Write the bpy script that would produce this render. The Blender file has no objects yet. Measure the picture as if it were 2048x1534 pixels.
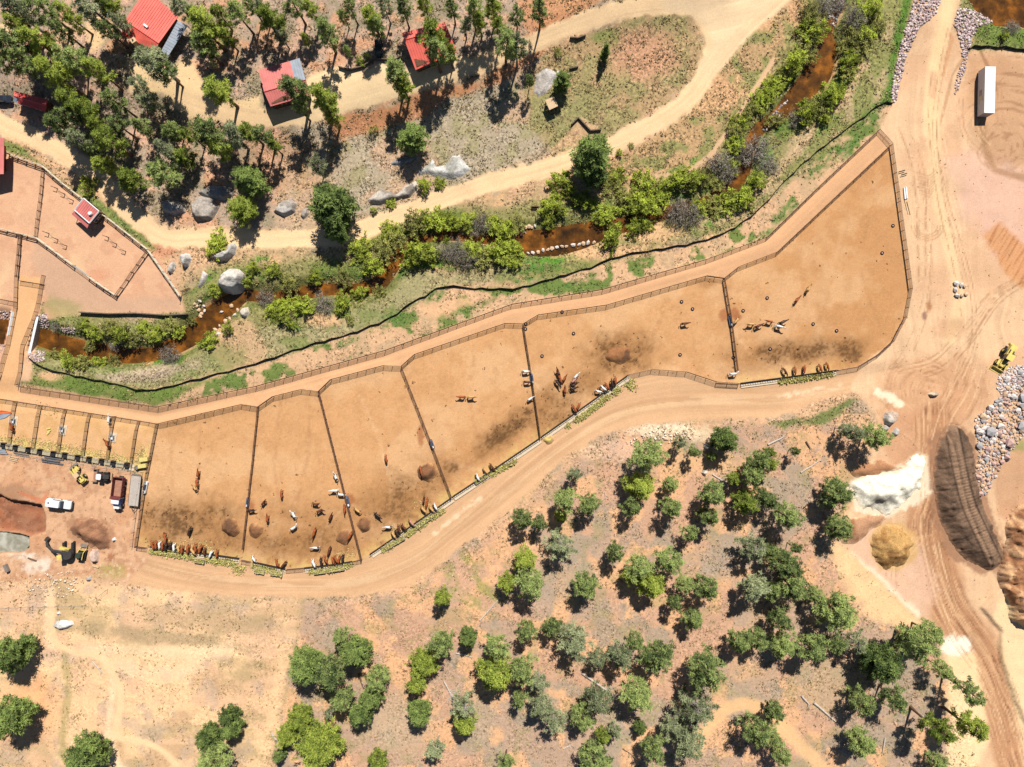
import bpy, bmesh, math, random
import numpy as np
from mathutils import Vector, Matrix, Quaternion

sc = bpy.context.scene
COL = sc.collection
# ------------------------------------------------------------------ camera, sky, sun, exposure
CAM_H = 170.6                      # metres above the yard; 24 mm lens looking straight down
FPX = 24.0 / 36.0 * 2048           # focal length in photograph pixels
cam = bpy.data.objects.new("camera", bpy.data.cameras.new("camera"))
COL.objects.link(cam)
cam.location = (0, 0, CAM_H)
cam.data.lens = 24.0
cam.data.sensor_width = 36.0
cam.data.clip_start = 1.0
cam.data.clip_end = 9000.0
sc.camera = cam

SUN_DIR = Vector((0.20, 0.78, 1.0)).normalized()      # towards the sun
SUN_EL = math.asin(SUN_DIR.z)
SUN_AZ = math.atan2(SUN_DIR.x, SUN_DIR.y)
world = bpy.data.worlds.new("World")
sc.world = world
world.use_nodes = True
wn = world.node_tree.nodes
sky = wn.new("ShaderNodeTexSky")
sky.sky_type = 'NISHITA'
sky.sun_disc = False
sky.sun_elevation = SUN_EL
sky.sun_rotation = SUN_AZ
sky.altitude = 2300
world.node_tree.links.new(sky.outputs[0], wn["Background"].inputs[0])
wn["Background"].inputs[1].default_value = 0.05
sun = bpy.data.objects.new("sun", bpy.data.lights.new("sun", 'SUN'))
COL.objects.link(sun)
sun.data.energy = 4.6
sun.data.angle = math.radians(0.5)
sun.data.color = (1.0, 0.955, 0.88)
sun.rotation_euler = SUN_DIR.to_track_quat('Z', 'Y').to_euler()
sun.location = SUN_DIR * 300
sc.view_settings.view_transform = 'Standard'
sc.view_settings.look = 'None'
sc.view_settings.gamma = 1.0
sc.view_settings.use_curve_mapping = False
sc.view_settings.exposure = 0.86
sc.render.engine = 'CYCLES'
sc.cycles.max_bounces = 5
sc.cycles.diffuse_bounces = 2
sc.cycles.transparent_max_bounces = 4

# ------------------------------------------------------------------ helpers
K = 0.60                           # photograph brightness -> surface albedo
def lin(c):
    c = np.asarray(c, float) / 255.0
    return np.where(c <= 0.04045, c / 12.92, ((c + 0.055) / 1.055) ** 2.4)
def A(r, g, b, k=None):
    return lin((r, g, b)) * (K if k is None else k)

_lat = np.random.default_rng(11).random((256, 256)).astype(np.float32)
def vnoise(x, y, seed=0):
    x = np.asarray(x, float) + seed * 37.17; y = np.asarray(y, float) + seed * 91.73
    xi = np.floor(x).astype(int); yi = np.floor(y).astype(int)
    fx = x - xi; fy = y - yi
    fx = fx * fx * (3 - 2 * fx); fy = fy * fy * (3 - 2 * fy)
    x0 = xi & 255; x1 = (xi + 1) & 255; y0 = yi & 255; y1 = (yi + 1) & 255
    return (_lat[y0, x0] * (1 - fx) + _lat[y0, x1] * fx) * (1 - fy) + (_lat[y1, x0] * (1 - fx) + _lat[y1, x1] * fx) * fy
def fbm(x, y, scale, octv=4, seed=0, gain=0.5):
    v = 0; a = 1; t = 0; s = 1.0 / scale
    for o in range(octv):
        v = v + a * vnoise(x * s, y * s, seed + o * 3); t += a; a *= gain; s *= 2.03
    return v / t
def sst(e0, e1, x):
    t = np.clip((x - e0) / (e1 - e0), 0, 1)
    return t * t * (3 - 2 * t)

def inside(px, py, poly):
    c = np.zeros(px.shape, bool)
    n = len(poly); j = n - 1
    for i in range(n):
        xi, yi = poly[i]; xj, yj = poly[j]
        if yi != yj:
            c ^= ((yi > py) != (yj > py)) & (px < (xj - xi) * (py - yi) / (yj - yi) + xi)
        j = i
    return c
def seg_dist(px, py, pts, closed=False):
    """distance, along, signed lateral offset to a polyline"""
    best = np.full(px.shape, 1e9); along = np.zeros(px.shape); lat = np.zeros(px.shape)
    P_ = list(pts) + ([pts[0]] if closed else [])
    acc = 0.0
    for (x0, y0), (x1, y1) in zip(P_[:-1], P_[1:]):
        dx, dy = x1 - x0, y1 - y0
        L = math.hypot(dx, dy)
        if L < 1e-6: continue
        t = np.clip(((px - x0) * dx + (py - y0) * dy) / (L * L), 0, 1)
        d = np.hypot(px - (x0 + t * dx), py - (y0 + t * dy))
        s = ((px - x0) * dy - (py - y0) * dx) / L
        m = d < best
        best = np.where(m, d, best); along = np.where(m, acc + t * L, along); lat = np.where(m, s, lat)
        acc += L
    return best, along, lat
def smooth_line(pts, n=6):
    out = []
    P_ = [np.array(p, float) for p in pts]
    for i in range(len(P_) - 1):
        p0 = P_[max(i - 1, 0)]; p1 = P_[i]; p2 = P_[i + 1]; p3 = P_[min(i + 2, len(P_) - 1)]
        for k in range(n):
            t = k / n
            out.append(tuple(0.5 * ((2 * p1) + (-p0 + p2) * t + (2 * p0 - 5 * p1 + 4 * p2 - p3) * t * t + (-p0 + 3 * p1 - 3 * p2 + p3) * t ** 3)))
    out.append(tuple(P_[-1]))
    return out

# ------------------------------------------------------------------ ground: one height field, split where the use of the ground changes
def axis(lo, hi, step):
    a = list(np.arange(lo, hi + 1e-6, step))
    g = step * 2; x = a[-1]; up = []
    while x < 4200: x += g; up.append(x); g *= 1.5
    g = step * 2; x = a[0]; dn = []
    while x > -4200: x -= g; dn.append(x); g *= 1.5
    return np.array(dn[::-1] + a + up)
STEP = 0.34
XS = axis(-133, 133, STEP); YS = axis(-101, 101, STEP)
NX, NY = len(XS), len(YS)
GX, GY = np.meshgrid(XS, YS)
GX = GX.ravel(); GY = GY.ravel()
PX0 = 1024 + GX * FPX / CAM_H
PY0 = 767 - GY * FPX / CAM_H

PEN_N = [(314,848),(482,809),(516,814),(546,793),(602,779),(637,783),(662,759),(767,731),(802,733),(829,709),(1010,647),(1046,648),(1076,630),(1214,610),(1413,552),(1448,557),(1477,534),(1555,504),(1783,289)]
PEN_E = [(1783,289),(1796,384),(1822,577),(1811,634),(1796,662),(1786,682),(1757,709),(1721,731)]
PEN_S = [(1721,731),(1676,739),(1536,759),(1479,767),(1434,764),(1373,744),(1304,739),(1259,749),(1199,790),(1102,863),(1081,875),(1024,915),(903,995),(740,1108),(723,1120),(705,1124),(592,1138),(500,1123),(462,1115),(290,1093),(270,1093)]
PEN = PEN_N + PEN_E[1:] + PEN_S[1:]
OUTER = [(37,773),(314,814),(511,773),(770,701),(1023,609),(1206,579),(1274,559),(1414,519),(1535,474),(1628,383),(1758,260)]
LANE = [(-80,755),(0,768)] + OUTER + [(1783,287)] + PEN_N[::-1] + [(278,842),(0,798),(-80,785)]
S_EDGE = [(240,1165),(310,1175),(450,1190),(600,1197),(720,1193),(830,1165),(900,1110),(980,1050),(1060,985),(1130,915),(1210,868),(1290,848),(1400,842),(1560,833),(1640,800),(1730,775)]
S_ROAD = [(270,1093)] + PEN_S[::-1][1:] + [(1800,735)] + S_EDGE[::-1] + [(235,1120)]
S_MID = [(200,1085),(300,1132),(450,1163),(600,1170),(720,1162),(830,1120),(900,1068),(980,1005),(1060,940),(1140,880),(1230,830),(1330,805),(1450,800),(1560,797),(1680,775),(1800,740)]
UP_ROAD = [(-60,215),(0,248),(100,292),(200,357),(262,424),(330,474),(420,474),(560,478),(690,470),(800,430),(950,375),(1100,335),(1250,278),(1370,205),(1420,130),(1425,70),(1390,15),(1300,12),(1200,32),(1090,76),(980,122),(880,152),(760,185),(650,215),(540,238),(440,222),(370,200)]
UP_SPUR = [(1418,135),(1480,60),(1560,-10)]
TRAIL = [(1548,118),(1515,170),(1480,225),(1450,270),(1410,320),(1360,346),(1300,354),(1268,368),(1256,392)]
TRAIL2 = [(104,1200),(108,1280),(150,1303),(205,1318),(238,1370),(240,1420),(232,1470),(300,1488),(340,1515),(365,1550)]
TRAIL3 = [(1395,1500),(1418,1450),(1460,1415),(1510,1412),(1560,1450),(1610,1500),(1660,1550)]
BRIDGE_ROAD = [(20,800),(24,720),(45,640),(58,560)]
CREEK = [(72,672),(130,692),(200,705),(265,712),(330,700),(385,668),(425,632),(458,606),(490,590),(545,596),(605,585),(650,578),(710,577),(755,566),(780,535),(800,506),(830,482),(880,470),(940,474),(1000,480),(1060,484),(1110,482),(1165,470),(1220,455),(1290,437),(1345,420),(1405,410),(1450,385),(1485,350),(1500,305),(1515,262),(1560,225),(1610,178),(1640,140),(1655,100),(1658,60),(1680,10),(1690,-60)]
CREEK_W = [17,17,16,13,13,18,22,18,10,9,11,10,8,13,11,9,6,5,5,7,22,25,22,13,9,8,9,8,8,7,7,8,20,25,17,6,5,5]
CREEK_L = [(16,664),(-60,650)]
XING = [(26,610),(79,620),(52,722),(4,712)]            # the causeway between the two headwalls
POOL_NE = [(1922,-40),(2120,-40),(2120,46),(2048,48),(1998,44),(1962,18)]

creekS = smooth_line(CREEK, 4)
cw = np.interp(np.arange(len(creekS)) / 4.0, np.arange(len(CREEK_W)), CREEK_W)
def creek_field(px, py):
    """signed distance to the creek's water edge (negative in the water), pixels"""
    best = np.full(px.shape, 150.0)
    for i in range(len(creekS) - 1):
        (x0, y0), (x1, y1) = creekS[i], creekS[i + 1]
        ix = np.nonzero((px > min(x0, x1) - 150) & (px < max(x0, x1) + 150) & (py > min(y0, y1) - 150) & (py < max(y0, y1) + 150))[0]
        if len(ix) == 0: continue
        qx = px[ix]; qy = py[ix]
        dx, dy = x1 - x0, y1 - y0; L2 = dx * dx + dy * dy + 1e-9
        t = np.clip(((qx - x0) * dx + (qy - y0) * dy) / L2, 0, 1)
        d = np.hypot(qx - x0 - t * dx, qy - y0 - t * dy) - (cw[i] + (cw[i + 1] - cw[i]) * t)
        best[ix] = np.minimum(best[ix], d)
    d, _, _ = seg_dist(px, py, CREEK_L); best = np.minimum(best, d - 26)
    dpoly, _, _ = seg_dist(px, py, POOL_NE, True)
    best = np.minimum(best, np.where(inside(px, py, POOL_NE), -dpoly, dpoly))
    return np.where(inside(px, py, XING), np.maximum(best, 30), best)

def region(px, py, poly, soft=4.0, wob=0.0, ws=14.0, seed=0):
    """soft mask of a polygon with an uneven edge"""
    xs = [p[0] for p in poly]; ys = [p[1] for p in poly]; pad = soft * 1.5 + wob * 2 + 2
    m = np.zeros(px.shape)
    idx = np.nonzero((px > min(xs) - pad) & (px < max(xs) + pad) & (py > min(ys) - pad) & (py < max(ys) + pad))[0]
    if len(idx) == 0: return m
    x = px[idx]; y = py[idx]
    d, _, _ = seg_dist(x, y, poly, True)
    s = np.where(inside(x, y, poly), d, -d)
    if wob: s = s + (fbm(x, y, ws, 4, seed + 5, 0.6) - 0.5) * 4 * wob
    m[idx] = sst(-soft, soft, s)
    return m
def stripe(px, py, pts, w, soft=4.0, wob=0.0, ws=20.0, seed=0, full=False):
    """soft mask of a band of half-width w along a line (and its coordinates)"""
    xs = [p[0] for p in pts]; ys = [p[1] for p in pts]; pad = w + soft * 1.5 + wob * 2 + 2
    m = np.zeros(px.shape); al = np.zeros(px.shape); la = np.zeros(px.shape)
    idx = np.nonzero((px > min(xs) - pad) & (px < max(xs) + pad) & (py > min(ys) - pad) & (py < max(ys) + pad))[0]
    if len(idx):
        x = px[idx]; y = py[idx]
        d, a, l = seg_dist(x, y, pts)
        if wob: d = d + (fbm(x, y, ws, 4, seed + 9, 0.6) - 0.5) * 4 * wob
        m[idx] = sst(w + soft, w - soft, d) if soft > 0 else (d < w)
        al[idx] = a; la[idx] = l
    return (m, al, la) if full else m
def blob(px, py, cx, cy, rx, ry, soft=0.5, wob=0.25, ws=12.0, seed=0, rot=0.0):
    pad = max(rx, ry) * (1.6 + soft)
    m = np.zeros(px.shape)
    idx = np.nonzero((abs(px - cx) < pad) & (abs(py - cy) < pad))[0]
    if len(idx) == 0: return m
    x = px[idx] - cx; y = py[idx] - cy
    c, s_ = math.cos(rot), math.sin(rot)
    u = (x * c + y * s_) / rx; v = (-x * s_ + y * c) / ry
    d = np.hypot(u, v) + (fbm(px[idx], py[idx], ws, 4, seed + 2, 0.6) - 0.5) * 2.5 * wob
    m[idx] = sst(1 + soft, 1 - soft, d)
    return m

# heights -----------------------------------------------------------
TERRACE = [(-300,-300),(1480,-300),(1440,-10),(1330,30),(1180,60),(1080,105),(960,150),(860,185),(740,222),(640,250),(520,262),(400,245),(330,215),(240,190),(120,180),(-300,150)]
PIT = [(-60,985),(0,990),(22,1000),(48,1003),(82,1010),(91,1030),(90,1062),(60,1072),(30,1064),(-60,1058)]
POND = [(-60,1062),(0,1064),(35,1068),(58,1075),(57,1095),(46,1104),(10,1105),(-60,1108)]
cf0 = creek_field(PX0, PY0)
flat = np.maximum.reduce([region(PX0, PY0, PEN, 25), region(PX0, PY0, LANE, 20), region(PX0, PY0, S_ROAD, 20)])
Z = (fbm(GX, GY, 60, 3, 3) - 0.5) * 2.4 + (fbm(GX, GY, 9, 3, 7) - 0.5) * 0.5
Z *= (1 - flat) * np.clip(1.4 - np.hypot(GX, GY) / 400, 0.15, 1)
Z += (fbm(GX, GY, 3.0, 2, 21) - 0.5) * 0.10
Z += 3.0 * region(PX0, PY0, TERRACE, 60)
chan = sst(26, -3, cf0)
Z = Z * (1 - chan) - 1.35 * chan - 0.25 * sst(0, -12, cf0)
pit = region(PX0, PY0, PIT, 3, 1.0); pond = region(PX0, PY0, POND, 3, 1.0)
Z = Z * (1 - np.maximum(pit, pond)) - 1.2 * pit - 1.5 * pond * (1 - 0.3 * pit)
upm, ual, ula = stripe(PX0, PY0, smooth_line(UP_ROAD, 3), 17, 8, full=True)
Z2 = Z.reshape(NY, NX)
for _ in range(6):                     # smooth the road bed a little
    S = Z2.copy(); S[1:-1, 1:-1] = (Z2[:-2, 1:-1] + Z2[2:, 1:-1] + Z2[1:-1, :-2] + Z2[1:-1, 2:]) / 4
    Z2 = np.where(upm.reshape(NY, NX) > 0.5, S, Z2)
# dug edge of the haul road, bottom right, and the hillside above it
CUT = [(1990,1145),(2003,1165),(2010,1200),(2020,1235),(2060,1260),(2200,1300),(2200,1000),(2060,1010),(2010,1050),(2000,1100)]
Z2 = Z2 + .4 * region(PX0, PY0, CUT, 6, 2).reshape(NY, NX)
SHELF = [(1962,1215),(1975,1230),(1990,1250),(2003,1262),(2000,1285),(2004,1320),(2030,1400),(2060,1470),(2300,1500),(2300,1190),(2060,1200),(2000,1170)]
Z2 = Z2 + 0.8 * region(PX0, PY0, SHELF, 3, 1).reshape(NY, NX)
Z = Z2.ravel()

def zg(x, y):
    """ground height at world x, y"""
    i = np.clip(np.searchsorted(XS, x) - 1, 0, NX - 2); j = np.clip(np.searchsorted(YS, y) - 1, 0, NY - 2)
    u = (x - XS[i]) / (XS[i + 1] - XS[i]); v = (y - YS[j]) / (YS[j + 1] - YS[j])
    return (Z2[j, i] * (1 - u) + Z2[j, i + 1] * u) * (1 - v) + (Z2[j + 1, i] * (1 - u) + Z2[j + 1, i + 1] * u) * v
def P(px, py, h=0.0):
    """photograph pixel -> world point h metres above the ground there"""
    z = h
    for _ in range(4):
        x = (px - 1024) * (CAM_H - z) / FPX; y = -(py - 767) * (CAM_H - z) / FPX
        z = float(zg(x, y)) + h
    return Vector((x, y, z))
def G(px, py, h=0.0):
    """ground point below what the photograph shows at px, py, h metres up"""
    p = P(px, py, h)
    p.z = float(zg(p.x, p.y)); return p
def Pn(px, py):
    z = np.zeros(len(px))
    for _ in range(3):
        x = (px - 1024) * (CAM_H - z) / FPX; y = -(py - 767) * (CAM_H - z) / FPX; z = zg(x, y)
    return x, y, z
# ------------------------------------------------------------------ ground colours (soil, grass, wear) on the height field
PX = 1024 + GX * FPX / (CAM_H - Z)
PY = 767 - GY * FPX / (CAM_H - Z)
near = (np.abs(GX) < 134) & (np.abs(GY) < 102)
n1 = fbm(PX, PY, 90, 5, 1); n2 = fbm(PX, PY, 28, 4, 2); n3 = fbm(PX, PY, 9, 3, 3); n4 = fbm(PX, PY, 3.2, 2, 4)
C = np.zeros((len(GX), 3)); TUFT = np.zeros(len(GX))     # TUFT: how much dry grass and litter breaks the surface up
def lay(c, m, var=0.0, nz=None):
    i = np.nonzero(m > .002)[0]
    if len(i) == 0: return
    col = np.asarray(c)[None, :]; k = m[i][:, None]
    if var: col = col * (1 + var * ((n3 if nz is None else nz)[i] - 0.5) * 2)[:, None]
    C[i] = C[i] * (1 - k) + col * k
def tuft(v, m):
    global TUFT
    TUFT = TUFT * (1 - m) + v * m
one = np.ones(len(GX))
# hillside soil everywhere: tan with dry-grass and grey litter patches
lay(A(214,172,134), one)
lay(A(186,160,118), sst(0.45, 0.62, n1 * 0.6 + n2 * 0.4) * 0.8)
lay(A(228,180,134), sst(0.55, 0.7, n2) * 0.6)
lay(A(168,150,128), sst(0.52, 0.68, fbm(PX, PY, 40, 4, 31)) * 0.7)
tuft(0.75, one)
# south-east wood: pinkish litter with orange soil
SEW = [(880,1130),(960,1090),(1060,1010),(1140,930),(1210,880),(1290,860),(1400,855),(1560,845),(1690,850),(1720,960),(1650,1060),(1690,1090),(1830,1230),(1925,1400),(1960,1560),(560,1560),(560,1330),(620,1210),(760,1200)]
m = region(PX, PY, SEW, 18, 8, 30)
lay(A(208,164,134), m * 0.9)
lay(A(190,160,136), m * sst(0.46, 0.6, n1) * 0.9)
lay(A(172,154,132), m * sst(0.52, 0.66, fbm(PX, PY, 55, 4, 41)) * 0.8)
lay(A(232,180,134), m * sst(0.53, 0.64, fbm(PX, PY, 45, 4, 47)) * 0.85)
lay(A(160,150,100), m * sst(0.58, 0.72, fbm(PX, PY, 26, 4, 53)) * 0.4)
tuft(0.5, m)
for cx, cy, rx, ry, c, a in [(1330,860,70,14,(244,220,186),.8),(1240,900,50,22,(232,190,160),.6),(1400,870,40,12,(244,214,176),.7),(1180,905,30,14,(226,186,150),.7),(1115,1150,70,50,(176,160,140),.6),(1440,1120,60,40,(178,160,140),.7),(1500,1340,60,40,(190,160,130),.5),(800,1450,60,60,(196,172,142),.7),(960,1430,30,60,(188,166,138),.6),(1660,1370,70,50,(180,160,128),.6),(1560,1230,80,40,(206,168,140),.5),(1390,930,80,20,(234,184,136),.7)]:
    lay(A(*c), blob(PX, PY, cx, cy, rx, ry, .5, .4, 20) * a)
for pts, w, c in [([(930,1110),(960,1170),(1000,1200)], 10, (150,150,80)), ([(600,1205),(590,1270),(575,1340),(565,1400)], 5, (120,130,70)), ([(900,1140),(915,1190),(960,1210)], 12, (160,155,95)), ([(560,1400),(545,1450),(540,1500)], 8, (130,140,75))]:
    lay(A(*c), stripe(PX, PY, pts, w, 6, 3) * 0.7 * sst(.3, .6, n3))
# bare hillside bottom left
SWH = [(-300,1160),(150,1160),(250,1170),(450,1195),(600,1202),(590,1300),(560,1420),(540,1560),(-300,1560)]
m = region(PX, PY, SWH, 14, 6, 25)
lay(A(232,188,148), m)
str1 = fbm(PX + PY * 0.2, PY * 3.2, 120, 4, 61)
lay(A(204,168,126), m * sst(0.46, 0.66, str1) * 0.7)
lay(A(244,202,154), m * sst(0.45, 0.64, fbm(PX, PY, 50, 4, 63)) * 0.85)
lay(A(176,156,112), m * sst(0.55, 0.72, fbm(PX * 0.8, PY * 1.4, 60, 4, 67)) * 0.55)
lay(A(190,166,146), m * sst(0.58, 0.72, fbm(PX, PY, 34, 4, 69)) * 0.5)
lay(A(232,164,108), m * blob(PX, PY, 60, 1420, 60, 70, .5, .4, 30) * .5)
lay(A(176,152,116), blob(PX, PY, 330, 1275, 170, 15, .5, .5, 24, rot=.12) * .8); lay(A(190,160,124), blob(PX, PY, 420, 1240, 150, 22, .5, .5, 24, rot=.1) * .6); lay(A(252,218,170), blob(PX, PY, 400, 1300, 70, 9, .5, .5, 14, rot=.05) * .7)
lay(A(150,145,85), stripe(PX, PY, [(130,1300),(135,1390),(125,1470),(130,1520)], 7, 6, 4) * .5)
tuft(0.38, m)
for pts, w, a in [([(100,1180),(95,1230),(104,1290)], 12, .5), ([(205,1318),(225,1350),(222,1420),(215,1480),(240,1540)], 9, .6), ([(240,1420),(225,1500),(260,1550)], 8, .5), ([(150,1303),(260,1300),(380,1310),(460,1290)], 14, .35), ([(240,1330),(320,1350),(400,1330)], 18, .35), ([(232,1470),(200,1500),(180,1550)], 10, .45)]:
    lay(A(250,214,172), m * stripe(PX, PY, smooth_line(pts, 3), w * .8, w * .6, 4, 12) * min(1, a * 1.35)); tuft(.1, m * stripe(PX, PY, pts, w, w * .8, 3) * a)
# orange spoil slope and sand, bottom right
SPOIL = [(1650,1062),(1690,1090),(1760,1150),(1830,1228),(1850,1255),(1800,1255),(1740,1235),(1700,1180),(1660,1110)]
lay(A(242,200,150), region(PX, PY, SPOIL, 14, 6), .08); tuft(.15, region(PX, PY, SPOIL, 10, 3))
# north-west wood floor
NWW = [(-300,-300),(1090,-300),(1095,60),(960,110),(860,140),(700,170),(620,240),(700,260),(640,330),(720,400),(560,460),(420,455),(330,445),(270,400),(200,330),(90,270),(-300,150)]
m = region(PX, PY, NWW, 16, 7, 30)
lay(A(182,158,136), m * .95)
lay(A(214,170,142), m * sst(.5, .62, n2) * .8)
lay(A(150,140,112), m * sst(.52, .66, fbm(PX, PY, 36, 4, 71)) * .7)
lay(A(222,160,118), m * sst(.6, .7, fbm(PX, PY, 50, 4, 73)) * .6)
tuft(.7, m)
for poly, c, a in [([(230,60),(180,110),(170,40),(210,20)], (238,200,150), .9), ([(0,50),(40,45),(50,75),(0,90)], (240,205,158), .9), ([(255,120),(330,140),(380,110),(420,190),(470,200),(520,190),(530,240),(450,245),(380,240),(350,215),(330,190),(260,180)], (240,206,156), .95), ([(100,60),(140,40),(150,110),(110,120)], (230,188,146), .7)]:
    mm = region(PX, PY, poly, 8, 4, 20); lay(A(*c), mm * a); tuft(.1, mm * a)
# dry slope below the cabins, the grass loop, the meadow above the creek
MID = [(600,250),(740,225),(880,190),(1000,150),(1090,110),(1110,200),(1100,300),(1000,345),(860,395),(740,430),(640,450),(560,455),(560,330)]
m = region(PX, PY, MID, 14, 6, 25)
lay(A(182,166,140), m * .95); lay(A(160,150,108), m * sst(.5, .64, n2) * .7); lay(A(206,168,138), m * sst(.55, .66, n1) * .7); tuft(.95, m)
BANK = [(655,240),(700,225),(780,215),(850,180),(960,165),(1030,120),(1060,60),(1100,40),(1130,20),(1090,100),(1000,170),(900,195),(860,230),(760,258),(700,275),(670,290)]
m = region(PX, PY, BANK, 8, 5, 18); lay(A(204,136,92), m * .8, .12); tuft(.6, m)
lay(A(206,150,112), blob(PX, PY, 560, 330, 90, 60, .5, .5, 25) * .5)
lay(A(206,146,104), region(PX, PY, [(1030,-20),(1230,-20),(1170,20),(1090,60),(1060,70),(1040,40)], 8, 4) * .8)
LOOP = [(1090,110),(1180,70),(1290,25),(1370,20),(1400,60),(1395,130),(1350,190),(1250,255),(1150,300),(1100,300),(1060,250),(1050,180)]
m = region(PX, PY, LOOP, 10, 4, 20)
lay(A(184,154,112), m * .95); lay(A(158,148,98), m * sst(.48, .6, n2) * .8); lay(A(206,156,122), m * blob(PX, PY, 1290, 110, 70, 45, .5, .4, 20) * .9)
lay(A(150,146,96), m * blob(PX, PY, 1130, 240, 70, 60, .5, .4, 20) * .7); lay(A(128,142,72), m * blob(PX, PY, 1210, 70, 30, 18, .5, .5, 12) * .7); tuft(1.0, m)
E_SLOPE = [(1440,130),(1500,60),(1580,0),(1620,0),(1600,60),(1570,120),(1530,140),(1480,220),(1430,300),(1370,340),(1280,350),(1240,390),(1200,370),(1200,320),(1280,290),(1380,225)]
m = region(PX, PY, E_SLOPE, 8, 4, 20)
lay(A(196,160,116), m * .95); lay(A(140,142,84), m * sst(.46, .6, n2) * .85); lay(A(222,172,128), m * sst(.6, .7, n1) * .8); tuft(1.0, m)
# creek corridor: green banks
cf = creek_field(PX, PY)
m = sst(70, 40, cf + (n2 - .5) * 50) * ((PY < 800) & (PX > 60))
lay(A(146,142,88), m * .95); lay(A(108,126,58), m * sst(.48, .62, n2) * .9); tuft(1.0, m)
m = sst(26, 8, cf + (n3 - .5) * 30) * (PX > 60); lay(A(104,110,56), m * .8)
lay(A(78,116,44), m * sst(.5, .6, n2) * .9)
MEADOW = [(560,640),(640,640),(730,620),(790,580),(820,540),(900,545),(1030,540),(1035,560),(890,572),(850,600),(790,635),(700,668),(560,720),(440,745),(330,775),(220,770),(160,750),(90,735),(110,720),(230,745),(360,730),(450,690),(520,660)]
m = region(PX, PY, MEADOW, 10, 4, 20); lay(A(168,158,114), m * .9); lay(A(126,134,76), m * sst(.5, .62, n2) * .8); lay(A(188,166,140), m * blob(PX, PY, 290, 745, 90, 16, .5, .4, 20, rot=-.15)); tuft(1.0, m)
m = region(PX, PY, [(430,640),(500,640),(540,700),(520,740),(460,750),(420,700)], 10, 4); lay(A(212,172,132), m * .8); tuft(.5, m)
# strip between the silt fence and the lane
STRIP = [(45,745),(170,752),(300,782),(440,752),(560,716),(700,668),(790,637),(850,602),(892,574),(1035,576),(1130,550),(1210,528),(1330,508),(1450,468),(1530,410),(1620,330),(1700,250),(1785,208),(1760,262),(1628,383),(1535,474),(1414,519),(1274,559),(1206,579),(1023,609),(770,701),(511,773),(314,812),(40,768)]
m = region(PX, PY, STRIP, 4, 2, 16)
lay(A(218,176,136), m); tuft(.45, m)
lay(A(190,160,124), m * sst(.5, .62, n2) * .7)
lay(A(96,126,54), m * sst(.53, .6, fbm(PX, PY, 34, 4, 81) + .12 * sst(760, 560, PX) * sst(500, 200, PX)) * .9)
lay(A(110,130,60), m * region(PX, PY, [(45,745),(170,752),(300,782),(440,752),(314,812),(40,768)], 8, 3) * .9)
gm = np.zeros(len(GX))
for cx, cy, rx, ry, rot in [(870,592,24,11,-.6),(1070,532,44,14,-.1),(1110,520,34,10,-.2),(1060,560,40,8,0),(1150,565,30,5,-.25),(1450,505,24,6,-.35),(1530,468,22,7,-.5),(1560,430,24,9,-.8),(1590,420,18,10,-.7),(690,686,26,6,-.4),(620,690,14,4,-.3),(930,620,60,7,-.35),(780,640,40,14,-.4),(1640,330,14,30,.75),(1690,300,12,40,.8),(1700,250,14,40,.9),(1740,225,20,22,.6),(1580,460,10,30,.7)]:
    gm = np.maximum(gm, blob(PX, PY, cx, cy, rx, ry, .6, .6, 8, rot=rot))
gm = gm * sst(.25, .6, n3 * .6 + n4 * .4); lay(A(82,124,54), gm * .85, .25); tuft(.8, gm)
for cx, cy, rx, ry in [(100,752,22,9),(875,622,30,14),(920,605,26,10),(650,640,40,12),(1180,505,60,16),(1300,465,60,22),(1260,500,50,12)]:
    lay(A(230,182,138), blob(PX, PY, cx, cy, rx, ry, .6, .4, 12) * .8)
lay(A(88,128,50), blob(PX, PY, 300, 718, 45, 9, .5, .5, 10) * .9); lay(A(120,132,70), blob(PX, PY, 445, 715, 45, 26, .5, .5, 14) * .6)
# green verge east of the creek, top right
VERGE = [(1700,20),(1760,0),(1830,-40),(1815,60),(1790,130),(1785,205),(1740,225),(1690,270),(1600,350),(1520,410),(1480,430),(1530,350),(1600,270),(1680,200),(1720,140),(1740,80)]
m = region(PX, PY, VERGE, 8, 4, 20); lay(A(140,142,82), m * .9); lay(A(188,164,124), m * sst(.52, .64, n2) * .8); lay(A(84,128,44), m * stripe(PX, PY, [(1815,0),(1800,60),(1790,120),(1780,200),(1720,250)], 9, 7, 4) * .9); tuft(.9, m)
lay(A(212,176,138), stripe(PX, PY, [(1725,130),(1690,200),(1620,270),(1550,350),(1480,425),(1400,450)], 9, 7, 4) * .7)
# left corrals and the ground round the bridge
CORRAL = [(-80,300),(0,305),(85,332),(162,396),(296,500),(330,530),(365,595),(372,625),(160,625),(90,640),(85,600),(60,760),(-80,780)]
m = region(PX, PY, CORRAL, 5, 1.5)
lay(A(222,174,138), m); lay(A(230,190,148), m * sst(.5, .62, n1) * .8); lay(A(208,158,124), m * sst(.52, .62, n2) * .7); tuft(.03, m)
lay(A(204,164,134), region(PX, PY, [(72,480),(147,535),(232,595),(355,595),(365,622),(160,625),(100,610),(85,560),(60,520)], 8, 3) * .9)
lay(A(150,148,90), region(PX, PY, [(85,610),(110,590),(160,610),(165,650),(110,640)], 10, 5) * .6)
lay(A(206,140,108), blob(PX, PY, 200, 550, 20, 14, .6, .4) * .5 + blob(PX, PY, 330, 495, 24, 18, .6, .4) * .8)
lay(A(120,136,70), region(PX, PY, [(0,280),(40,290),(120,360),(200,400),(300,480),(312,500),(296,498),(162,392),(85,328),(15,302),(0,300)], 5, 2) * .95)
LEFT_PENS = [(-80,790),(0,800),(278,843),(313,848),(290,960),(262,935),(0,892),(-80,880)]
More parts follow.
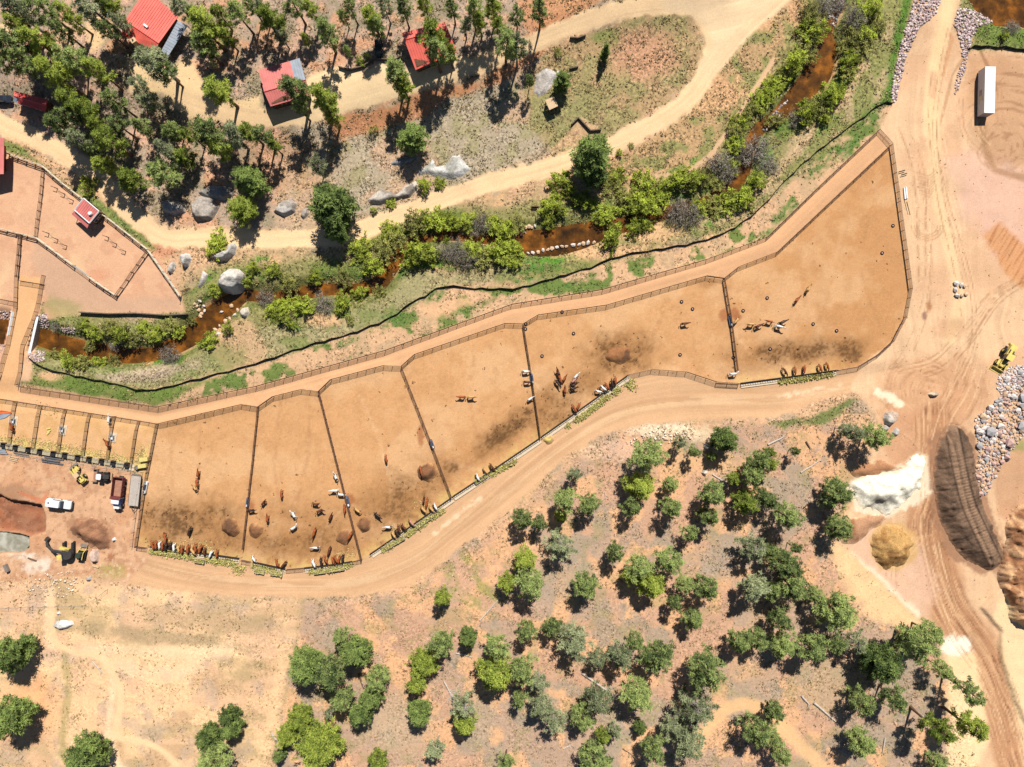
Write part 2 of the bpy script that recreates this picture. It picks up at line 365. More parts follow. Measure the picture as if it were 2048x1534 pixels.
m = region(PX, PY, LEFT_PENS, 3, 1); lay(A(224,176,126), m); lay(A(206,160,104), m * sst(.5, .62, n2) * .6)
HAYB = [(-40,868),(0,874),(130,892),(268,918),(300,890),(285,950),(262,938),(0,894),(-40,888)]
lay(A(222,202,122), region(PX, PY, HAYB, 6, 3) * .8 * sst(.3, .55, n3)); tuft(0.05, m)
# roads
def tracks(m, al, la, c, k=.12, wl=5.0, ll=260.0, seed=0, dark=None):
    t = fbm(la / wl, al / ll, 1.0, 3, 200 + seed)
    col = np.asarray(c)[None, :] * (1 + k * (t - .5) * 2)[:, None]
    global C
    C = C * (1 - m[:, None]) + col * m[:, None]
    tuft(0.0, m)
m, al, la = stripe(PX, PY, smooth_line(UP_ROAD, 4), 19, 4, 4.0, 14, full=True)
tracks(m, al, la, A(240,204,158), .17, 4.5); road_up = m
m2, al2, la2 = stripe(PX, PY, UP_SPUR, 22, 6, 2, full=True); tracks(m2, al2, la2, A(240,206,162), .16, 5, seed=2)
m3 = region(PX, PY, [(1310,-20),(1580,-20),(1490,45),(1430,100),(1415,60),(1390,30),(1330,20)], 6, 2); tracks(m3, PX, PY + PX * .25, A(240,208,166), .15, 6, seed=3)
m4 = region(PX, PY, [(560,235),(620,150),(680,130),(720,145),(760,125),(800,140),(930,110),(960,140),(870,170),(760,205),(680,225),(600,255)], 5, 2); tracks(m4, PX, PY + PX * .3, A(244,212,166), .13, 7, seed=4)
m5 = region(PX, PY, [(1120,280),(1165,235),(1200,260),(1160,290),(1105,300)], 3, 1); lay(A(204,166,126), m5 * .9)
road_up = np.maximum.reduce([road_up, m2, m3, m4, m5])
m, al, la = stripe(PX, PY, smooth_line(TRAIL, 3), 4.5, 2, .6, full=True); tracks(m, al, la, A(216,178,138), .08, 3, seed=5); path_m = m
m, al, la = stripe(PX, PY, smooth_line(TRAIL2, 3), 7, 4, 2.5, full=True); tracks(m, al, la, A(246,204,158), .06, 3, seed=6); path_m = np.maximum(path_m, m)
m, al, la = stripe(PX, PY, smooth_line(TRAIL3, 3), 14, 8, 3, full=True); tracks(m * .85, al, la, A(238,192,140), .06, 4, seed=7); path_m = np.maximum(path_m, m)
lane_m = region(PX, PY, LANE, 3, 1.0)
_, al, la = stripe(PX, PY, OUTER, 80, 5, full=True)
tracks(lane_m, al, la, A(222,172,128), .15, 5, seed=8)
srd = region(PX, PY, S_ROAD, 4, 3.5, 12)
_, al, la = stripe(PX, PY, smooth_line(S_MID, 3), 120, 5, full=True)
tracks(srd, al, la, A(218,174,132), .14, 5, seed=9)
m = stripe(PX, PY, smooth_line(S_MID, 3), 20, 12, 2); t = fbm(la / 5, al / 200, 1, 3, 77)
lay(A(198,154,114), srd * m * .55 * sst(.35, .6, t)); lay(A(232,194,152), srd * stripe(PX, PY, smooth_line(S_MID, 3), 9, 5, 2) * .6 * sst(.5, .62, fbm(la / 4, al / 120, 1, 3, 79)))
for pts in [[(870,1065),(960,995)], [(1560,792),(1680,772)]]:
    lay(A(248,222,184), stripe(PX, PY, pts, 4, 4, 3, 10) * .7 * sst(.3, .6, n3))
brm = np.maximum(region(PX, PY, [(-10,800),(28,616),(33,550),(87,556),(74,624),(34,768),(40,800)], 3, .5), 0)
tracks(brm, PY, PX + PY * .2, A(230,178,128), .07, 6, seed=10)
# pens: raked sand, dung-darkened where the stock stand
penm = region(PX, PY, PEN, 2, .8, 10)
sand = (fbm(PX, PY, 60, 4, 91) - .5)
lay(A(214,162,112), penm); lay(A(198,144,94), penm * sst(1250, 1650, PX + sand * 400) * .75)
brown = np.zeros(len(GX))
for cx, cy, rx, ry, rot, a in [(380,1060,120,55,.1,.7),(580,1080,120,60,0,.7),(790,1020,110,70,-.5,.7),(960,900,120,40,-.6,.6),(1130,800,90,60,-.5,.7),(1240,708,80,50,0,.6),(1600,705,140,40,0,.6),(860,960,60,50,0,.5)]:
    brown = np.maximum(brown, a * blob(PX, PY, cx, cy, rx, ry, .8, .4, 40, rot=rot))
lay(A(196,142,90), penm * brown * (.4 + .9 * fbm(PX, PY, 30, 4, 93)))
churn = fbm(PX, PY, 5, 3, 121, .7); lay(A(180,132,88), penm * sst(.52, .75, churn) * .35); lay(A(228,184,138), penm * sst(.5, .66, n1) * .5); lay(A(190,140,94), penm * sst(.54, .7, fbm(PX, PY, 18, 4, 123)) * .3); lay(A(186,136,90), penm * .5 * sst(.4, .6, n3) * np.maximum.reduce([stripe(PX, PY, q, 7, 6, 3) for q in ([(637,783),(723,1120)], [(803,735),(903,995)], [(1047,650),(1081,875)], [(1448,557),(1475,741)], [(516,814),(486,1098)])])); lay(A(212,166,120), penm * sst(.55, .66, n2) * .35)
tuft(0.12, penm)
rp = random.Random(23)
for a_, b_ in [((300,980),(350,1085)),((400,860),(420,1095)),((495,1010),(400,1090)),((495,1010),(560,1120)),((560,800),(600,1110)),((694,1005),(640,1115)),((694,1005),(800,1060)),((720,790),(790,1060)),((863,890),(860,1010)),((863,890),(960,940)),((950,700),(970,930)),((1064,757),(990,930)),((1064,757),(1150,810)),((1240,640),(1200,780)),((1461,642),(1260,745)),((1461,642),(1580,740)),((1600,560),(1640,735)),((1700,430),(1600,720)),((1740,420),(1760,650)),((340,870),(310,1080)),((620,810),(540,1110)),((1330,600),(1300,730))]:
    q = smooth_line([a_, ((a_[0] + b_[0]) / 2 + rp.uniform(-30, 30), (a_[1] + b_[1]) / 2 + rp.uniform(-20, 20)), b_], 5)
    lay(A(*rp.choice(((188,140,96), (176,126,84), (236,194,150)))), penm * stripe(PX, PY, q, rp.uniform(2, 5), 4, 2.5, 9) * .38 * sst(.3, .6, n3))
dung = np.zeros(len(GX))
for cx, cy, rx, ry, rot, a in [(370,1040,95,40,.0,.8),(330,1080,60,22,.15,.5),(440,1080,55,30,.1,.5),(560,1090,70,35,.05,.6),(650,1080,60,45,0,.6),(620,1040,90,35,0,.35),(800,1010,60,55,-.3,.7),(770,1060,50,30,-.4,.5),(860,965,45,45,-.2,.5),(900,935,18,14,0,.8),(1010,865,70,20,-.6,.95),(1052,826,16,12,0,.9),(1110,820,50,45,-.6,.6),(1160,770,70,26,-.4,.5),(1240,708,62,38,0,.8),(1600,703,110,22,-.05,.8),(1700,700,28,22,0,1.0),(1530,712,50,16,-.1,.5),(1500,735,60,14,-.1,.3),(1405,565,22,10,0,.4)]:
    dung = np.maximum(dung, a * blob(PX, PY, cx, cy, rx, ry, .75, .5, 22, rot=rot))
dung = np.clip(dung * (.4 + .6 * fbm(PX, PY, 22, 3, 94) + .5 * sst(.3, .75, fbm(PX, PY, 5, 3, 95, .7))), 0, 1)
lay(A(128,90,52), np.clip(dung * 1.2, 0, 1) * penm * .85)
lay(A(92,66,42), sst(.55, 1.0, dung) * penm * .6)
lay(A(214,186,110), penm * .55 * sst(.4, .6, n3) * np.maximum.reduce([stripe(PX, PY, PEN_S[9:], 14, 12, 4), stripe(PX, PY, PEN_S[1:4], 14, 12, 4) * .7]))
for cx, cy, rx, ry in [(1448,630,10,12),(1470,626,10,10),(842,870,7,20),(1475,634,8,8),(700,1000,10,12),(500,1012,9,10)]:
    lay(A(168,106,66), blob(PX, PY, cx, cy, rx, ry, .35, .4, 6) * penm * .8)
# work yard, bottom left
YW = [(-80,896),(0,900),(262,942),(284,952),(272,1093),(300,1120),(250,1165),(190,1150),(60,1160),(-80,1165)]
m = region(PX, PY, YW, 5, 2); ydw = m
tracks(m, PX + PY * .3, PY - PX * .12, A(218,172,134), .14, 6, seed=11)
lay(A(204,150,110), m * sst(.5, .62, n2) * .6); lay(A(170,128,98), m * blob(PX, PY, 20, 985, 55, 14, .5, .5, 14) * .8)
lay(A(152,100,74), pit * .95, .15); lay(A(176,104,70), pit * sst(.45, .65, n2) * .5); lay(A(132,84,60), pit * sst(.5, .65, fbm(PX, PY * 3, 30, 4, 119)) * .6); lay(A(120,110,96), pond)
lay(A(240,224,204), m * (blob(PX, PY, 72, 1130, 26, 16, .5, .6, 10) * .8 + blob(PX, PY, 50, 1112, 30, 6, .5, .5, 8) * .7))
lay(A(160,100,64), m * blob(PX, PY, 222, 1114, 9, 9, .4, .5, 6) * .8); lay(A(176,160,96), blob(PX, PY, 225, 1140, 26, 16, .5, .6, 10) * .8)
lay(A(178,128,96), m * sst(.5, .66, fbm(PX, PY, 8, 4, 141)) * .5); lay(A(240,208,176), m * sst(.62, .74, fbm(PX, PY, 6, 4, 143)) * .6 * sst(1090, 1130, PY)); lay(A(214,120,80), m * stripe(PX, PY, [(40,985),(85,1003),(95,990)], 4, 3, 2) * .7)
# east yard
YE = [(1785,207),(1800,140),(1840,60),(1885,-40),(1932,-40),(1905,60),(1935,95),(2048,102),(2200,110),(2200,1560),(1965,1560),(1925,1400),(1905,1330),(1860,1262),(1830,1230),(1690,1092),(1655,1062),(1700,1020),(1720,960),(1745,900),(1760,850),(1720,790),(1700,780),(1721,731),(1786,682),(1811,634),(1822,577),(1796,384),(1783,289),(1758,262)]
m = region(PX, PY, YE, 5, 2); yde = m
R = np.hypot(PX - 1862, PY - 780)
tracks(m, PY, PX + 60 * (fbm(PX, PY, 120, 2, 97) - .5), A(228,188,148), .16, 6, 200, seed=12)
lay(A(214,168,130), m * sst(.5, .66, n1) * .6)
lay(A(224,180,160), m * region(PX, PY, [(1900,330),(1950,300),(2060,340),(2060,560),(2010,520),(1960,470),(1930,420)], 26, 14, 30) * .7)
lay(A(212,152,102), m * region(PX, PY, [(1966,470),(2000,447),(2060,500),(2060,580),(2020,560)], 7, 5, 10) * .85, .08)
ry = fbm((PX * .85 + PY * .5) / 3.5, (PX * .5 - PY * .85) / 60, 1, 3, 99); lay(A(170,104,58), m * region(PX, PY, [(1966,470),(2000,447),(2060,500),(2060,580),(2020,560)], 4, 1.5) * sst(.5, .7, ry) * .6)
lay(A(196,150,112), m * region(PX, PY, [(1930,110),(2060,110),(2060,330),(1990,330),(1945,280),(1935,180)], 14, 5) * .75)
sw = fbm(np.hypot(PX - 2010, PY - 300) / 7, np.arctan2(PY - 300, PX - 2010) * 2, 1, 3, 101); lay(A(160,116,84), m * blob(PX, PY, 2010, 220, 80, 130, .4, .3, 20) * sst(.55, .75, sw) * .6)
for pts, w, c, a in [([(1960,100),(1978,140),(1990,180)], 4, (150,108,76), .7), ([(1965,250),(1972,300),(1990,340),(2060,360)], 7, (170,128,92), .7), ([(1930,110),(1905,150),(1880,250)], 3, (176,134,96), .6), ([(1890,60),(1905,75),(1885,150)], 4, (200,140,90), .5), ([(1870,250),(1868,330),(1880,420),(1900,500),(1920,600),(1900,680)], 12, (240,206,158), .7), ([(1905,-20),(1885,60),(1868,140),(1862,200),(1862,260)], 13, (240,208,158), .8), ([(1866,150),(1866,190)], 8, (206,150,120), .6)]:
    lay(A(*c), m * stripe(PX, PY, pts, w, w * .6, 1.5) * a)
for k_ in range(7):
    lay(A(180,136,98), m * stripe(PX, PY, [(1833 + k_, 345 + 7 * k_), (1858, 352 + 7 * k_), (1872 - k_, 340 + 7 * k_)], 1.2, 1.2) * .5)
for rr in (20, 26, 32):
    th = np.linspace(0, math.pi, 9); lay(A(178,132,94), m * stripe(PX, PY, [(1855 + rr * math.cos(t), 452 + rr * .9 * math.sin(t)) for t in th], 1.5, 1.5) * .6)
ring = fbm((R + 14 * (n1 - .5) * 2) / 3.2, np.arctan2(PY - 780, PX - 1862) * 1.5, 1, 3, 103)
mm = m * blob(PX, PY, 1862, 785, 105, 75, .35, .3, 20)
brk = sst(.35, .65, fbm(PX, PY, 26, 3, 113)); lay(A(206,154,114), mm * .75); lay(A(172,122,88), mm * sst(.5, .78, ring) * .6 * brk); lay(A(230,186,144), mm * sst(.5, .3, ring) * .45 * brk)
lay(A(206,154,116), m * region(PX, PY, [(1770,830),(1850,820),(1880,860),(1860,960),(1800,960),(1780,910),(1750,880)], 10, 5) * .8)
SER = [(1868,850),(1872,930),(1862,1000),(1850,1060),(1880,1150),(1905,1230),(1950,1290),(1985,1360),(2010,1440),(2040,1560)]
sm, al, la = stripe(PX, PY, smooth_line(SER, 3), 40, 12, 4, full=True)
t = fbm((la + 22 * (n1 - .5)) / 3.0, al / 90, 1, 4, 107); brk = sst(.3, .65, fbm(PX, PY, 34, 3, 115))
lay(A(190,138,100), m * sm * .9); lay(A(132,90,64), m * sm * sst(.48, .72, t) * .8 * brk); lay(A(230,186,142), m * sm * sst(.5, .32, t) * .55)
lay(A(226,184,156), m * region(PX, PY, [(1690,1085),(1770,1040),(1850,1100),(1880,1180),(1850,1240),(1800,1200),(1740,1140)], 12, 5) * .7)
lay(A(246,214,166), m * region(PX, PY, [(2010,1180),(2060,1170),(2200,1600),(2060,1560),(2030,1420),(2005,1330),(2003,1262),(1985,1240)], 6, 2) * .9)
lay(A(250,232,200), m * (stripe(PX, PY, [(1700,1110),(1760,1160),(1800,1200),(1832,1228)], 8, 6, 3) * .8 + stripe(PX, PY, [(1755,782),(1780,795),(1800,808)], 7, 4, 4, 8) * .9))
lay(A(252,240,218), blob(PX, PY, 1915, 1293, 30, 22, .3, .4, 10))
lay(A(250,216,166), region(PX, PY, [(1890,1310),(1950,1310),(1965,1370),(1975,1480),(1940,1560),(1890,1560),(1900,1450)], 8, 4) * .9)
lay(A(190,140,104), m * region(PX, PY, [(1985,900),(2060,880),(2060,1010),(2010,1050),(1990,1000)], 8, 4) * .6)
g = fbm(PX / 1.0, PY / 3.0, 9, 3, 109); lay(A(132,86,56), region(PX, PY, CUT, 6, 2) * sst(.5, .66, g) * .3)
lay(A(150,150,90), m * blob(PX, PY, 2040, 890, 16, 14, .5, .5, 8) * .8)
lay(A(200,150,112), m * blob(PX, PY, 1900, 655, 30, 20, .5, .5, 10) * .5); lay(A(150,112,96), m * blob(PX, PY, 1849, 631, 5, 8, .5, .4, 5) * .9); lay(A(170,110,70), m * blob(PX, PY, 1858, 612, 5, 12, .5, .4, 5) * .8)
for poly, c, e in [([(1692,970),(1720,950),(1760,940),(1806,930),(1830,905),(1856,912),(1858,940),(1870,985),(1850,1000),(1815,1015),(1780,1036),(1740,1030),(1712,1022)], (244,226,196), 4), ([(1860,880),(1900,840),(1950,870),(1962,950),(1985,1030),(2012,1100),(2006,1140),(1970,1150),(1900,1115),(1868,1040),(1858,960)], (162,120,92), 5), ([(1738,1075),(1760,1045),(1810,1045),(1832,1075),(1832,1120),(1800,1142),(1765,1138),(1742,1115)], (214,172,112), 5), ([(130,1045),(165,1030),(205,1036),(232,1070),(230,1095),(190,1102),(145,1085)], (180,134,102), 6)]:
    lay(A(*c), region(PX, PY, poly, 5, e, 9) * .85)
rt = random.Random(17)
def track_set(line, n, spread, a=.6, w=(.8, 1.6), part=True):
    """thin wheel tracks wandering along a line"""
    ln = smooth_line(line, 4)
    for k in range(n):
        o_ = rt.gauss(0, spread); ph = rt.uniform(0, 6); i0 = rt.randrange(0, max(1, len(ln) // 2)) if part else 0; i1 = rt.randrange(min(i0 + 4, len(ln) - 1), len(ln)) + 1
        for gap in (0, 8.5):
            q = []
            for i in range(i0, i1):
                a0 = ln[max(i - 1, 0)]; b0 = ln[min(i + 1, len(ln) - 1)]; dx, dy = b0[0] - a0[0], b0[1] - a0[1]; L = math.hypot(dx, dy) + 1e-6
                f = o_ + gap + spread * .35 * math.sin(i * .35 + ph); q.append((ln[i][0] - dy / L * f, ln[i][1] + dx / L * f))
            if len(q) > 1: lay(A(*rt.choice(((164,118,84), (176,130,94), (240,204,160)))), m * stripe(PX, PY, q, rt.uniform(*w), 1.0) * a * sst(.25, .6, n3))
track_set([(1895,0),(1872,120),(1862,260),(1885,400),(1925,560),(1930,680),(1890,780)], 7, 16)
track_set([(1800,230),(1840,330),(1850,450),(1845,600),(1800,720),(1720,770)], 6, 10)
track_set([(2040,330),(1990,300),(1950,250),(1960,150),(2010,110)], 5, 14)
track_set([(2060,560),(1990,600),(1930,680),(1870,740),(1780,760)], 6, 16)
track_set([(1880,780),(1875,880),(1865,980),(1860,1060),(1890,1170),(1930,1260),(1985,1350),(2020,1460),(2050,1550)], 10, 16, .65)
track_set([(1960,690),(1930,780),(1900,840),(1880,920)], 5, 14)
track_set([(1850,1060),(1800,1120),(1790,1180)], 4, 12, .4); track_set([(1760,800),(1800,850),(1850,900),(1860,1000)], 4, 14, .4)
tuft(.06, m)
lay(A(110,126,68), np.maximum(region(PX, PY, [(1590,845),(1630,830),(1700,795),(1715,800),(1690,820),(1650,850),(1610,850)], 5, 3), region(PX, PY, [(1536,845),(1600,838),(1570,860)], 5, 3)) * .9)
lay(A(104,128,54), region(PX, PY, [(1935,100),(1960,50),(2000,40),(2060,60),(2060,105),(2000,95)], 6, 4) * .7)
bg = np.zeros(len(GX))
for cx, cy, rx, ry, rot in [(300,718,40,7,0),(1090,520,40,9,-.1),(900,530,60,8,0),(420,560,12,20,0),(1430,440,26,8,-.5),(1530,320,10,26,.5),(1650,250,30,12,-.5),(590,655,26,8,0),(690,625,30,9,-.3),(370,690,16,10,-.5),(1690,160,10,22,.2),(1370,330,30,7,-.4),(1440,345,9,20,.4),(520,520,20,10,0)]:
    bg = np.maximum(bg, blob(PX, PY, cx, cy, rx, ry, .6, .6, 8, rot=rot))
lay(A(92,146,46), bg * .8 * sst(.3, .6, n3) * sst(-2, 3, cf)); tuft(.7, bg)
# creek bed
wet = sst(4, -2, cf + (n3 - .5) * 8); lay(A(150,84,30), wet * .95); tuft(0, wet)
lay(A(206,160,118), sst(14, 4, cf) * sst(-3, 3, cf) * sst(.5, .6, n2) * .7)
lay(A(222,168,132), region(PX, PY, [(1575,205),(1600,180),(1625,178),(1600,205),(1580,222)], 4, 1.5))
TUFT = TUFT * (.4 + .75 * sst(.34, .64, fbm(PX, PY, 24, 4, 131)))
C = C * (1 + .10 * (n4 - .5) + .12 * (n2 - .5))[:, None]
C = np.clip(C, .005, .8)

# ------------------------------------------------------------------ ground material and pieces
def nt(name):
    m = bpy.data.materials.new(name); m.use_nodes = True
    t = m.node_tree; return m, t, t.nodes, t.links, t.nodes["Principled BSDF"]
def ground_material():
    m, t, N, L, B = nt("ground_soil")
    B.inputs["Roughness"].default_value = 0.95
    B.inputs["Specular IOR Level"].default_value = 0.15
    a = N.new("ShaderNodeAttribute"); a.attribute_name = "Col"
    tu = N.new("ShaderNodeAttribute"); tu.attribute_name = "tuft"
    co = N.new("ShaderNodeTexCoord")
    def noise(scale, det, rough=.6):
        n = N.new("ShaderNodeTexNoise"); n.inputs["Scale"].default_value = scale; n.inputs["Detail"].default_value = det; n.inputs["Roughness"].default_value = rough
        L.new(co.outputs["Object"], n.inputs["Vector"]); return n
    nA = noise(1.6, 4, .7); nB = noise(4.5, 3, .7); nC = noise(0.35, 4, .6)
    # dark and pale specks of dry grass, litter and grit
    r1 = N.new("ShaderNodeMapRange"); r1.inputs[1].default_value = .35; r1.inputs[2].default_value = .65; r1.inputs[3].default_value = .42; r1.inputs[4].default_value = 1.5
    L.new(nA.outputs["Fac"], r1.inputs[0])
    r2 = N.new("ShaderNodeMapRange"); r2.inputs[1].default_value = .3; r2.inputs[2].default_value = .7; r2.inputs[3].default_value = .86; r2.inputs[4].default_value = 1.14
    L.new(nB.outputs["Fac"], r2.inputs[0])
    mx = N.new("ShaderNodeMix"); mx.data_type = 'FLOAT'; mx.inputs[2].default_value = 1.0
    L.new(tu.outputs["Fac"], mx.inputs[0]); L.new(r1.outputs[0], mx.inputs[3])
    mu = N.new("ShaderNodeMath"); mu.operation = 'MULTIPLY'; L.new(mx.outputs[0], mu.inputs[0]); L.new(r2.outputs[0], mu.inputs[1])
    mc = N.new("ShaderNodeVectorMath"); mc.operation = 'SCALE'; L.new(a.outputs["Color"], mc.inputs[0]); L.new(mu.outputs[0], mc.inputs["Scale"])
    L.new(mc.outputs[0], B.inputs["Base Color"])
    bs = N.new("ShaderNodeMath"); bs.operation = 'MULTIPLY_ADD'; bs.inputs[1].default_value = .55; bs.inputs[2].default_value = .18; L.new(tu.outputs["Fac"], bs.inputs[0])
    bu = N.new("ShaderNodeBump"); bu.inputs["Distance"].default_value = .25; L.new(bs.outputs[0], bu.inputs["Strength"]); L.new(nA.outputs["Fac"], bu.inputs["Height"])
    L.new(bu.outputs[0], B.inputs["Normal"])
    return m
GROUND_MAT = ground_material()

def make_mesh(name, V, F, smooth=False, col=None, tuftv=None, mats=()):
    """fast mesh from arrays; F is an (n,k) array of k-gons"""
    me = bpy.data.meshes.new(name)
    V = np.asarray(V, np.float32); F = np.asarray(F, np.int32); k = F.shape[1]
    me.vertices.add(len(V)); me.vertices.foreach_set("co", V.ravel())
    me.loops.add(F.size); me.loops.foreach_set("vertex_index", F.ravel())
    me.polygons.add(len(F)); me.polygons.foreach_set("loop_start", np.arange(0, F.size, k, dtype=np.int32))
    try: me.polygons.foreach_set("loop_total", np.full(len(F), k, np.int32))
    except Exception: pass
    if smooth: me.polygons.foreach_set("use_smooth", np.ones(len(F), bool))
    if col is not None:
        at = me.attributes.new("Col", 'FLOAT_COLOR', 'POINT')
        at.data.foreach_set("color", np.concatenate([col, np.ones((len(col), 1))], 1).astype(np.float32).ravel())
    if tuftv is not None:
        at = me.attributes.new("tuft", 'FLOAT', 'POINT'); at.data.foreach_set("value", tuftv.astype(np.float32))
    for m in mats: me.materials.append(m)
    me.update(calc_edges=True); me.validate()
    return me

ids = np.arange(NX * NY).reshape(NY, NX)
FQ = np.stack([ids[:-1, :-1], ids[:-1, 1:], ids[1:, 1:], ids[1:, :-1]], -1).reshape(-1, 4)
def fmean(a): return a[FQ[:, 0]] * .25 + a[FQ[:, 1]] * .25 + a[FQ[:, 2]] * .25 + a[FQ[:, 3]] * .25
cls = np.zeros(len(FQ), int)
for i, a in enumerate([path_m, yde, ydw, srd, np.maximum(lane_m, brm), road_up, penm], 1):
    cls[fmean(a) > .5] = i
VG = np.stack([GX, GY, Z], 1)
for i, nm in enumerate(["ground", "path", "yard", "yard", "road", "road", "road", "paddock_ground"]):
    F = FQ[cls == i]
    if len(F) == 0: continue
    used, inv = np.unique(F, return_inverse=True)
    me = make_mesh(nm, VG[used], inv.reshape(F.shape), True, C[used], TUFT[used], [GROUND_MAT])
    o = bpy.data.objects.new(nm, me); COL.objects.link(o); o["kind"] = "structure"
# ------------------------------------------------------------------ materials and object helpers
def mat(name, c, rough=.8, var=.15, scale=3.0, metal=0.0, spec=.3, bump=0.0, c2=None, thr=(.45, .6), trans=0.0, detail=3):
    """principled colour with procedural variation; c2 gives patches of a second colour"""
    m, t, N, L, B = nt(name)
    B.inputs["Roughness"].default_value = rough; B.inputs["Metallic"].default_value = metal
    B.inputs["Specular IOR Level"].default_value = spec
    co = N.new("ShaderNodeTexCoord"); n = N.new("ShaderNodeTexNoise"); n.inputs["Scale"].default_value = scale; n.inputs["Detail"].default_value = detail
    L.new(co.outputs["Object"], n.inputs["Vector"])
    r = N.new("ShaderNodeValToRGB"); e = r.color_ramp.elements
    c = np.asarray(c)
    if c2 is None:
        e[0].position = .3; e[1].position = .7
        e[0].color = (*np.clip(c * (1 - var), 0, 1), 1); e[1].color = (*np.clip(c * (1 + var), 0, 1), 1)
    else:
        e[0].position = thr[0]; e[1].position = thr[1]; e[0].color = (*c, 1); e[1].color = (*c2, 1)
    L.new(n.outputs["Fac"], r.inputs[0]); L.new(r.outputs[0], B.inputs["Base Color"])
    if bump:
        b = N.new("ShaderNodeBump"); b.inputs["Strength"].default_value = bump; b.inputs["Distance"].default_value = .2
        L.new(n.outputs["Fac"], b.inputs["Height"]); L.new(b.outputs[0], B.inputs["Normal"])
    return m
def vcol_mat(name, rough=.9, bump=.3, scale=6.0, var=.25, spec=.15):
    """colour from the mesh's own Col attribute, broken up by noise"""
    m, t, N, L, B = nt(name)
    B.inputs["Roughness"].default_value = rough; B.inputs["Specular IOR Level"].default_value = spec
    a = N.new("ShaderNodeAttribute"); a.attribute_name = "Col"
    co = N.new("ShaderNodeTexCoord"); n = N.new("ShaderNodeTexNoise"); n.inputs["Scale"].default_value = scale; n.inputs["Detail"].default_value = 4
    L.new(co.outputs["Object"], n.inputs["Vector"])
    r = N.new("ShaderNodeMapRange"); r.inputs[1].default_value = .3; r.inputs[2].default_value = .7; r.inputs[3].default_value = 1 - var; r.inputs[4].default_value = 1 + var
    L.new(n.outputs["Fac"], r.inputs[0])
    s = N.new("ShaderNodeVectorMath"); s.operation = 'SCALE'; L.new(a.outputs["Color"], s.inputs[0]); L.new(r.outputs[0], s.inputs["Scale"])
    L.new(s.outputs[0], B.inputs["Base Color"])
    if bump:
        b = N.new("ShaderNodeBump"); b.inputs["Strength"].default_value = bump; b.inputs["Distance"].default_value = .15
        L.new(n.outputs["Fac"], b.inputs["Height"]); L.new(b.outputs[0], B.inputs["Normal"])
    return m
def leaf_mat(name, dark, light, trans=.35, yellow=None):
    """leaves and needles: per-clump tint from the mesh, per-plant tint from the object"""
    m, t, N, L, B = nt(name)
    N.remove(B)
    a = N.new("ShaderNodeAttribute"); a.attribute_name = "tuft"
    oi = N.new("ShaderNodeObjectInfo")
    ad = N.new("ShaderNodeMath"); ad.operation = 'MULTIPLY_ADD'; ad.inputs[1].default_value = .5; ad.inputs[2].default_value = -.25
    L.new(oi.outputs["Random"], ad.inputs[0])
    s = N.new("ShaderNodeMath"); s.operation = 'ADD'; s.use_clamp = True; L.new(a.outputs["Fac"], s.inputs[0]); L.new(ad.outputs[0], s.inputs[1])
    r = N.new("ShaderNodeValToRGB"); e = r.color_ramp.elements
    e[0].position = .1; e[1].position = .9; e[0].color = (*dark, 1); e[1].color = (*light, 1)
    L.new(s.outputs[0], r.inputs[0])
    d = N.new("ShaderNodeBsdfDiffuse"); tr = N.new("ShaderNodeBsdfTranslucent"); mx = N.new("ShaderNodeMixShader"); mx.inputs[0].default_value = trans
    L.new(r.outputs[0], d.inputs[0]); L.new(r.outputs[0], tr.inputs[0]); L.new(d.outputs[0], mx.inputs[1]); L.new(tr.outputs[0], mx.inputs[2])
    L.new(mx.outputs[0], N["Material Output"].inputs[0])
    return m

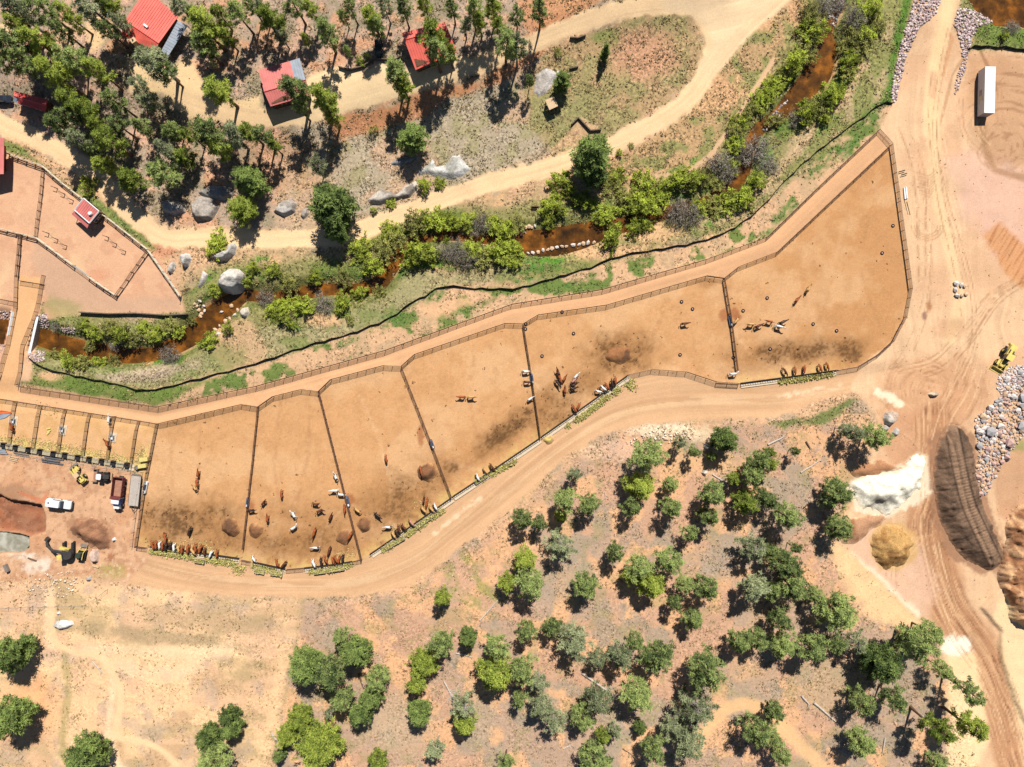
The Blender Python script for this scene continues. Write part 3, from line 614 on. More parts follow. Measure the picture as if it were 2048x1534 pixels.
class MB:
    """collects simple shapes; build() links them as one mesh object"""
    def __init__(s): s.v = []; s.f = []
    def add(s, V, F):
        b = len(s.v); s.v += [tuple(p) for p in V]; s.f += [tuple(i + b for i in f) for f in F]; return s
    def box(s, c, d, rz=0.0, ry=0.0, taper=(1, 1), cham=0.0):
        x, y, z = d[0] / 2, d[1] / 2, d[2] / 2
        V = []
        for sz in (-1, 1):
            tx, ty = (taper if sz > 0 else (1, 1))
            if cham:
                k = cham
                for a, b in ((-1, -1), (1, -1), (1, 1), (-1, 1)):
                    pts = [(a * (x * tx - k), b * y * ty), (a * x * tx, b * (y * ty - k))]
                    if a * b > 0: pts = pts[::-1]
                    V += [(p[0], p[1], sz * z) for p in pts]
            else:
                V += [(a * x * tx, b * y * ty, sz * z) for a, b in ((-1, -1), (1, -1), (1, 1), (-1, 1))]
        n = len(V) // 2
        F = [tuple(range(n - 1, -1, -1)), tuple(range(n, 2 * n))] + [(i, (i + 1) % n, n + (i + 1) % n, n + i) for i in range(n)]
        M = Matrix.Translation(c) @ Matrix.Rotation(rz, 4, 'Z') @ Matrix.Rotation(ry, 4, 'Y')
        return s.add([M @ Vector(p) for p in V], F)
    def tube(s, pts, r, n=6, r2=None, cap=True):
        pts = [Vector(p) for p in pts]; rings = []
        V = []; F = []
        for i, p in enumerate(pts):
            d = (pts[min(i + 1, len(pts) - 1)] - pts[max(i - 1, 0)])
            if d.length < 1e-9: d = Vector((0, 0, 1))
            q = d.to_track_quat('Z', 'Y'); t = i / max(len(pts) - 1, 1)
            rr = r[i] if isinstance(r, (list, tuple)) else (r if r2 is None else r + (r2 - r) * t)
            V += [p + q @ Vector((rr * math.cos(2 * math.pi * k / n), rr * math.sin(2 * math.pi * k / n), 0)) for k in range(n)]
        for i in range(len(pts) - 1):
            F += [(i * n + k, i * n + (k + 1) % n, (i + 1) * n + (k + 1) % n, (i + 1) * n + k) for k in range(n)]
        if cap: F += [tuple(range(n - 1, -1, -1)), tuple(range((len(pts) - 1) * n, len(pts) * n))]
        return s.add(V, F)
    def prism(s, poly, z0, z1):
        """poly: xy list; z0, z1 numbers or per-point lists"""
        n = len(poly); f = lambda z, i: z[i] if isinstance(z, (list, tuple)) else z
        if sum(poly[i][0] * poly[(i + 1) % n][1] - poly[(i + 1) % n][0] * poly[i][1] for i in range(n)) < 0:
            poly = poly[::-1]
            if isinstance(z0, (list, tuple)): z0 = z0[::-1]
            if isinstance(z1, (list, tuple)): z1 = z1[::-1]
        V = [(p[0], p[1], f(z0, i)) for i, p in enumerate(poly)] + [(p[0], p[1], f(z1, i)) for i, p in enumerate(poly)]
        F = [tuple(range(n - 1, -1, -1)), tuple(range(n, 2 * n))] + [(i, (i + 1) % n, n + (i + 1) % n, n + i) for i in range(n)]
        return s.add(V, F)
    def wheel(s, c, r, w, n=14, axis='Y'):
        c = Vector(c); d = Vector((0, w / 2, 0)) if axis == 'Y' else Vector((w / 2, 0, 0))
        return s.tube([c - d, c - d * .8, c + d * .8, c + d], [r * .86, r, r, r * .86], n)
    def ring(s, c, R, r, n=12, k=6, squash=1.0):
        V = []; F = []
        for i in range(n):
            a = 2 * math.pi * i / n
            for j in range(k):
                b = 2 * math.pi * j / k
                V.append((c[0] + (R + r * math.cos(b)) * math.cos(a), c[1] + (R + r * math.cos(b)) * math.sin(a), c[2] + r * squash * math.sin(b)))
        for i in range(n):
            for j in range(k):
                F.append((i * k + j, ((i + 1) % n) * k + j, ((i + 1) % n) * k + (j + 1) % k, i * k + (j + 1) % k))
        return s.add(V, F)
    def mesh(s, name, m=None, smooth=False):
        me = bpy.data.meshes.new(name); me.from_pydata(s.v, [], s.f)
        if smooth:
            for p in me.polygons: p.use_smooth = True
        if m: me.materials.append(m)
        me.update(); return me
    def build(s, name, m, parent=None, smooth=False, loc=None):
        return link(name, s.mesh(name, m, smooth), parent, loc)
def link(name, me, parent=None, loc=None, rz=0.0, scale=None):
    o = bpy.data.objects.new(name, me); COL.objects.link(o)
    if parent is not None: o.parent = parent
    if loc is not None: o.location = loc
    if rz: o.rotation_euler = (0, 0, rz)
    if scale is not None: o.scale = scale
    return o
def tag(o, label, cat, group=None):
    o["label"] = label; o["category"] = cat
    if "kind" not in o: o["kind"] = "thing"
    if group: o["group"] = group
    return o
def thing(name, label, cat, loc, rz=0.0, group=None):
    o = bpy.data.objects.new(name, None); COL.objects.link(o)
    o.empty_display_size = .5; o.location = loc; o.rotation_euler = (0, 0, rz)
    return tag(o, label, cat, group)
def copy_tree(root, parent=None):
    c = root.copy(); COL.objects.link(c); c.parent = parent
    for ch in root.children: copy_tree(ch, c)
    return c
ORD = ["nearest", "second nearest", "third nearest", "fourth nearest", "fifth nearest", "sixth nearest", "seventh nearest", "eighth nearest", "ninth nearest", "tenth nearest", "eleventh nearest", "twelfth nearest"]
def place_names(items, marks, kinds=None, noun=""):
    """for each (px, py): a phrase that only that one of its kind answers to, from its rank by distance on one side of a landmark"""
    n = len(items); X = np.array([i[0] for i in items], float); Y = np.array([i[1] for i in items], float)
    kinds = kinds or [0] * n; kd = np.array(kinds)
    best = [(9999, 1e9, "standing apart in the middle of its wood")] * n
    for nm, mx, my in marks:
        dx = X - mx; dy = Y - my; D = np.hypot(dx, dy)
        side = np.where(np.abs(dx) > np.abs(dy), np.where(dx > 0, 0, 1), np.where(dy > 0, 2, 3))
        for s_, w in enumerate(("right of", "left of", "below", "above")):
            for k in set(kinds):
                idx = np.nonzero((side == s_) & (kd == k))[0]
                for rank, i in enumerate(idx[np.argsort(D[idx])][:12]):
                    if True:
                        key = (rank * .8 + D[i] / 70.0, D[i], f"{ORD[min(rank, 11)]}{noun} {w} {nm}")
                        if key < best[i]: best[i] = key
    return [b[2] for b in best]
# ------------------------------------------------------------------ trees and shrubs
def tris_cloud(centers, size, rng, flat=.0, up=.25):
    """small leaf triangles at the given centres, randomly turned"""
    n = len(centers)
    nrm = rng.normal(size=(n, 3)); nrm[:, 2] = np.abs(nrm[:, 2]) + up; nrm /= np.linalg.norm(nrm, axis=1)[:, None]
    a = np.cross(nrm, rng.normal(size=(n, 3))); a /= np.linalg.norm(a, axis=1)[:, None] + 1e-9
    b = np.cross(nrm, a)
    s = (size * rng.uniform(.6, 1.35, n))[:, None]
    p = centers
    V = np.stack([p + a * s * .8, p - a * s * .4 + b * s * .55, p - a * s * .4 - b * s * .55], 1).reshape(-1, 3)
    return V, np.arange(len(V)).reshape(-1, 3)
BARK = mat("pine_bark", A(118,92,72), .95, .35, 4, bump=.4)
GREYBARK = mat("dead_branch_bark", A(168,158,150), .95, .25, 4)
PINE_L = [leaf_mat("pine_needles", (.06,.088,.034), (.36,.43,.14), .32), leaf_mat("grey_green_needles", (.10,.12,.06), (.38,.41,.22), .3), leaf_mat("fresh_needles", (.09,.13,.026), (.40,.46,.085), .35), leaf_mat("deep_green_needles", (.045,.07,.026), (.28,.36,.10), .3)]
BUSH_L = [leaf_mat("willow_leaves", (.13,.15,.028), (.50,.58,.085), .4), leaf_mat("olive_shrub_leaves", (.12,.12,.04), (.40,.40,.11), .35), leaf_mat("bare_willow_twigs", (.12,.10,.08), (.31,.275,.22), .05)]
def spray(cen, per, rad, rng, w=.2, flat=.6, up=.1):
    """needle sprays: thin pointed faces radiating from each clump centre"""
    n = len(cen) * per
    d = rng.normal(size=(n, 3)) * np.array([1, 1, flat]); d[:, 2] += up; d /= np.linalg.norm(d, axis=1)[:, None]
    c = np.repeat(cen, per, 0) + rng.normal(0, .12 * rad, (n, 3))
    b = np.cross(d, np.array([0, 0, 1.0]) + rng.normal(0, .45, (n, 3))); b /= np.linalg.norm(b, axis=1)[:, None] + 1e-9
    L = (rad * rng.uniform(.7, 1.45, n))[:, None]; ww = (w * rng.uniform(.6, 1.3, n))[:, None]
    V = np.stack([c + d * L, c + d * L * .3 + b * ww, c + d * L * .25 - b * ww], 1).reshape(-1, 3)
    return V, np.arange(len(V)).reshape(-1, 3)
TWIG = mat("willow_stem_bark", A(150,128,104), .95, .25, 5)
def make_pine(seed, R, H, base, kind, lean=0.0, dense=1.0, shape=0.5, dead=0.22):
    """trunk with limbs, and a crown of needle tufts clumped round the limb ends"""
    rng = np.random.default_rng(seed); mb = MB()
    top = Vector((lean * H * rng.uniform(-1, 1), lean * H * rng.uniform(-1, 1), H))
    def axis_at(t): return Vector((top.x * t * t + .15 * math.sin(t * 5 + seed), top.y * t * t + .15 * math.cos(t * 4 + seed), H * t))
    tr = .035 * H * .55 + .06
    mb.tube([axis_at(t) for t in np.linspace(0, .97, 7)], [tr * 1.25] + [tr * (1 - t * .85) for t in np.linspace(.16, .97, 6)], 7)
    cen = []; tint = []
    nb = int(46 * dense)
    for i in range(nb):
        t = base + (1 - base) * ((i + rng.uniform(0, 1)) / nb) ** .9
        u = (t - base) / (1 - base)
        prof = (math.sin(math.pi * (.16 + .84 * u) ** .8) ** .6) if shape > .3 else (1.02 - u) ** .75
        L = R * max(prof, .12) * rng.uniform(.5, 1.14)
        az = i * 2.399 + rng.uniform(-.5, .5)
        o = axis_at(t); rise = rng.uniform(-.12, .38) * L * (1 if shape > .3 else -.4)
        d = Vector((math.cos(az), math.sin(az), 0))
        tip = o + d * L + Vector((0, 0, rise)); mid = o + d * L * .5 + Vector((0, 0, rise * .25))
        mb.tube([o, mid, tip], [.03 * L ** .5 + .025, .035, .02], 3, cap=False)
        if rng.random() < dead: continue
        nc = max(2, int(2 + L * 1.7))
        for k in range(nc):
            s = .42 + .62 * (k + rng.random()) / nc if L > 1.2 else rng.uniform(.3, 1)
            c = o.lerp(mid, s * 2) if s < .5 else mid.lerp(tip, s * 2 - 1)
            side = d.cross(Vector((0, 0, 1))) * rng.normal(0, .17 * L)
            c = c + side + Vector((0, 0, rng.normal(.12, .16)))
            cen.append(c); tint.append(rng.uniform(.15, .85))
    for k in range(int(4 * dense)):
        cen.append(axis_at(.97) + Vector((rng.normal(0, .3), rng.normal(0, .3), rng.normal(0, .25)))); tint.append(.6)
    cen = np.array([list(c) for c in cen]); per = 27
    rad = .52 + .10 * min(R / 4, 1.3)
    V, F = spray(cen, per, rad, rng, .088)
    tv = np.repeat(np.repeat(np.array(tint), per) + rng.normal(0, .1, len(cen) * per), 3)
    trunk = mb.mesh("trunk", BARK if kind != 1 else GREYBARK)
    crown = make_mesh("crown", V, F, False, None, tv, [PINE_L[kind]])
    return dict(trunk=trunk, crown=crown, R=R, H=H, hc=H * (base + 1) / 2 * 1.02)
def make_bush(seed, R, H, kind):
    rng = np.random.default_rng(seed); mb = MB(); cen = []; tint = []
    ns = 60 if kind == 2 else 26
    for i in range(ns):
        az = i * 2.399 + rng.uniform(-.4, .4); u = math.sqrt((i + .5) / ns) * rng.uniform(.75, 1.08)
        d = Vector((math.cos(az), math.sin(az), 0)); tip = d * R * u + Vector((0, 0, H * (1.02 - .62 * u * u) * rng.uniform(.8, 1.08)))
        b = d * .12 * R; mid = b.lerp(tip, .55) + Vector((0, 0, .14 * H))
        mb.tube([b, mid, tip], [.035, .025, .012], 3, cap=False)
        if kind == 2:
            for k in range(5):
                q = mid.lerp(tip, rng.uniform(0, .9)); e = q + Vector((rng.normal(0, .3), rng.normal(0, .3), rng.uniform(0, .35))) * R * .45
                mb.tube([q, e], [.016, .01], 3, cap=False)
        for k in range(5):
            cen.append(b.lerp(tip, rng.uniform(.55, 1.04)) + Vector(rng.normal(0, .07 * R, 3))); tint.append(rng.uniform(.0, 1.0))
    cen = np.array([list(c) for c in cen]); per = {0: 15, 1: 10, 2: 4}[kind]; cen[:, 2] = np.maximum(cen[:, 2], .15)
    cen = cen[rng.random(len(cen)) < .5 + .7 * fbm(cen[:, 0] + 9, cen[:, 1] + seed, .9, 2, seed)]
    tint = [.75 * v_ + .25 * rng.random() for v_ in fbm(cen[:, 0], cen[:, 1] + seed * 3, .7, 2, seed + 1)]
    V, F = spray(cen, per, .15 * R, rng, .085 if kind < 2 else .03, .8, .25)
    tv = np.repeat(np.repeat(np.array(tint) * 1.5 - .25, per) + rng.normal(0, .14, len(cen) * per), 3)
    return dict(trunk=mb.mesh("stems", BUSH_L[2] if kind == 2 else TWIG), crown=make_mesh("foliage", V, F, False, None, tv, [BUSH_L[kind]]), R=R, H=H, hc=H * .6)
PINES = {
 'g': [make_pine(1, 3.6, 10.5, .30, 0), make_pine(2, 3.6, 11, .36, 0, .03, .9), make_pine(3, 3.4, 10, .26, 0, 0, 1.1), make_pine(4, 3.8, 11.5, .4, 0, .04, .85), make_pine(5, 3.4, 9.5, .22, 2, 0, 1.0)],
 's': [make_pine(11, 3.5, 10, .3, 1, .03, .85, .5, .3), make_pine(12, 3.3, 10.5, .25, 1, 0, 1.0, .5, .22), make_pine(13, 3.6, 9.5, .35, 1, .05, .8, .5, .35)],
 'd': [make_pine(21, 3.6, 10, .1, 3, 0, 1.75, .5, .03), make_pine(22, 3.5, 9.5, .12, 3, 0, 1.6, .6, .04)],
 'y': [make_pine(31, 4.6, 9, .2, 2, 0, 1.7, .5, .04)],
 't': [make_pine(41, 3.1, 15, .34, 0, .03, .95, .5, .25), make_pine(42, 3.2, 15.5, .42, 0, .05, .85, .5, .28), make_pine(46, 3.1, 15, .4, 2, .05, .9, .5, .28), make_pine(43, 3.0, 14, .26, 2, .02, 1.0, .5, .2), make_pine(44, 3.1, 15, .3, 1, .04, .9, .5, .3), make_pine(45, 3.1, 15, .38, 0, .06, .9, .5, .25)],
 'c': [make_pine(51, 2.0, 8, .04, 3, 0, 1.6, .2, .02)],
}
BUSHES = {'y': [make_bush(61, 2.4, 2.6, 0), make_bush(62, 2.4, 3.0, 0), make_bush(63, 2.5, 2.3, 0)], 'o': [make_bush(71, 2.4, 2.5, 1), make_bush(72, 2.4, 2.1, 1)], 'b': [make_bush(81, 2.5, 2.3, 2), make_bush(82, 2.5, 2.0, 2)]}
# photographed crown centre (px), crown width (px), kind
SE = """1297 910 72 g,1359 888 34 s,1389 903 28 g,1449 880 54 d,1424 913 20 d,1151 948 38 s,1131 1000 54 g,1121 1033 30 g,1179 1008 46 g,1044 1038 45 g,1079 1046 34 g,1121 1090 64 s,1049 1122 54 g,1276 973 68 g,1264 1013 44 g,1341 968 32 g,1344 1016 48 g,1426 988 58 g,1419 1033 44 g,1379 1066 38 g,1519 923 50 g,1506 950 50 g,1469 958 32 g,1491 1003 54 g,1524 993 42 g,1231 1106 42 g,1281 1136 60 g,1341 1123 60 g,1506 1098 62 s,1710 864 48 s,1752 874 58 g,1688 858 30 s,1591 903 22 g,1538 928 36 g,1676 988 62 g,1678 1055 52 g,1650 1005 32 s,1576 1033 60 g,1541 1003 34 g,1591 1095 26 g,1573 1130 66 g,1541 1103 34 g,1059 1168 68 g,1174 1170 54 g,1299 1168 66 g,1264 1152 42 g,1371 1170 40 g,1414 1175 56 g,1351 1205 36 g,1386 1240 42 g,1506 1175 60 s,1055 1262 46 g,1103 1255 42 g,1150 1284 84 s,1196 1318 40 s,1046 1338 60 g,1079 1363 50 s,1041 1398 36 g,1079 1412 50 s,1106 1440 58 s,1241 1310 56 s,1271 1285 42 g,1316 1315 70 g,1274 1392 74 g,1194 1400 60 s,1164 1435 50 g,1206 1472 34 g,1231 1460 30 s,1189 1520 66 g,1414 1345 84 g,1394 1417 80 s,1349 1450 58 s,1374 1487 72 s,1309 1497 60 g,1281 1455 26 d,1481 1283 52 g,1514 1280 44 g,1514 1462 66 g,1586 1172 74 g,1548 1182 42 g,1628 1190 36 g,1561 1237 56 g,1568 1292 52 g,1623 1295 68 g,1671 1290 42 g,1676 1222 78 g,1711 1285 50 s,1761 1325 86 d,1838 1290 84 g,1861 1267 54 g,1886 1340 40 g,1725 1405 58 g,1790 1397 58 g,1941 1387 54 t,1941 1457 66 t,1873 1457 62 t,1726 1487 56 g,1551 1425 40 g,1546 1472 46 g,1563 1510 46 g,1876 1525 42 g,884 1197 40 g,937 1275 38 d,682 1272 40 g,709 1305 64 d,612 1330 74 d,657 1347 70 g,684 1400 50 g,754 1357 50 g,744 1395 46 d,724 1425 54 d,882 1290 56 g,847 1325 62 y,832 1370 46 g,839 1425 52 d,994 1297 56 g,987 1347 82 g,929 1415 56 s,927 1447 54 g,872 1497 50 s,754 1522 46 g,602 1437 56 y,637 1490 96 y,574 1470 46 y,659 1427 26 s,559 1512 26 d,1015 1165 44 g,1012 1525 38 g,22 1310 78 d,20 1435 84 d,170 1512 80 d,457 1432 40 d,462 1455 46 d,415 1475 50 d,425 1520 66 g,1540 905 26 g"""
NW = """30 20 70 t,82 15 56 t,140 32 42 t,185 17 70 t,217 10 50 t,357 10 44 t,25 82 70 t,72 82 64 t,15 120 52 t,50 122 56 t,105 150 66 t,152 120 56 t,195 142 50 t,120 58 42 t,310 122 74 t,275 170 44 s,412 57 74 t,410 92 56 t,438 175 64 t,225 200 46 t,140 208 60 t,172 225 52 t,115 250 52 t,155 275 46 t,217 283 60 t,235 250 46 t,207 328 42 g,257 358 56 g,343 263 40 g,327 345 60 g,410 265 70 t,435 295 52 t,468 270 52 t,500 262 46 t,368 315 46 g,490 358 52 d,475 25 46 t,500 8 32 t,540 38 60 t,587 8 46 t,650 62 52 t,612 78 22 g,687 32 28 g,744 30 46 t,752 52 40 g,694 100 18 g,860 72 66 t,872 100 56 t,900 108 32 t,587 180 66 t,645 195 58 t,662 225 42 t,792 140 56 t,807 172 48 t,825 275 60 d,524 270 46 t,545 290 32 t,635 328 46 s,1012 85 58 t,1034 95 48 t,665 410 98 d,947 20 42 t,987 15 42 t,807 17 36 t,850 8 40 t,1034 30 36 t,1081 20 42 t,1124 162 40 d,1059 162 24 g,1211 103 22 c,1186 312 86 d,1190 345 60 d,485 420 62 y,505 365 58 d,672 455 60 d,770 15 34 t,905 15 34 t,560 70 30 t,440 30 40 t,300 205 44 s,330 140 40 t,380 270 36 t,40 55 46 t,185 300 36 g,135 230 44 t,600 215 36 t,130 112 44 t,192 252 40 t,215 60 40 t,240 40 34 t,390 30 36 t,450 70 36 t,520 15 34 t,620 20 36 t,700 12 32 t,930 50 30 t,960 45 32 t,1000 50 34 t,330 300 40 t,285 255 36 t"""
SHR = """165 650 26 o,190 665 30 y,215 655 30 o,238 668 36 y,262 680 32 o,285 652 30 o,310 666 36 y,335 650 30 o,355 662 30 o,180 690 26 o,230 692 28 b,107 651 22 b,105 708 28 o,135 722 36 y,165 726 32 o,195 722 30 o,226 722 28 o,340 712 46 b,415 682 36 o,382 642 22 o,430 580 30 o,492 562 26 y,505 535 26 y,544 541 38 y,579 569 38 o,629 556 34 y,532 599 46 b,544 618 36 y,569 610 36 y,607 612 42 y,647 609 46 b,684 605 36 y,687 556 42 o,719 586 36 y,759 583 26 o,582 646 28 y,564 634 30 y,717 494 52 y,744 532 50 y,769 499 44 o,777 459 42 y,794 478 46 o,837 504 60 y,819 522 36 o,827 447 46 o,849 441 40 y,877 439 46 y,902 444 40 y,932 442 42 y,962 448 46 b,989 449 46 y,1012 457 36 y,892 480 18 y,912 500 42 b,942 499 46 y,932 516 44 b,969 512 46 o,999 506 50 y,887 503 36 b,1015 491 40 y,782 406 22 y,747 421 15 y,847 370 28 y,879 365 26 y,1106 412 52 y,1099 440 36 y,1036 446 36 o,1031 499 36 y,1029 525 30 o,1216 424 46 y,1204 436 36 o,1281 409 64 y,1319 398 46 y,1269 456 40 o,1224 473 46 y,1286 446 36 o,1354 423 50 b,1381 431 56 b,1399 414 40 o,1429 413 42 o,1456 402 46 y,1491 395 40 y,1124 362 50 y,1234 350 40 y,1224 372 46 o,1286 367 50 y,1319 374 46 o,1356 358 50 y,1386 360 50 y,1409 350 42 o,1436 326 56 b,1454 347 46 b,1434 364 36 o,1481 240 42 y,1474 262 36 o,1471 288 40 o,1486 308 36 b,1514 300 60 b,1521 200 46 y,1499 218 36 o,1514 362 42 o,1628 57 56 y,1621 22 40 o,1726 22 42 y,1711 34 52 b,1748 15 40 y,1721 76 52 o,1733 66 40 y,1703 120 42 o,1701 147 36 o,1591 122 52 y,1613 110 46 o,1573 142 36 o,1551 165 46 o,1541 190 36 y,1661 192 46 o,1680 184 36 y,1641 215 52 o,1613 223 46 o,1598 234 36 b,1648 8 40 b,1676 7 36 b,2026 54 34 b,2011 70 20 y,432 485 46 y,175 368 40 o,747 260 20 o,720 122 22 y,735 112 15 y,1263 290 12 o,1239 305 14 o,1116 103 20 o,1540 330 40 b,1470 330 36 o,1550 240 34 o,1170 400 40 o,1140 385 36 y,1250 395 40 o,455 655 24 o,700 640 22 o,860 520 30 o,1760 50 34 o,1690 90 36 o,1650 235 30 o"""
def parse(s): return [(float(a), float(b), float(c), k) for a, b, c, k in (q.split() for q in s.replace("\n", "").split(","))]
TREES = [(x, y, d, k, 0) for x, y, d, k in parse(SE)] + [(x, y, d, k, 1) for x, y, d, k in parse(NW)]
BUSH = [(x, y, d, 'y' if k == 'o' and i % 5 in (0, 3) else k) for i, (x, y, d, k) in enumerate(parse(SHR))]
MARKS_T = [("the white sand pile", 1778, 970), ("the golden mulch pile", 1783, 1093), ("the large red roofed cabin", 300, 60), ("the middle red cabin", 565, 165), ("the tree-shaded red cabin", 860, 92), ("the small red roofed shed", 62, 202), ("the corral shelter", 170, 425), ("the small tan kiosk", 1103, 207), ("the pale rock slab", 900, 335), ("the dark parked car", 757, 95), ("the big round boulder", 463, 560), ("the white hillside boulder", 127, 1248), ("the photo's bottom left corner", 0, 1534), ("the photo's bottom right corner", 2048, 1534), ("the photo's top left corner", 0, 0), ("the middle of the bottom edge", 1024, 1534), ("the fourth pen divider's lower end", 1081, 875), ("the third pen divider's lower end", 903, 995), ("the hay heap by the road", 1098, 878), ("the fallen dead tree", 1200, 1370), ("the brush pile", 900, 1382), ("the boulder ring", 1919, 578), ("the haul road bend", 1985, 1260), ("the curved sand track", 1510, 1412), ("the shaded rock outcrop", 380, 420), ("the timber wall by the cabins", 690, 135), ("the long pale log", 1650, 1423), ("the second pen divider's lower end", 723, 1120), ("the first pen divider's lower end", 486, 1098), ("the fork of the dirt road", 1430, 110), ("the white boulder group", 1778, 845), ("the bend of the hillside track", 150, 1303), ("the pale boulder below the wood", 575, 415), ("the leaning grey log", 1552, 881), ("the bottom edge under the excavator", 130, 1534), ("the bottom edge under the sand pile", 1780, 1534), ("the left edge above the barn", 0, 250)]
MARKS_B = [("the bridge's right headwall", 65, 672), ("the big round boulder", 463, 560), ("the silt fence bend", 892, 574), ("the large round pine over the creek", 1186, 320), ("the tan kiosk", 1103, 207), ("the orange pool", 1090, 485), ("the upstream amber pool", 1640, 140), ("the stony riverbed", 1590, 200), ("the white trailer", 1975, 183), ("the corral shelter", 170, 425), ("the dark parked car", 757, 95), ("the pale rock slab", 900, 335), ("the photo's top right corner", 2048, 0), ("the trail end", 1258, 390), ("the corral gate by the creek", 372, 582), ("the creekside boulder", 489, 625), ("the large pine above the creek", 668, 420), ("the riprap strip", 1800, 120), ("the silt fence's lowest point", 300, 782), ("the bench by the creek", 1070, 416), ("the bare red creek bend", 775, 545), ("the middle of the top edge", 1024, 0), ("the sharp silt fence corner", 1785, 206)]
tn = place_names(TREES, MARKS_T, None, " tree")
LOOK = {'g': "green ponderosa pine", 's': "sparse grey-green conifer", 'd': "dense dark green pine", 'y': "bright yellow-green pine", 't': "tall long-trunked pine", 'c': "narrow dark young spruce"}
rngT = np.random.default_rng(5)
for i, (px, py, d, k, nw) in enumerate(TREES):
    pr = PINES[k][rngT.integers(len(PINES[k]))]
    s = (d / 8.0) / (2 * pr["R"]) * (.86 if k == 't' else .94)
    sz = s ** .55 * rngT.uniform(.92, 1.1) if k not in 'd' else s ** .7
    if nw and k in 'gs': sz *= 1.1
    b = G(px, py, pr["hc"] * sz)
    t = thing("pine_tree" if k != 'c' else "spruce_tree", f"{LOOK[k]}, {tn[i]}", "tree", b, rngT.uniform(0, 6.283), "pines of the upper wood" if nw else "pines of the lower hillside")
    t.scale = (s, s, sz)
    link("trunk", pr["trunk"], t); link("crown", pr["crown"], t)
bn = place_names(BUSH, MARKS_B, None, " shrub")
BLOOK = {'y': "leafy yellow-green willow shrub", 'o': "olive creekside shrub", 'b': "bare grey-brown willow shrub"}
for i, (px, py, d, k) in enumerate(BUSH):
    pr = BUSHES[k][rngT.integers(len(BUSHES[k]))]
    s = (d / 8.0) / (2 * pr["R"]) * rngT.uniform(1.08, 1.34); sz = s ** .7
    b = G(px, py, pr["hc"] * sz)
    t = thing("willow_shrub", f"{BLOOK[k]}, {bn[i]}", "shrub", b - Vector((0, 0, .05)), rngT.uniform(0, 6.283), "shrubs along the creek")
    q = rngT.uniform(.8, 1.25); t.scale = (s * q, s / q, sz * rngT.uniform(.7, 1.25))
    link("stems", pr["trunk"], t); link("foliage", pr["crown"], t)
# ------------------------------------------------------------------ water
def water_mat():
    m, t, N, L, B = nt("creek_water")
    B.inputs["Roughness"].default_value = .12; B.inputs["IOR"].default_value = 1.33; B.inputs["Specular IOR Level"].default_value = .5
    co = N.new("ShaderNodeTexCoord"); n = N.new("ShaderNodeTexNoise"); n.inputs["Scale"].default_value = .3; n.inputs["Detail"].default_value = 5; n.inputs["Roughness"].default_value = .65
    L.new(co.outputs["Object"], n.inputs["Vector"])
    r = N.new("ShaderNodeValToRGB"); e = r.color_ramp.elements
    e[0].position = .3; e[1].position = .68; e[0].color = (*A(50,36,20), 1); e[1].color = (*A(158,98,36), 1)
    x = r.color_ramp.elements.new(.52); x.color = (*A(104,66,26), 1)
    L.new(n.outputs["Fac"], r.inputs[0]); L.new(r.outputs[0], B.inputs["Base Color"])
    n2 = N.new("ShaderNodeTexNoise"); n2.inputs["Scale"].default_value = 2.2; n2.inputs["Detail"].default_value = 3; L.new(co.outputs["Object"], n2.inputs["Vector"])
    b = N.new("ShaderNodeBump"); b.inputs["Strength"].default_value = .3; b.inputs["Distance"].default_value = .15; L.new(n2.outputs["Fac"], b.inputs["Height"]); L.new(b.outputs[0], B.inputs["Normal"])
    return m
WATER = water_mat()
cfz = creek_field(1024 + GX * FPX / CAM_H, 767 - GY * FPX / CAM_H)
F = FQ[(fmean(cfz) < 7) & (fmean(near.astype(float)) > .5)]
used, inv = np.unique(F, return_inverse=True)
wv = VG[used].copy(); wv[:, 2] = -1.22
o = link("creek_water", make_mesh("creek_water", wv, inv.reshape(F.shape), True, None, None, [WATER])); o["kind"] = "structure"
# white water where the stream breaks over stones
pw = mat("grey_pond_water", A(196,192,176), .35, .2, .5, c2=A(150,146,128), thr=(.4, .65))
mb = MB(); mb.prism([tuple(P(x, y, 0).xy) for x, y in smooth_line(POND + [POND[0]], 2)], -1.4, -.75)
o = mb.build("pond_water", pw); o["kind"] = "structure"

# ------------------------------------------------------------------ fences
PIPE = mat("rusty_pipe", A(104,72,56), .75, .25, 3, metal=.0, spec=.3)
PIPE_D = mat("dark_steel_pipe", A(70,56,48), .7, .2, 3)
LOG = mat("weathered_pole_wood", A(214,202,178), .9, .25, 4, bump=.2)
LOGD = mat("brown_pole_wood", A(120,92,72), .9, .25, 4, bump=.2)
GALV = mat("galvanised_panel", A(176,176,172), .55, .12, 4, metal=.3)
_posts = {}
def post_mesh(h, r, m, n=6):
    k = (h, r, m.name)
    if k not in _posts: _posts[k] = MB().tube([(0, 0, -.3), (0, 0, h)], r, n).mesh("post", m)
    return _posts[k]
def walk(pts, gap):
    """points every ~gap metres along a world polyline, corners kept"""
    out = [pts[0]]
    for a, b in zip(pts[:-1], pts[1:]):
        n = max(1, round((b - a).length / gap))
        out += [a.lerp(b, (k + 1) / n) for k in range(n)]
    return out
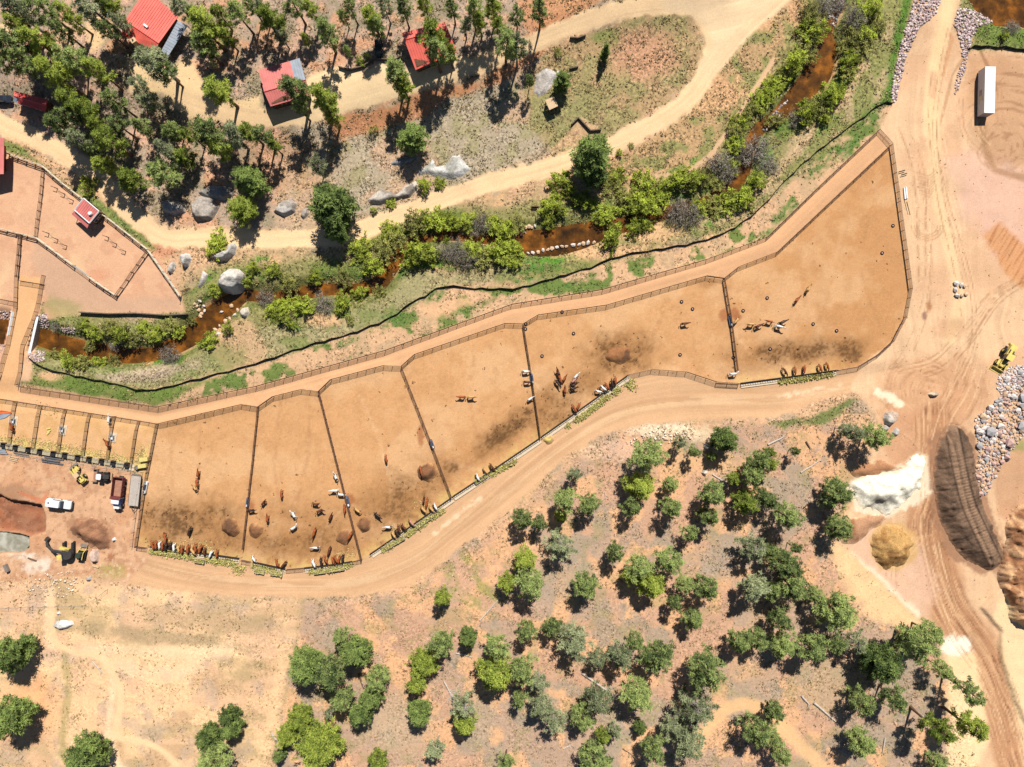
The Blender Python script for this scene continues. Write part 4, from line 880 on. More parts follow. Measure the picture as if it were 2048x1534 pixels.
def fence(name, label, px, kind="pipe", cat="fence", group="pipe fences of the pens", h0=.8):
    spec = dict(pipe=(2.44, 1.55, .06, [.35, .65, .95, 1.25, 1.52], .042, PIPE, PIPE), divider=(2.44, 1.6, .07, [.4, .8, 1.2, 1.57], .055, PIPE, PIPE), log=(2.6, 1.5, .13, [.5, .95, 1.4], .11, LOGD, LOG), rail=(2.4, 1.5, .1, [.5, .95, 1.38], .06, LOGD, LOGD), wire=(3.0, 1.4, .045, [.45, .9, 1.35], .016, PIPE_D, GALV), panel=(2.0, 1.6, .05, [.3, .6, .9, 1.2, 1.55], .04, GALV, GALV))[kind]
    gap, h, pr, hs, rr, pm, rm = spec
    W = [G(x, y, h0) for x, y in px]
    W = walk(W, gap)
    for w in W: w.z = float(zg(w.x, w.y))
    t = thing(name, label, cat, W[0], 0, group)
    me = post_mesh(h, pr, pm)
    rg = random.Random(len(px) * 7 + int(px[0][0]))
    for w in W: link("post", me, t, w - W[0])
    for z in hs:
        mb = MB()
        if kind in ("log", "rail"):
            for a, b in zip(W[:-1], W[1:]):
                j = lambda: Vector((rg.uniform(-.03, .03), rg.uniform(-.03, .03), z + rg.uniform(-.06, .06)))
                d = (b - a).normalized() * .2
                mb.tube([a - d - W[0] + j(), b + d - W[0] + j()], rr * rg.uniform(.8, 1.2), 5)
        else:
            mb.tube([w - W[0] + Vector((0, 0, z)) for w in W], rr, 4)
        mb.build("rail", rm, t)
    return t
def gate(name, label, a, b, m=GALV, h=1.4, rails=6, cat="gate", h0=.8):
    A_, B_ = G(*a, h0), G(*b, h0); A_.z = float(zg(A_.x, A_.y)); B_.z = float(zg(B_.x, B_.y))
    t = thing(name, label, cat, A_); d = B_ - A_
    MB().tube([(0, 0, .15), (0, 0, h), d + Vector((0, 0, h)), d + Vector((0, 0, .15)), (0, 0, .15)], .05, 5).build("gate_frame", m, t)
    me = None
    for k in range(1, rails - 1):
        z = .15 + (h - .15) * k / (rails - 1)
        MB().tube([(0, 0, z), d + Vector((0, 0, z))], .03, 4).build("bar", m, t)
    MB().tube([d * .5 + Vector((0, 0, .15)), d * .5 + Vector((0, 0, h))], .035, 4).build("brace", m, t)
    return t
fence("pipe_fence", "long brown pipe fence on the creek side of the lane", OUTER)
fence("pipe_fence", "stepped brown pipe fence along the upper ends of the pens", PEN_N)
fence("pipe_fence", "curved pipe fence closing the rightmost pen along the east yard", PEN_E)
fence("pipe_fence", "pipe fence bulging round the road between the two right pens", [(1479,767),(1434,764),(1373,744),(1304,739),(1259,749)])
fence("pipe_fence", "pipe fence along the lane above the small left pens", [(-14,796),(31,803),(278,842),(314,848)])
DIV = [([(314,848),(291,965),(272,1093)], "pipe fence on the left side of the leftmost large pen"), ([(516,814),(505,930),(486,1098)], "first pipe divider between the large pens from the left"), ([(637,783),(680,950),(723,1120)], "second pipe divider between the large pens from the left"), ([(803,735),(860,880),(903,995)], "third pipe divider between the large pens from the left"), ([(1047,650),(1063,750),(1081,875)], "fourth pipe divider between the large pens from the left"), ([(1448,557),(1463,645),(1475,741)], "fifth pipe divider between the large pens, at the right")]
for p, l in DIV: fence("pipe_fence", l, p, "divider")
for i, (a, b) in enumerate([((31,804),(18,893)), ((81,812),(66,898)), ((131,819),(116,907)), ((180,827),(165,915)), ((229,833),(215,920)), ((278,842),(261,933))]):
    fence("pipe_fence", ["leftmost", "second", "third", "fourth", "fifth", "sixth"][i] + " divider of the small hay-strewn pens from the left edge", [a, b], "divider")
fence("pipe_fence", "pipe fence on the left side of the bridge road", [(41,469),(33,554),(31,616),(16,690),(0,745),(-12,775)], group="fences by the bridge")
fence("pipe_fence", "pipe fence on the right side of the bridge road", [(87,551),(80,590),(72,624),(55,690),(40,745),(33,770)], group="fences by the bridge")
gate("cross_gate", "grey gate across the bridge road below the corral", (37,561), (86,569), PIPE, cat="gate")
gate("cross_gate", "grey gate at the left edge just above the bridge", (-6,597), (31,604), PIPE)
gate("cross_gate", "steel gate at the upper right tip of the lane", (1758,260), (1783,287), PIPE)
fence("log_fence", "pale log fence slanting down from the left edge to the corral's tip", [(-8,455),(30,465),(72,475),(110,503),(147,531)], "log", group="corral fences")
fence("log_fence", "short log fence ending at the corral's lowest corner", [(177,553),(205,573),(232,591)], "log", group="corral fences")
gate("corral_gate", "grey metal gate between the two slanting log fences", (147,531), (177,553))
fence("rail_fence", "brown rail fence on the corral's lower right side", [(232,591),(264,545),(296,500)], "rail", group="corral fences")
fence("log_fence", "pale log fence between the corral and the green roadside ditch", [(15,307),(50,320),(85,332),(122,364),(162,396),(230,448),(296,500)], "log", group="corral fences")
fence("rail_fence", "brown rail fence crossing the corral left of the shelter", [(86,338),(80,405),(71,473)], "rail", group="corral fences")
fence("log_fence", "log fence running from the corral down to the creek gate", [(296,500),(316,528),(338,560),(360,592)], "log", group="corral fences")
fence("rail_fence", "brown rail fence at the left below the slanting log fence", [(41,469),(38,510),(34,552)], "rail", group="corral fences")
gate("creek_gate", "small brown ladder-like gate beside the creek", (362,583), (378,576), LOGD, 1.2, 5)
fence("wire_fence", "thin wire fence across the bare hillside, bottom left", [(-10,1217),(85,1214),(167,1212),(190,1198),(212,1181)], "wire", group="wire fences")
fence("wire_fence", "wire fence between the small pens' feed bunk and the work yard", [(-8,905),(70,916),(140,926),(210,936),(283,945),(272,1010),(262,1093)], "wire", group="wire fences")
for a, b, l in [((705,1124),(723,1120),"grey gate at the foot of the second divider"), ((572,1140),(606,1137),"double steel gate between two hay bunks in the second pen"), ((482,1121),(500,1125),"steel gate near the foot of the first divider"), ((270,1094),(292,1097),"steel gate at the lower left corner of the leftmost pen"), ((1676,741),(1721,733),"pale panel gate at the right end of the last hay bunk"), ((1434,766),(1479,769),"brown gate below the white horse at the fifth divider")]:
    gate("pen_gate", l, a, b, PIPE)
# feed fences: dark belt wall, slanted bars, top rail, and wooden troughs of hay outside
BELT = mat("black_rubber_belting", A(46,40,36), .8, .2, 2)
TROUGH = mat("bleached_trough_wood", A(206,192,160), .85, .2, 3)
APRON = mat("pale_concrete", A(222,202,174), .9, .08, 2)
FEED = [([(300,1093),(380,1103),(478,1117)], "feed fence below the row of horses in the leftmost pen"), ([(506,1124),(570,1138)], "left feed fence of the second pen"), ([(608,1136),(660,1130),(704,1123)], "right feed fence of the second pen"), ([(740,1108),(820,1053),(903,995)], "feed fence along the lower side of the third pen"), ([(905,993),(985,940),(1078,877)], "feed fence along the lower side of the fourth pen"), ([(1083,873),(1150,826),(1256,750)], "feed fence along the slanting side of the fifth pen"), ([(1482,766),(1580,753),(1674,740)], "feed fence along the lower side of the rightmost pen")]
for px, l in FEED:
    W = walk([G(x, y, .4) for x, y in px], .6)
    t = thing("feed_fence", l, "feed bunk", W[0], 0, "feed fences of the large pens")
    R0 = [w - W[0] for w in W]; side = Vector((0, -1, 0))
    mb = MB()
    for a, b in zip(R0[:-1], R0[1:]):
        d = b - a; mb.box((a + b) / 2 + Vector((0, 0, .3)), (d.length + .02, .16, .6), math.atan2(d.y, d.x))
    mb.build("belt_wall", BELT, t)
    mb = MB()
    for a, b in zip(R0[:-1], R0[1:]):
        d = b - a; nrm = Vector((d.y, -d.x, 0)).normalized(); nrm = nrm if nrm.y < 0 else -nrm
        mb.box((a + b) / 2 + nrm * .75 + Vector((0, 0, .04)), (d.length + .02, 1.1, .12), math.atan2(d.y, d.x))
    mb.build("concrete_apron", APRON, t)
    MB().tube([r + Vector((0, 0, 1.25)) for r in R0], .06, 5).build("top_rail", PIPE_D, t)
    bar = None
    for a, b in zip(R0[:-1], R0[1:]):
        m_ = MB().tube([a + Vector((0, 0, .55)), a.lerp(b, .6) + Vector((0, 0, 1.25))], .045, 4)
        m_.build("slant_bar", PIPE_D, t)
TRO = [((388,1121),(408,1124),"short hay trough below the crowded horses of the leftmost pen"), ((508,1141),(528,1145),"left hay trough of the second pen, near the first divider"), ((540,1146),(564,1149),"hay trough of the second pen, left of its double gate"), ((627,1145),(650,1142),"left of two hay troughs right of the double gate"), ((654,1141),(688,1136),"right of two hay troughs right of the double gate"), ((770,1097),(808,1075),"long hay trough at the lower left of the third pen"), ((832,1054),(866,1030),"long hay trough in the middle of the third pen"), ((950,966),(974,950),"hay trough below three horses of the fourth pen")]
def trough(label, a, b, w=1.0, h=.75, m=TROUGH, cat="trough", name="hay_trough", group="hay troughs outside the feed fences"):
    A_, B_ = G(*a, h), G(*b, h); d = B_ - A_; L = d.length; rz = math.atan2(d.y, d.x); c = (A_ + B_) / 2; c.z = float(zg(c.x, c.y))
    t = thing(name, label, cat, c, rz, group)
    for s in (-1, 1): MB().box((0, s * w / 2, h * .6), (L, .08, h * .8)).build("side_board", m, t)
    for s in (-1, 1): MB().box((s * (L / 2 - .04), 0, h * .6), (.08, w - .09, h * .8)).build("end_board", m, t)
    MB().box((0, 0, h * .3), (L - .1, w - .1, .08)).build("floor_board", m, t)
    for s in (-1, 1): MB().box((s * (L / 2 - .3), 0, h * .13), (.15, w * .8, h * .27)).build("skid", m, t)
    return t, L, w, h
HAYM = vcol_mat("hay", .9, .2, 8, .2)
def hay_points(V, F, Cc, pts, rng, size=.32, base=(196,184,112)):
    n = len(pts); v, f = tris_cloud(pts, size, rng, up=.6)
    f = f + len(np.concatenate(V)) if V else f
    col = A(*base)[None, :] * rng.uniform(.6, 1.35, (n, 1)) * (1 + rng.normal(0, .08, (n, 3)))
    V.append(v); F.append(f); Cc.append(np.repeat(col, 3, 0))
for a, b, l in TRO:
    t, L, w, h = trough(l, a, b)
    rng = np.random.default_rng(int(a[0])); n = int(L * 60)
    pts = np.stack([rng.uniform(-L / 2 + .1, L / 2 - .1, n), rng.normal(0, w * .24, n), h * .55 + rng.uniform(0, .42, n)], 1)
    V, F, Cc = [], [], []; hay_points(V, F, Cc, pts, rng, .3)
    hb = link("hay", make_mesh("hay", np.concatenate(V), np.concatenate(F), False, np.clip(np.concatenate(Cc), 0, .8), None, [HAYM]), None, t.location, t.rotation_euler.z)
    tag(hb, "hay heaped in the " + l.replace("hay trough", "trough"), "hay", "hay in the troughs")
# loose hay strewn on the aprons and in the pens
rng = np.random.default_rng(77); V, F, Cc = [], [], []
def strew(line, w, dens, thick=.22, off=(0, 0), base=(196,184,112), size=.3):
    ln = smooth_line(line, 2) if len(line) > 2 else line
    L = sum(math.hypot(b[0] - a[0], b[1] - a[1]) for a, b in zip(ln[:-1], ln[1:])); n = int(L * dens)
    seg = np.array([math.hypot(b[0] - a[0], b[1] - a[1]) for a, b in zip(ln[:-1], ln[1:])]); cum = np.concatenate([[0], np.cumsum(seg)])
    s = rng.uniform(0, cum[-1], n); px = np.interp(s, cum, [p[0] for p in ln]); py = np.interp(s, cum, [p[1] for p in ln])
    keep = fbm(px, py, 18, 3, 300 + int(line[0][0]) % 50) > .40
    w = w * .72; px = px[keep] + rng.normal(0, w, keep.sum()) + off[0]; py = py[keep] + rng.normal(0, w, keep.sum()) + off[1]
    x, y, z = Pn(px, py); hay_points(V, F, Cc, np.stack([x, y, z + .05 + np.abs(rng.normal(0, thick, len(x)))], 1), rng, size, base)
for ln, w, dn, of in [([(304,1101),(350,1106),(420,1118),(470,1124)], 4, 26, (0, 2)), ([(506,1132),(540,1139),(572,1144)], 3.2, 22, (0, 0)), ([(612,1144),(660,1138),(704,1128)], 3.2, 26, (0, 0)), ([(764,1098),(820,1062),(884,1018)], 3.6, 30, (2, 2)), ([(945,968),(985,944),(1030,920)], 3.2, 22, (2, 2)), ([(1130,850),(1165,828),(1200,800),(1235,775)], 4.2, 26, (3, 2)), ([(1520,765),(1580,758),(1665,745)], 3.2, 24, (0, 3)), ([(470,1135),(485,1140)], 8, 12, (0, 0)), ([(900,1005),(912,1002)], 6, 14, (0, 0)), ([(1255,765),(1265,772)], 7, 24, (0, 0)), ([(1200,800),(1215,793)], 4, 20, (0, 0))]:
    strew(ln, w, dn, .2, of)
for ln, w, dn in [([(0,878),(130,895),(262,922)], 7, 6), ([(285,895),(275,940)], 8, 10), ([(300,1075),(430,1095)], 8, 3), ([(650,1110),(710,1108)], 8, 4), ([(830,1010),(880,1000)], 8, 3), ([(80,815),(130,830)], 10, 2)]:
    strew(ln, w, dn, .05, (0, 0), (214,190,128), .22)
o = link("hay", make_mesh("hay", np.concatenate(V), np.concatenate(F), False, np.clip(np.concatenate(Cc), 0, .8), None, [HAYM]))
o["kind"] = "stuff"; tag(o, "loose yellow-green hay strewn along the feed fences", "hay")
# silt fence
SILT = mat("black_silt_fabric", A(34,42,38), .8, .3, 2)
def silt(label, px):
    W = walk([G(x, y, .5) for x, y in smooth_line(px, 3)], 2.0)
    for w in W: w.z = float(zg(w.x, w.y))
    t = thing("silt_fence", label, "silt fence", W[0], 0, "silt fences"); V = []; F = []
    for i, w in enumerate(W):
        r = w - W[0]; k = Vector((.12 * math.sin(i * 1.7), .12 * math.cos(i * 2.3), 0))
        hh = .72 + .2 * math.sin(i * 1.3) * math.cos(i * .37 + 1); k = k * 1.6
        V += [r + Vector((0, -.05, -.15)) , r + k + Vector((.02, .12, hh)), r + k + Vector((.02, .17, hh)), r + Vector((0, .05, -.15))]
    for i in range(len(W) - 1):
        for a, b in ((0, 1), (1, 2), (2, 3)): F.append((i * 4 + a, i * 4 + b, i * 4 + 4 + b, i * 4 + 4 + a))
    MB().add(V, F).build("fabric", SILT, t)
    me = post_mesh(1.0, .04, LOGD, 4)
    for w in W: link("stake", me, t, w - W[0] + Vector((0, -.08, 0)))
silt("long black silt fence winding between the creek and the lane", [(56,716),(85,735),(150,752),(230,768),(296,781),(400,757),(512,727),(620,690),(700,668),(780,636),(815,610),(850,592),(888,573),(950,577),(1024,578),(1060,570),(1130,550),(1180,535),(1240,512),(1310,500),(1400,483),(1470,455),(1530,408),(1560,372),(1620,315),(1680,268),(1730,232),(1762,208),(1786,206)])
silt("short black silt fence beyond the white trailer", [(1937,99),(1950,93),(1985,94),(2020,96),(2060,103)])
# ------------------------------------------------------------------ buildings
RED_ROOF = mat("red_metal_roof", A(236,108,92), .5, .14, .5, spec=.35)
PINK_ROOF = mat("faded_red_metal_roof", A(218,124,116), .55, .16, .5, spec=.35)
RED_DK = mat("deep_red_metal_roof", A(222,84,74), .45, .08, .6, spec=.4)
GREY_ROOF = mat("blue_grey_metal_roof", A(156,164,176), .5, .16, .7, spec=.4)
LOGWALL = mat("brown_log_wall", A(112,78,56), .85, .25, 3)
WHITE = mat("white_paint", A(240,240,238), .6, .04, 2)
CREAM = mat("tan_board", A(222,190,150), .85, .12, 3)
GLASS = mat("window_glass", A(60,70,84), .1, .1, 1, spec=.6)
DOORM = mat("door_wood", A(94,62,44), .7, .2, 2)
def base_of(pts):
    c = Vector((0, 0, 0))
    for p in pts: c += p
    c /= len(pts); c.z = float(zg(c.x, c.y)); return c
def plate(name, pts, m, parent, th=.14):
    """roof plane through world points, with thickness"""
    o = parent.location; Q = [p - o for p in pts]
    n = (Q[1] - Q[0]).cross(Q[2] - Q[0])
    if n.z < 0: Q = Q[::-1]
    k = len(Q); V = Q + [q - Vector((0, 0, th)) for q in Q]
    F = [tuple(range(k)), tuple(range(2 * k - 1, k - 1, -1))] + [(i, k + i, k + (i + 1) % k, (i + 1) % k) for i in range(k)]
    return MB().add(V, F).build(name, m, parent)
def seams(roof, a, b, c, d, n, parent_loc, m):
    """standing seams from edge a-b to edge d-c on a roof plane (children of the plane)"""
    for i in range(1, n):
        t = i / n; p = a.lerp(b, t); q = d.lerp(c, t); up = Vector((0, 0, .03))
        MB().tube([p - parent_loc + up, q - parent_loc + up], .03, 4).build("seam", m, roof)
def walls(parent, foot, tops, m=LOGWALL, inset=.9):
    c = Vector((sum(p.x for p in foot) / len(foot), sum(p.y for p in foot) / len(foot), 0)); o = parent.location
    poly = []; z1 = []
    for p, t in zip(foot, tops):
        q = Vector((c.x + (p.x - c.x) * inset, c.y + (p.y - c.y) * inset, 0)); poly.append((q.x - o.x, q.y - o.y)); z1.append(t - o.z)
    w = MB().prism(poly, -.6, z1).build("wall", m, parent)
    # doors and windows on the sides
    n = len(poly)
    for i in range(n):
        a = Vector((*poly[i], 0)); b = Vector((*poly[(i + 1) % n], 0)); d = b - a
        if d.length < 2.5: continue
        rz = math.atan2(d.y, d.x); out = Vector((d.y, -d.x, 0)).normalized()
        if (((a + b) / 2) + out).length < ((a + b) / 2).length: out = -out
        for k, t in enumerate((.28, .72)):
            p = a.lerp(b, t) + out * .04
            if i % 2 == 0 and k == 0:
                dr = MB().box(p + Vector((0, 0, 1.0)), (.95, .1, 2.0), rz).build("door", DOORM, parent)
                MB().box(p + out * .08 + d.normalized() * .35 + Vector((0, 0, 1.0)), (.06, .08, .14), rz).build("handle", GALV, dr)
            else:
                fr = MB().box(p + Vector((0, 0, 1.5)), (1.1, .09, 1.0), rz).build("window", WHITE, parent)
                MB().box(p + out * .03 + Vector((0, 0, 1.5)), (.92, .09, .82), rz).build("pane", GLASS, fr)
    return w
# large cabin
E0, E1, R0, R1, N0, N1 = P(243,69,3.5), P(312,104,3.5), P(249,41,4.3), P(317,87,4.3), P(293,-22,3.2), P(356,33,3.2)
t = thing("cabin", "large cabin with a bright red roof and blue-grey porch roof, top left", "cabin", base_of([E0, E1, N0, N1]))
walls(t, [E0, E1, R1, N1, N0, R0], [3.2 + t.location.z, 3.2 + t.location.z, 4.0 + t.location.z, 2.9 + t.location.z, 2.9 + t.location.z, 4.0 + t.location.z])
r1 = plate("roof", [E0, E1, R1, R0], RED_ROOF, t); seams(r1, E0, E1, R1, R0, 16, t.location, RED_ROOF)
r2 = plate("roof", [R0, R1, N1, N0], RED_ROOF, t); seams(r2, R0, R1, N1, N0, 16, t.location, RED_ROOF)
MB().tube([R0 - t.location + Vector((0, 0, .05)), R1 - t.location + Vector((0, 0, .05))], .1, 4).build("ridge_cap", RED_DK, t)
V0 = P(292,52,4.3) - t.location; MB().box(V0, (.5, 1.2, .5), .9).build("roof_vent", WHITE, r2)
S0 = P(269,83,3.8) - t.location; ch = MB().box(S0 - Vector((0, 0, .6)), (1.2, 1.2, 2.6), .55).build("chimney", CREAM, t); MB().tube([S0 + Vector((0, 0, .6)), S0 + Vector((0, 0, 1.0))], .18, 8).build("flue", PIPE_D, ch)
Q = [P(354,40,2.7), P(375,51,2.5), P(337,111,2.5), P(322,102,2.7)]
r3 = plate("porch_roof", Q, GREY_ROOF, t); seams(r3, Q[0], Q[3], Q[2], Q[1], 12, t.location, GREY_ROOF)
for q in (Q[1], Q[2], Q[1].lerp(Q[2], .33), Q[1].lerp(Q[2], .66)):
    q = q - t.location; MB().tube([(q.x * .99, q.y * .99, -.3), (q.x * .99, q.y * .99, q.z - .1)], .09, 6).build("porch_post", LOGD, t)
# middle cabin
U0, U1, U2 = P(517,140,3.0), P(580,122,3.0), P(599,116,3.0); D0, D1, D2 = P(528,184,3.7), P(592,167,3.7), P(611,160,3.7); L0, L1 = P(541,213,3.2), P(621,190,3.2)
t = thing("cabin", "cabin with a faded red roof and a grey strip at its right end", "cabin", base_of([U0, U2, L0, L1])); tz = t.location.z
walls(t, [U0, U2, D2, L1, L0, D0], [2.7 + tz, 2.7 + tz, 3.4 + tz, 2.9 + tz, 2.9 + tz, 3.4 + tz])
r = plate("roof", [U0, U1, D1, D0], PINK_ROOF, t); seams(r, U0, U1, D1, D0, 14, t.location, PINK_ROOF)
r = plate("grey_roof", [U1, U2, D2, D1], GREY_ROOF, t); seams(r, U1, U2, D2, D1, 4, t.location, GREY_ROOF)
r = plate("roof", [D0, D2, L1, L0], PINK_ROOF, t); seams(r, D0, D2, L1, L0, 18, t.location, PINK_ROOF)
MB().tube([D0 - t.location + Vector((0, 0, .05)), D2 - t.location + Vector((0, 0, .05))], .09, 4).build("ridge_cap", RED_DK, t)
p = P(524,168,3.6) - t.location; MB().tube([p - Vector((0, 0, 1)), p + Vector((0, 0, .7))], .14, 8).build("stove_pipe", PIPE_D, t)
# right cabin
U0, U1, D0, D1, L0, L1 = P(803,66,3.3), P(890,44,3.3), P(809,80,4.0), P(895,57,4.0), P(831,140,2.9), P(914,104,2.9)
t = thing("cabin", "red roofed cabin half hidden under a pine crown, top middle", "cabin", base_of([U0, U1, L0, L1])); tz = t.location.z
walls(t, [U0, U1, D1, L1, L0, D0], [3.0 + tz, 3.0 + tz, 3.7 + tz, 2.6 + tz, 2.6 + tz, 3.7 + tz])
r = plate("roof", [U0, U1, D1, D0], RED_ROOF, t); seams(r, U0, U1, D1, D0, 18, t.location, RED_ROOF)
r = plate("roof", [D0, D1, L1, L0], RED_ROOF, t); seams(r, D0, D1, L1, L0, 18, t.location, RED_ROOF)
MB().tube([D0 - t.location + Vector((0, 0, .05)), D1 - t.location + Vector((0, 0, .05))], .09, 4).build("ridge_cap", RED_DK, t)
# corral shelter
a, b, c, d = P(166.7,396.5,3.6), P(198,422.6,3.6), P(178.7,446.5,3.4), P(149,420.5,3.4)
t = thing("corral_shelter", "small shelter with a dull red roof and white trim in the corral", "shelter", base_of([a, b, c, d])); tz = t.location.z
r = plate("roof", [a, b, c, d], PINK_ROOF, t); seams(r, a, b, c, d, 9, t.location, PINK_ROOF)
for p, q in ((a, b), (b, c), (c, d), (d, a)): MB().tube([p - t.location + Vector((0, 0, .02)), q - t.location + Vector((0, 0, .02))], .16, 4).build("white_trim", WHITE, t)
e, f = P(174.5,456.5,2.5), P(143,428,2.5); r = plate("lower_roof", [P(149,421.5,2.9), P(178,447.5,2.9), e, f], PINK_ROOF, t)
walls(t, [a, b, c, d], [3.3 + tz, 3.3 + tz, 3.1 + tz, 3.1 + tz], LOGWALL, .85)
for q in (e, f, e.lerp(f, .5)): q = q - t.location; MB().tube([(q.x * .97, q.y * .97, -.3), (q.x * .97, q.y * .97, q.z - .1)], .09, 6).build("post", LOGD, t)
q = P(180.5,427,3.75) - t.location; MB().tube([q, q + Vector((0, 0, .35))], [.55, .4], 12).build("roof_vent", WHITE, t)
# kiosk
Q = [P(1090,200,2.5), P(1108,193,2.6), P(1116,212,2.6), P(1099,220,2.5)]
t = thing("kiosk", "tiny tan roofed kiosk beside a pine, right of the cabins", "kiosk", base_of(Q)); r = plate("roof", Q, CREAM, t)
for q in Q: q = q - t.location; MB().tube([(q.x * .85, q.y * .85, -.2), (q.x * .85, q.y * .85, q.z - .1)], .1, 6).build("post", LOGD, t)
q = (Q[0] + Q[1]) / 2 - t.location; MB().box((q.x * .8, q.y * .8, 1.2), (1.9, .1, 1.5), math.atan2((Q[1] - Q[0]).y, (Q[1] - Q[0]).x)).build("notice_board", LOGWALL, t)
# barn corner at the left edge
Q = [P(8,276,4.2), P(7,348,4.2), P(-60,350,5.5), P(-60,275,5.5)]
t = thing("barn", "barn cut off by the left edge, pink roof rim and red wall", "barn", base_of(Q)); tz = t.location.z
plate("roof", Q, PINK_ROOF, t); walls(t, [P(13,292,0), P(13,345,0), P(-60,345,0), P(-60,285,0)], [4.0 + tz, 4.0 + tz, 5.2 + tz, 5.2 + tz], mat("red_barn_wall", A(150,66,50), .85, .2, 3), .98)
# small shed by the upper road
U0, U1, D0, D1, L0, L1 = P(28.5,181.5,2.7), P(95.6,200,2.7), P(27.5,192,3.1), P(92.6,212,3.1), P(26,203,2.7), P(89.7,223,2.7); M0, M1, M2 = U0.lerp(U1, .15), D0.lerp(D1, .15), L0.lerp(L1, .15)
t = thing("shed", "small red roofed shed in tree shade by the upper dirt road", "shed", base_of([U0, U1, L0, L1])); tz = t.location.z
walls(t, [U0, U1, D1, L1, L0, D0], [2.4 + tz, 2.4 + tz, 2.8 + tz, 2.4 + tz, 2.4 + tz, 2.8 + tz])
r = plate("roof", [M0, U1, D1, M1], RED_DK, t); seams(r, M0, U1, D1, M1, 12, t.location, RED_DK)
r = plate("roof", [M1, D1, L1, M2], RED_DK, t); seams(r, M1, D1, L1, M2, 12, t.location, RED_DK)
plate("roof", [U0, M0, M1, D0], RED_ROOF, t); plate("grey_roof", [D0, M1, M2, L0], GREY_ROOF, t)
MB().tube([D0 - t.location + Vector((0, 0, .05)), D1 - t.location + Vector((0, 0, .05))], .08, 4).build("ridge_cap", RED_DK, t)
# timber retaining walls
TIMB = mat("grey_timber", A(112,98,84), .9, .25, 2)
def timber_wall(label, px, h=.9):
    W = [G(x, y, h) for x, y in px]
    t = thing("timber_wall", label, "retaining wall", W[0], 0, "timber retaining walls")
    for k in range(3):
        for a, b in zip(W[:-1], W[1:]):
            dd = b - a; z = h * (k + .5) / 3
            MB().box((a + b) / 2 - W[0] + Vector((0, 0, z - .05)), (dd.length + .2 - .02 * k, .3 - .02 * k, h / 3 - .02), math.atan2(dd.y, dd.x)).build("beam", TIMB, t)
timber_wall("zigzag dark timber wall between the cabins and the parked car", [(677,132),(697,138),(725,131),(748,116),(790,118)])
timber_wall("V-shaped timber wall beside the dirt road", [(1144,247),(1157,234),(1181,260),(1202,258)])
timber_wall("short bent timber wall above the grass loop", [(1141,73),(1155,75),(1171,69)])
timber_wall("short timber wall at the pale slab's right tip", [(1140,136),(1156,132)], .8)
timber_wall("short straight timber wall on the cabins' bank", [(934,157),(958,147)], .8)
timber_wall("long pale timber wall on the corral's creek side", [(157,624),(215,627),(270,626),(330,630),(372,628)], 1.2)
# bridge: concrete headwalls and wing kerbs
def headwall(label, a, b):
    A_, B_ = P(*a, .2), P(*b, .2); c = (A_ + B_) / 2; d = B_ - A_; rz = math.atan2(d.y, d.x)
    t = thing("headwall", label, "bridge", Vector((c.x, c.y, 0)), rz, "concrete headwalls of the creek crossing")
    MB().box((0, 0, -.7), (d.length, .45, 2.0)).build("wall", APRON, t); MB().box((0, 0, .42), (d.length + .2, .62, .2)).build("coping", WHITE, t)
headwall("white concrete headwall on the right side of the creek crossing", (75,634), (54,714))
headwall("white concrete headwall left of the creek crossing, by the left edge", (25,624), (8,702))

# ------------------------------------------------------------------ vehicles and machines
YEL = mat("machine_yellow", A(232,206,112), .6, .22, 1.2); BLK = mat("black_rubber", A(40,38,38), .85, .2, 4); STEEL = mat("worn_steel", A(150,140,130), .55, .2, 2, metal=.2)
DKST = mat("dark_steel", A(66,62,60), .6, .2, 2); MAROON = mat("maroon_paint", A(126,62,60), .6, .25, 1.2); BLUE = mat("truck_blue", A(52,92,168), .4, .08, 1); CARW = mat("white_car_paint", A(244,244,244), .3, .02, 1, spec=.5)
DARKP = mat("dark_car_paint", A(44,48,56), .25, .1, 1, spec=.6); RUST = mat("rusty_steel_floor", A(176,128,104), .8, .15, 2); GREY = mat("grey_deck", A(196,184,172), .85, .1, 1.5); GREENP = mat("dark_green_paint", A(60,72,58), .5, .1, 1); RIM = mat("wheel_rim", A(190,190,190), .4, .1, 3, metal=.5)
def wheels(t, pts, r, w, rim=RIM):
    for p in pts:
        wh = MB().wheel((p[0], p[1], r), r, w).build("wheel", BLK, t)
        MB().wheel((p[0], p[1], r), r * .52, w * 1.06, 10).build("rim", rim, wh)
def pickup(label, px, py, rz, s=1.0):
    t = thing("pickup_truck", label, "pickup", G(px, py, 1.4), rz); t.scale = (s, s, s)
    MB().box((0, 0, .8), (5.9, 1.95, .6), cham=.2).build("body", CARW, t)
    MB().box((2.0, 0, 1.13), (1.7, 1.85, .12), cham=.2).build("hood", CARW, t)
    cab = MB().box((-1.05, 0, 1.5), (3.5, 1.9, .86), taper=(.9, .86), cham=.12).build("cab_and_topper", CARW, t)
    MB().box((.93, 0, 1.42), (.5, 1.62, .62), ry=-.45).build("windshield", GLASS, t)
    for s_ in (-1, 1):
        MB().box((-.3, s_ * .93, 1.5), (1.7, .05, .42)).build("side_window", GLASS, t)
        MB().box((2.85, s_ * .7, .9), (.2, .4, .2)).build("headlight", RIM, t)
        MB().box((.7, s_ * 1.1, 1.25), (.15, .25, .2)).build("mirror", DKST, t)
    MB().box((3.02, 0, .62), (.16, 1.9, .3)).build("front_bumper", DKST, t); MB().box((-3.02, 0, .62), (.16, 1.9, .3)).build("rear_bumper", DKST, t)
    MB().box((-1.9, .1, 1.96), (.3, .3, .12)).build("roof_vent", DKST, t)
    wheels(t, [(1.9, .85), (1.9, -.85), (-1.9, .85), (-1.9, -.85)], .4, .28)
pickup("white pickup with a white topper parked in the work yard", 116, 1008, math.radians(-8), 1.05)
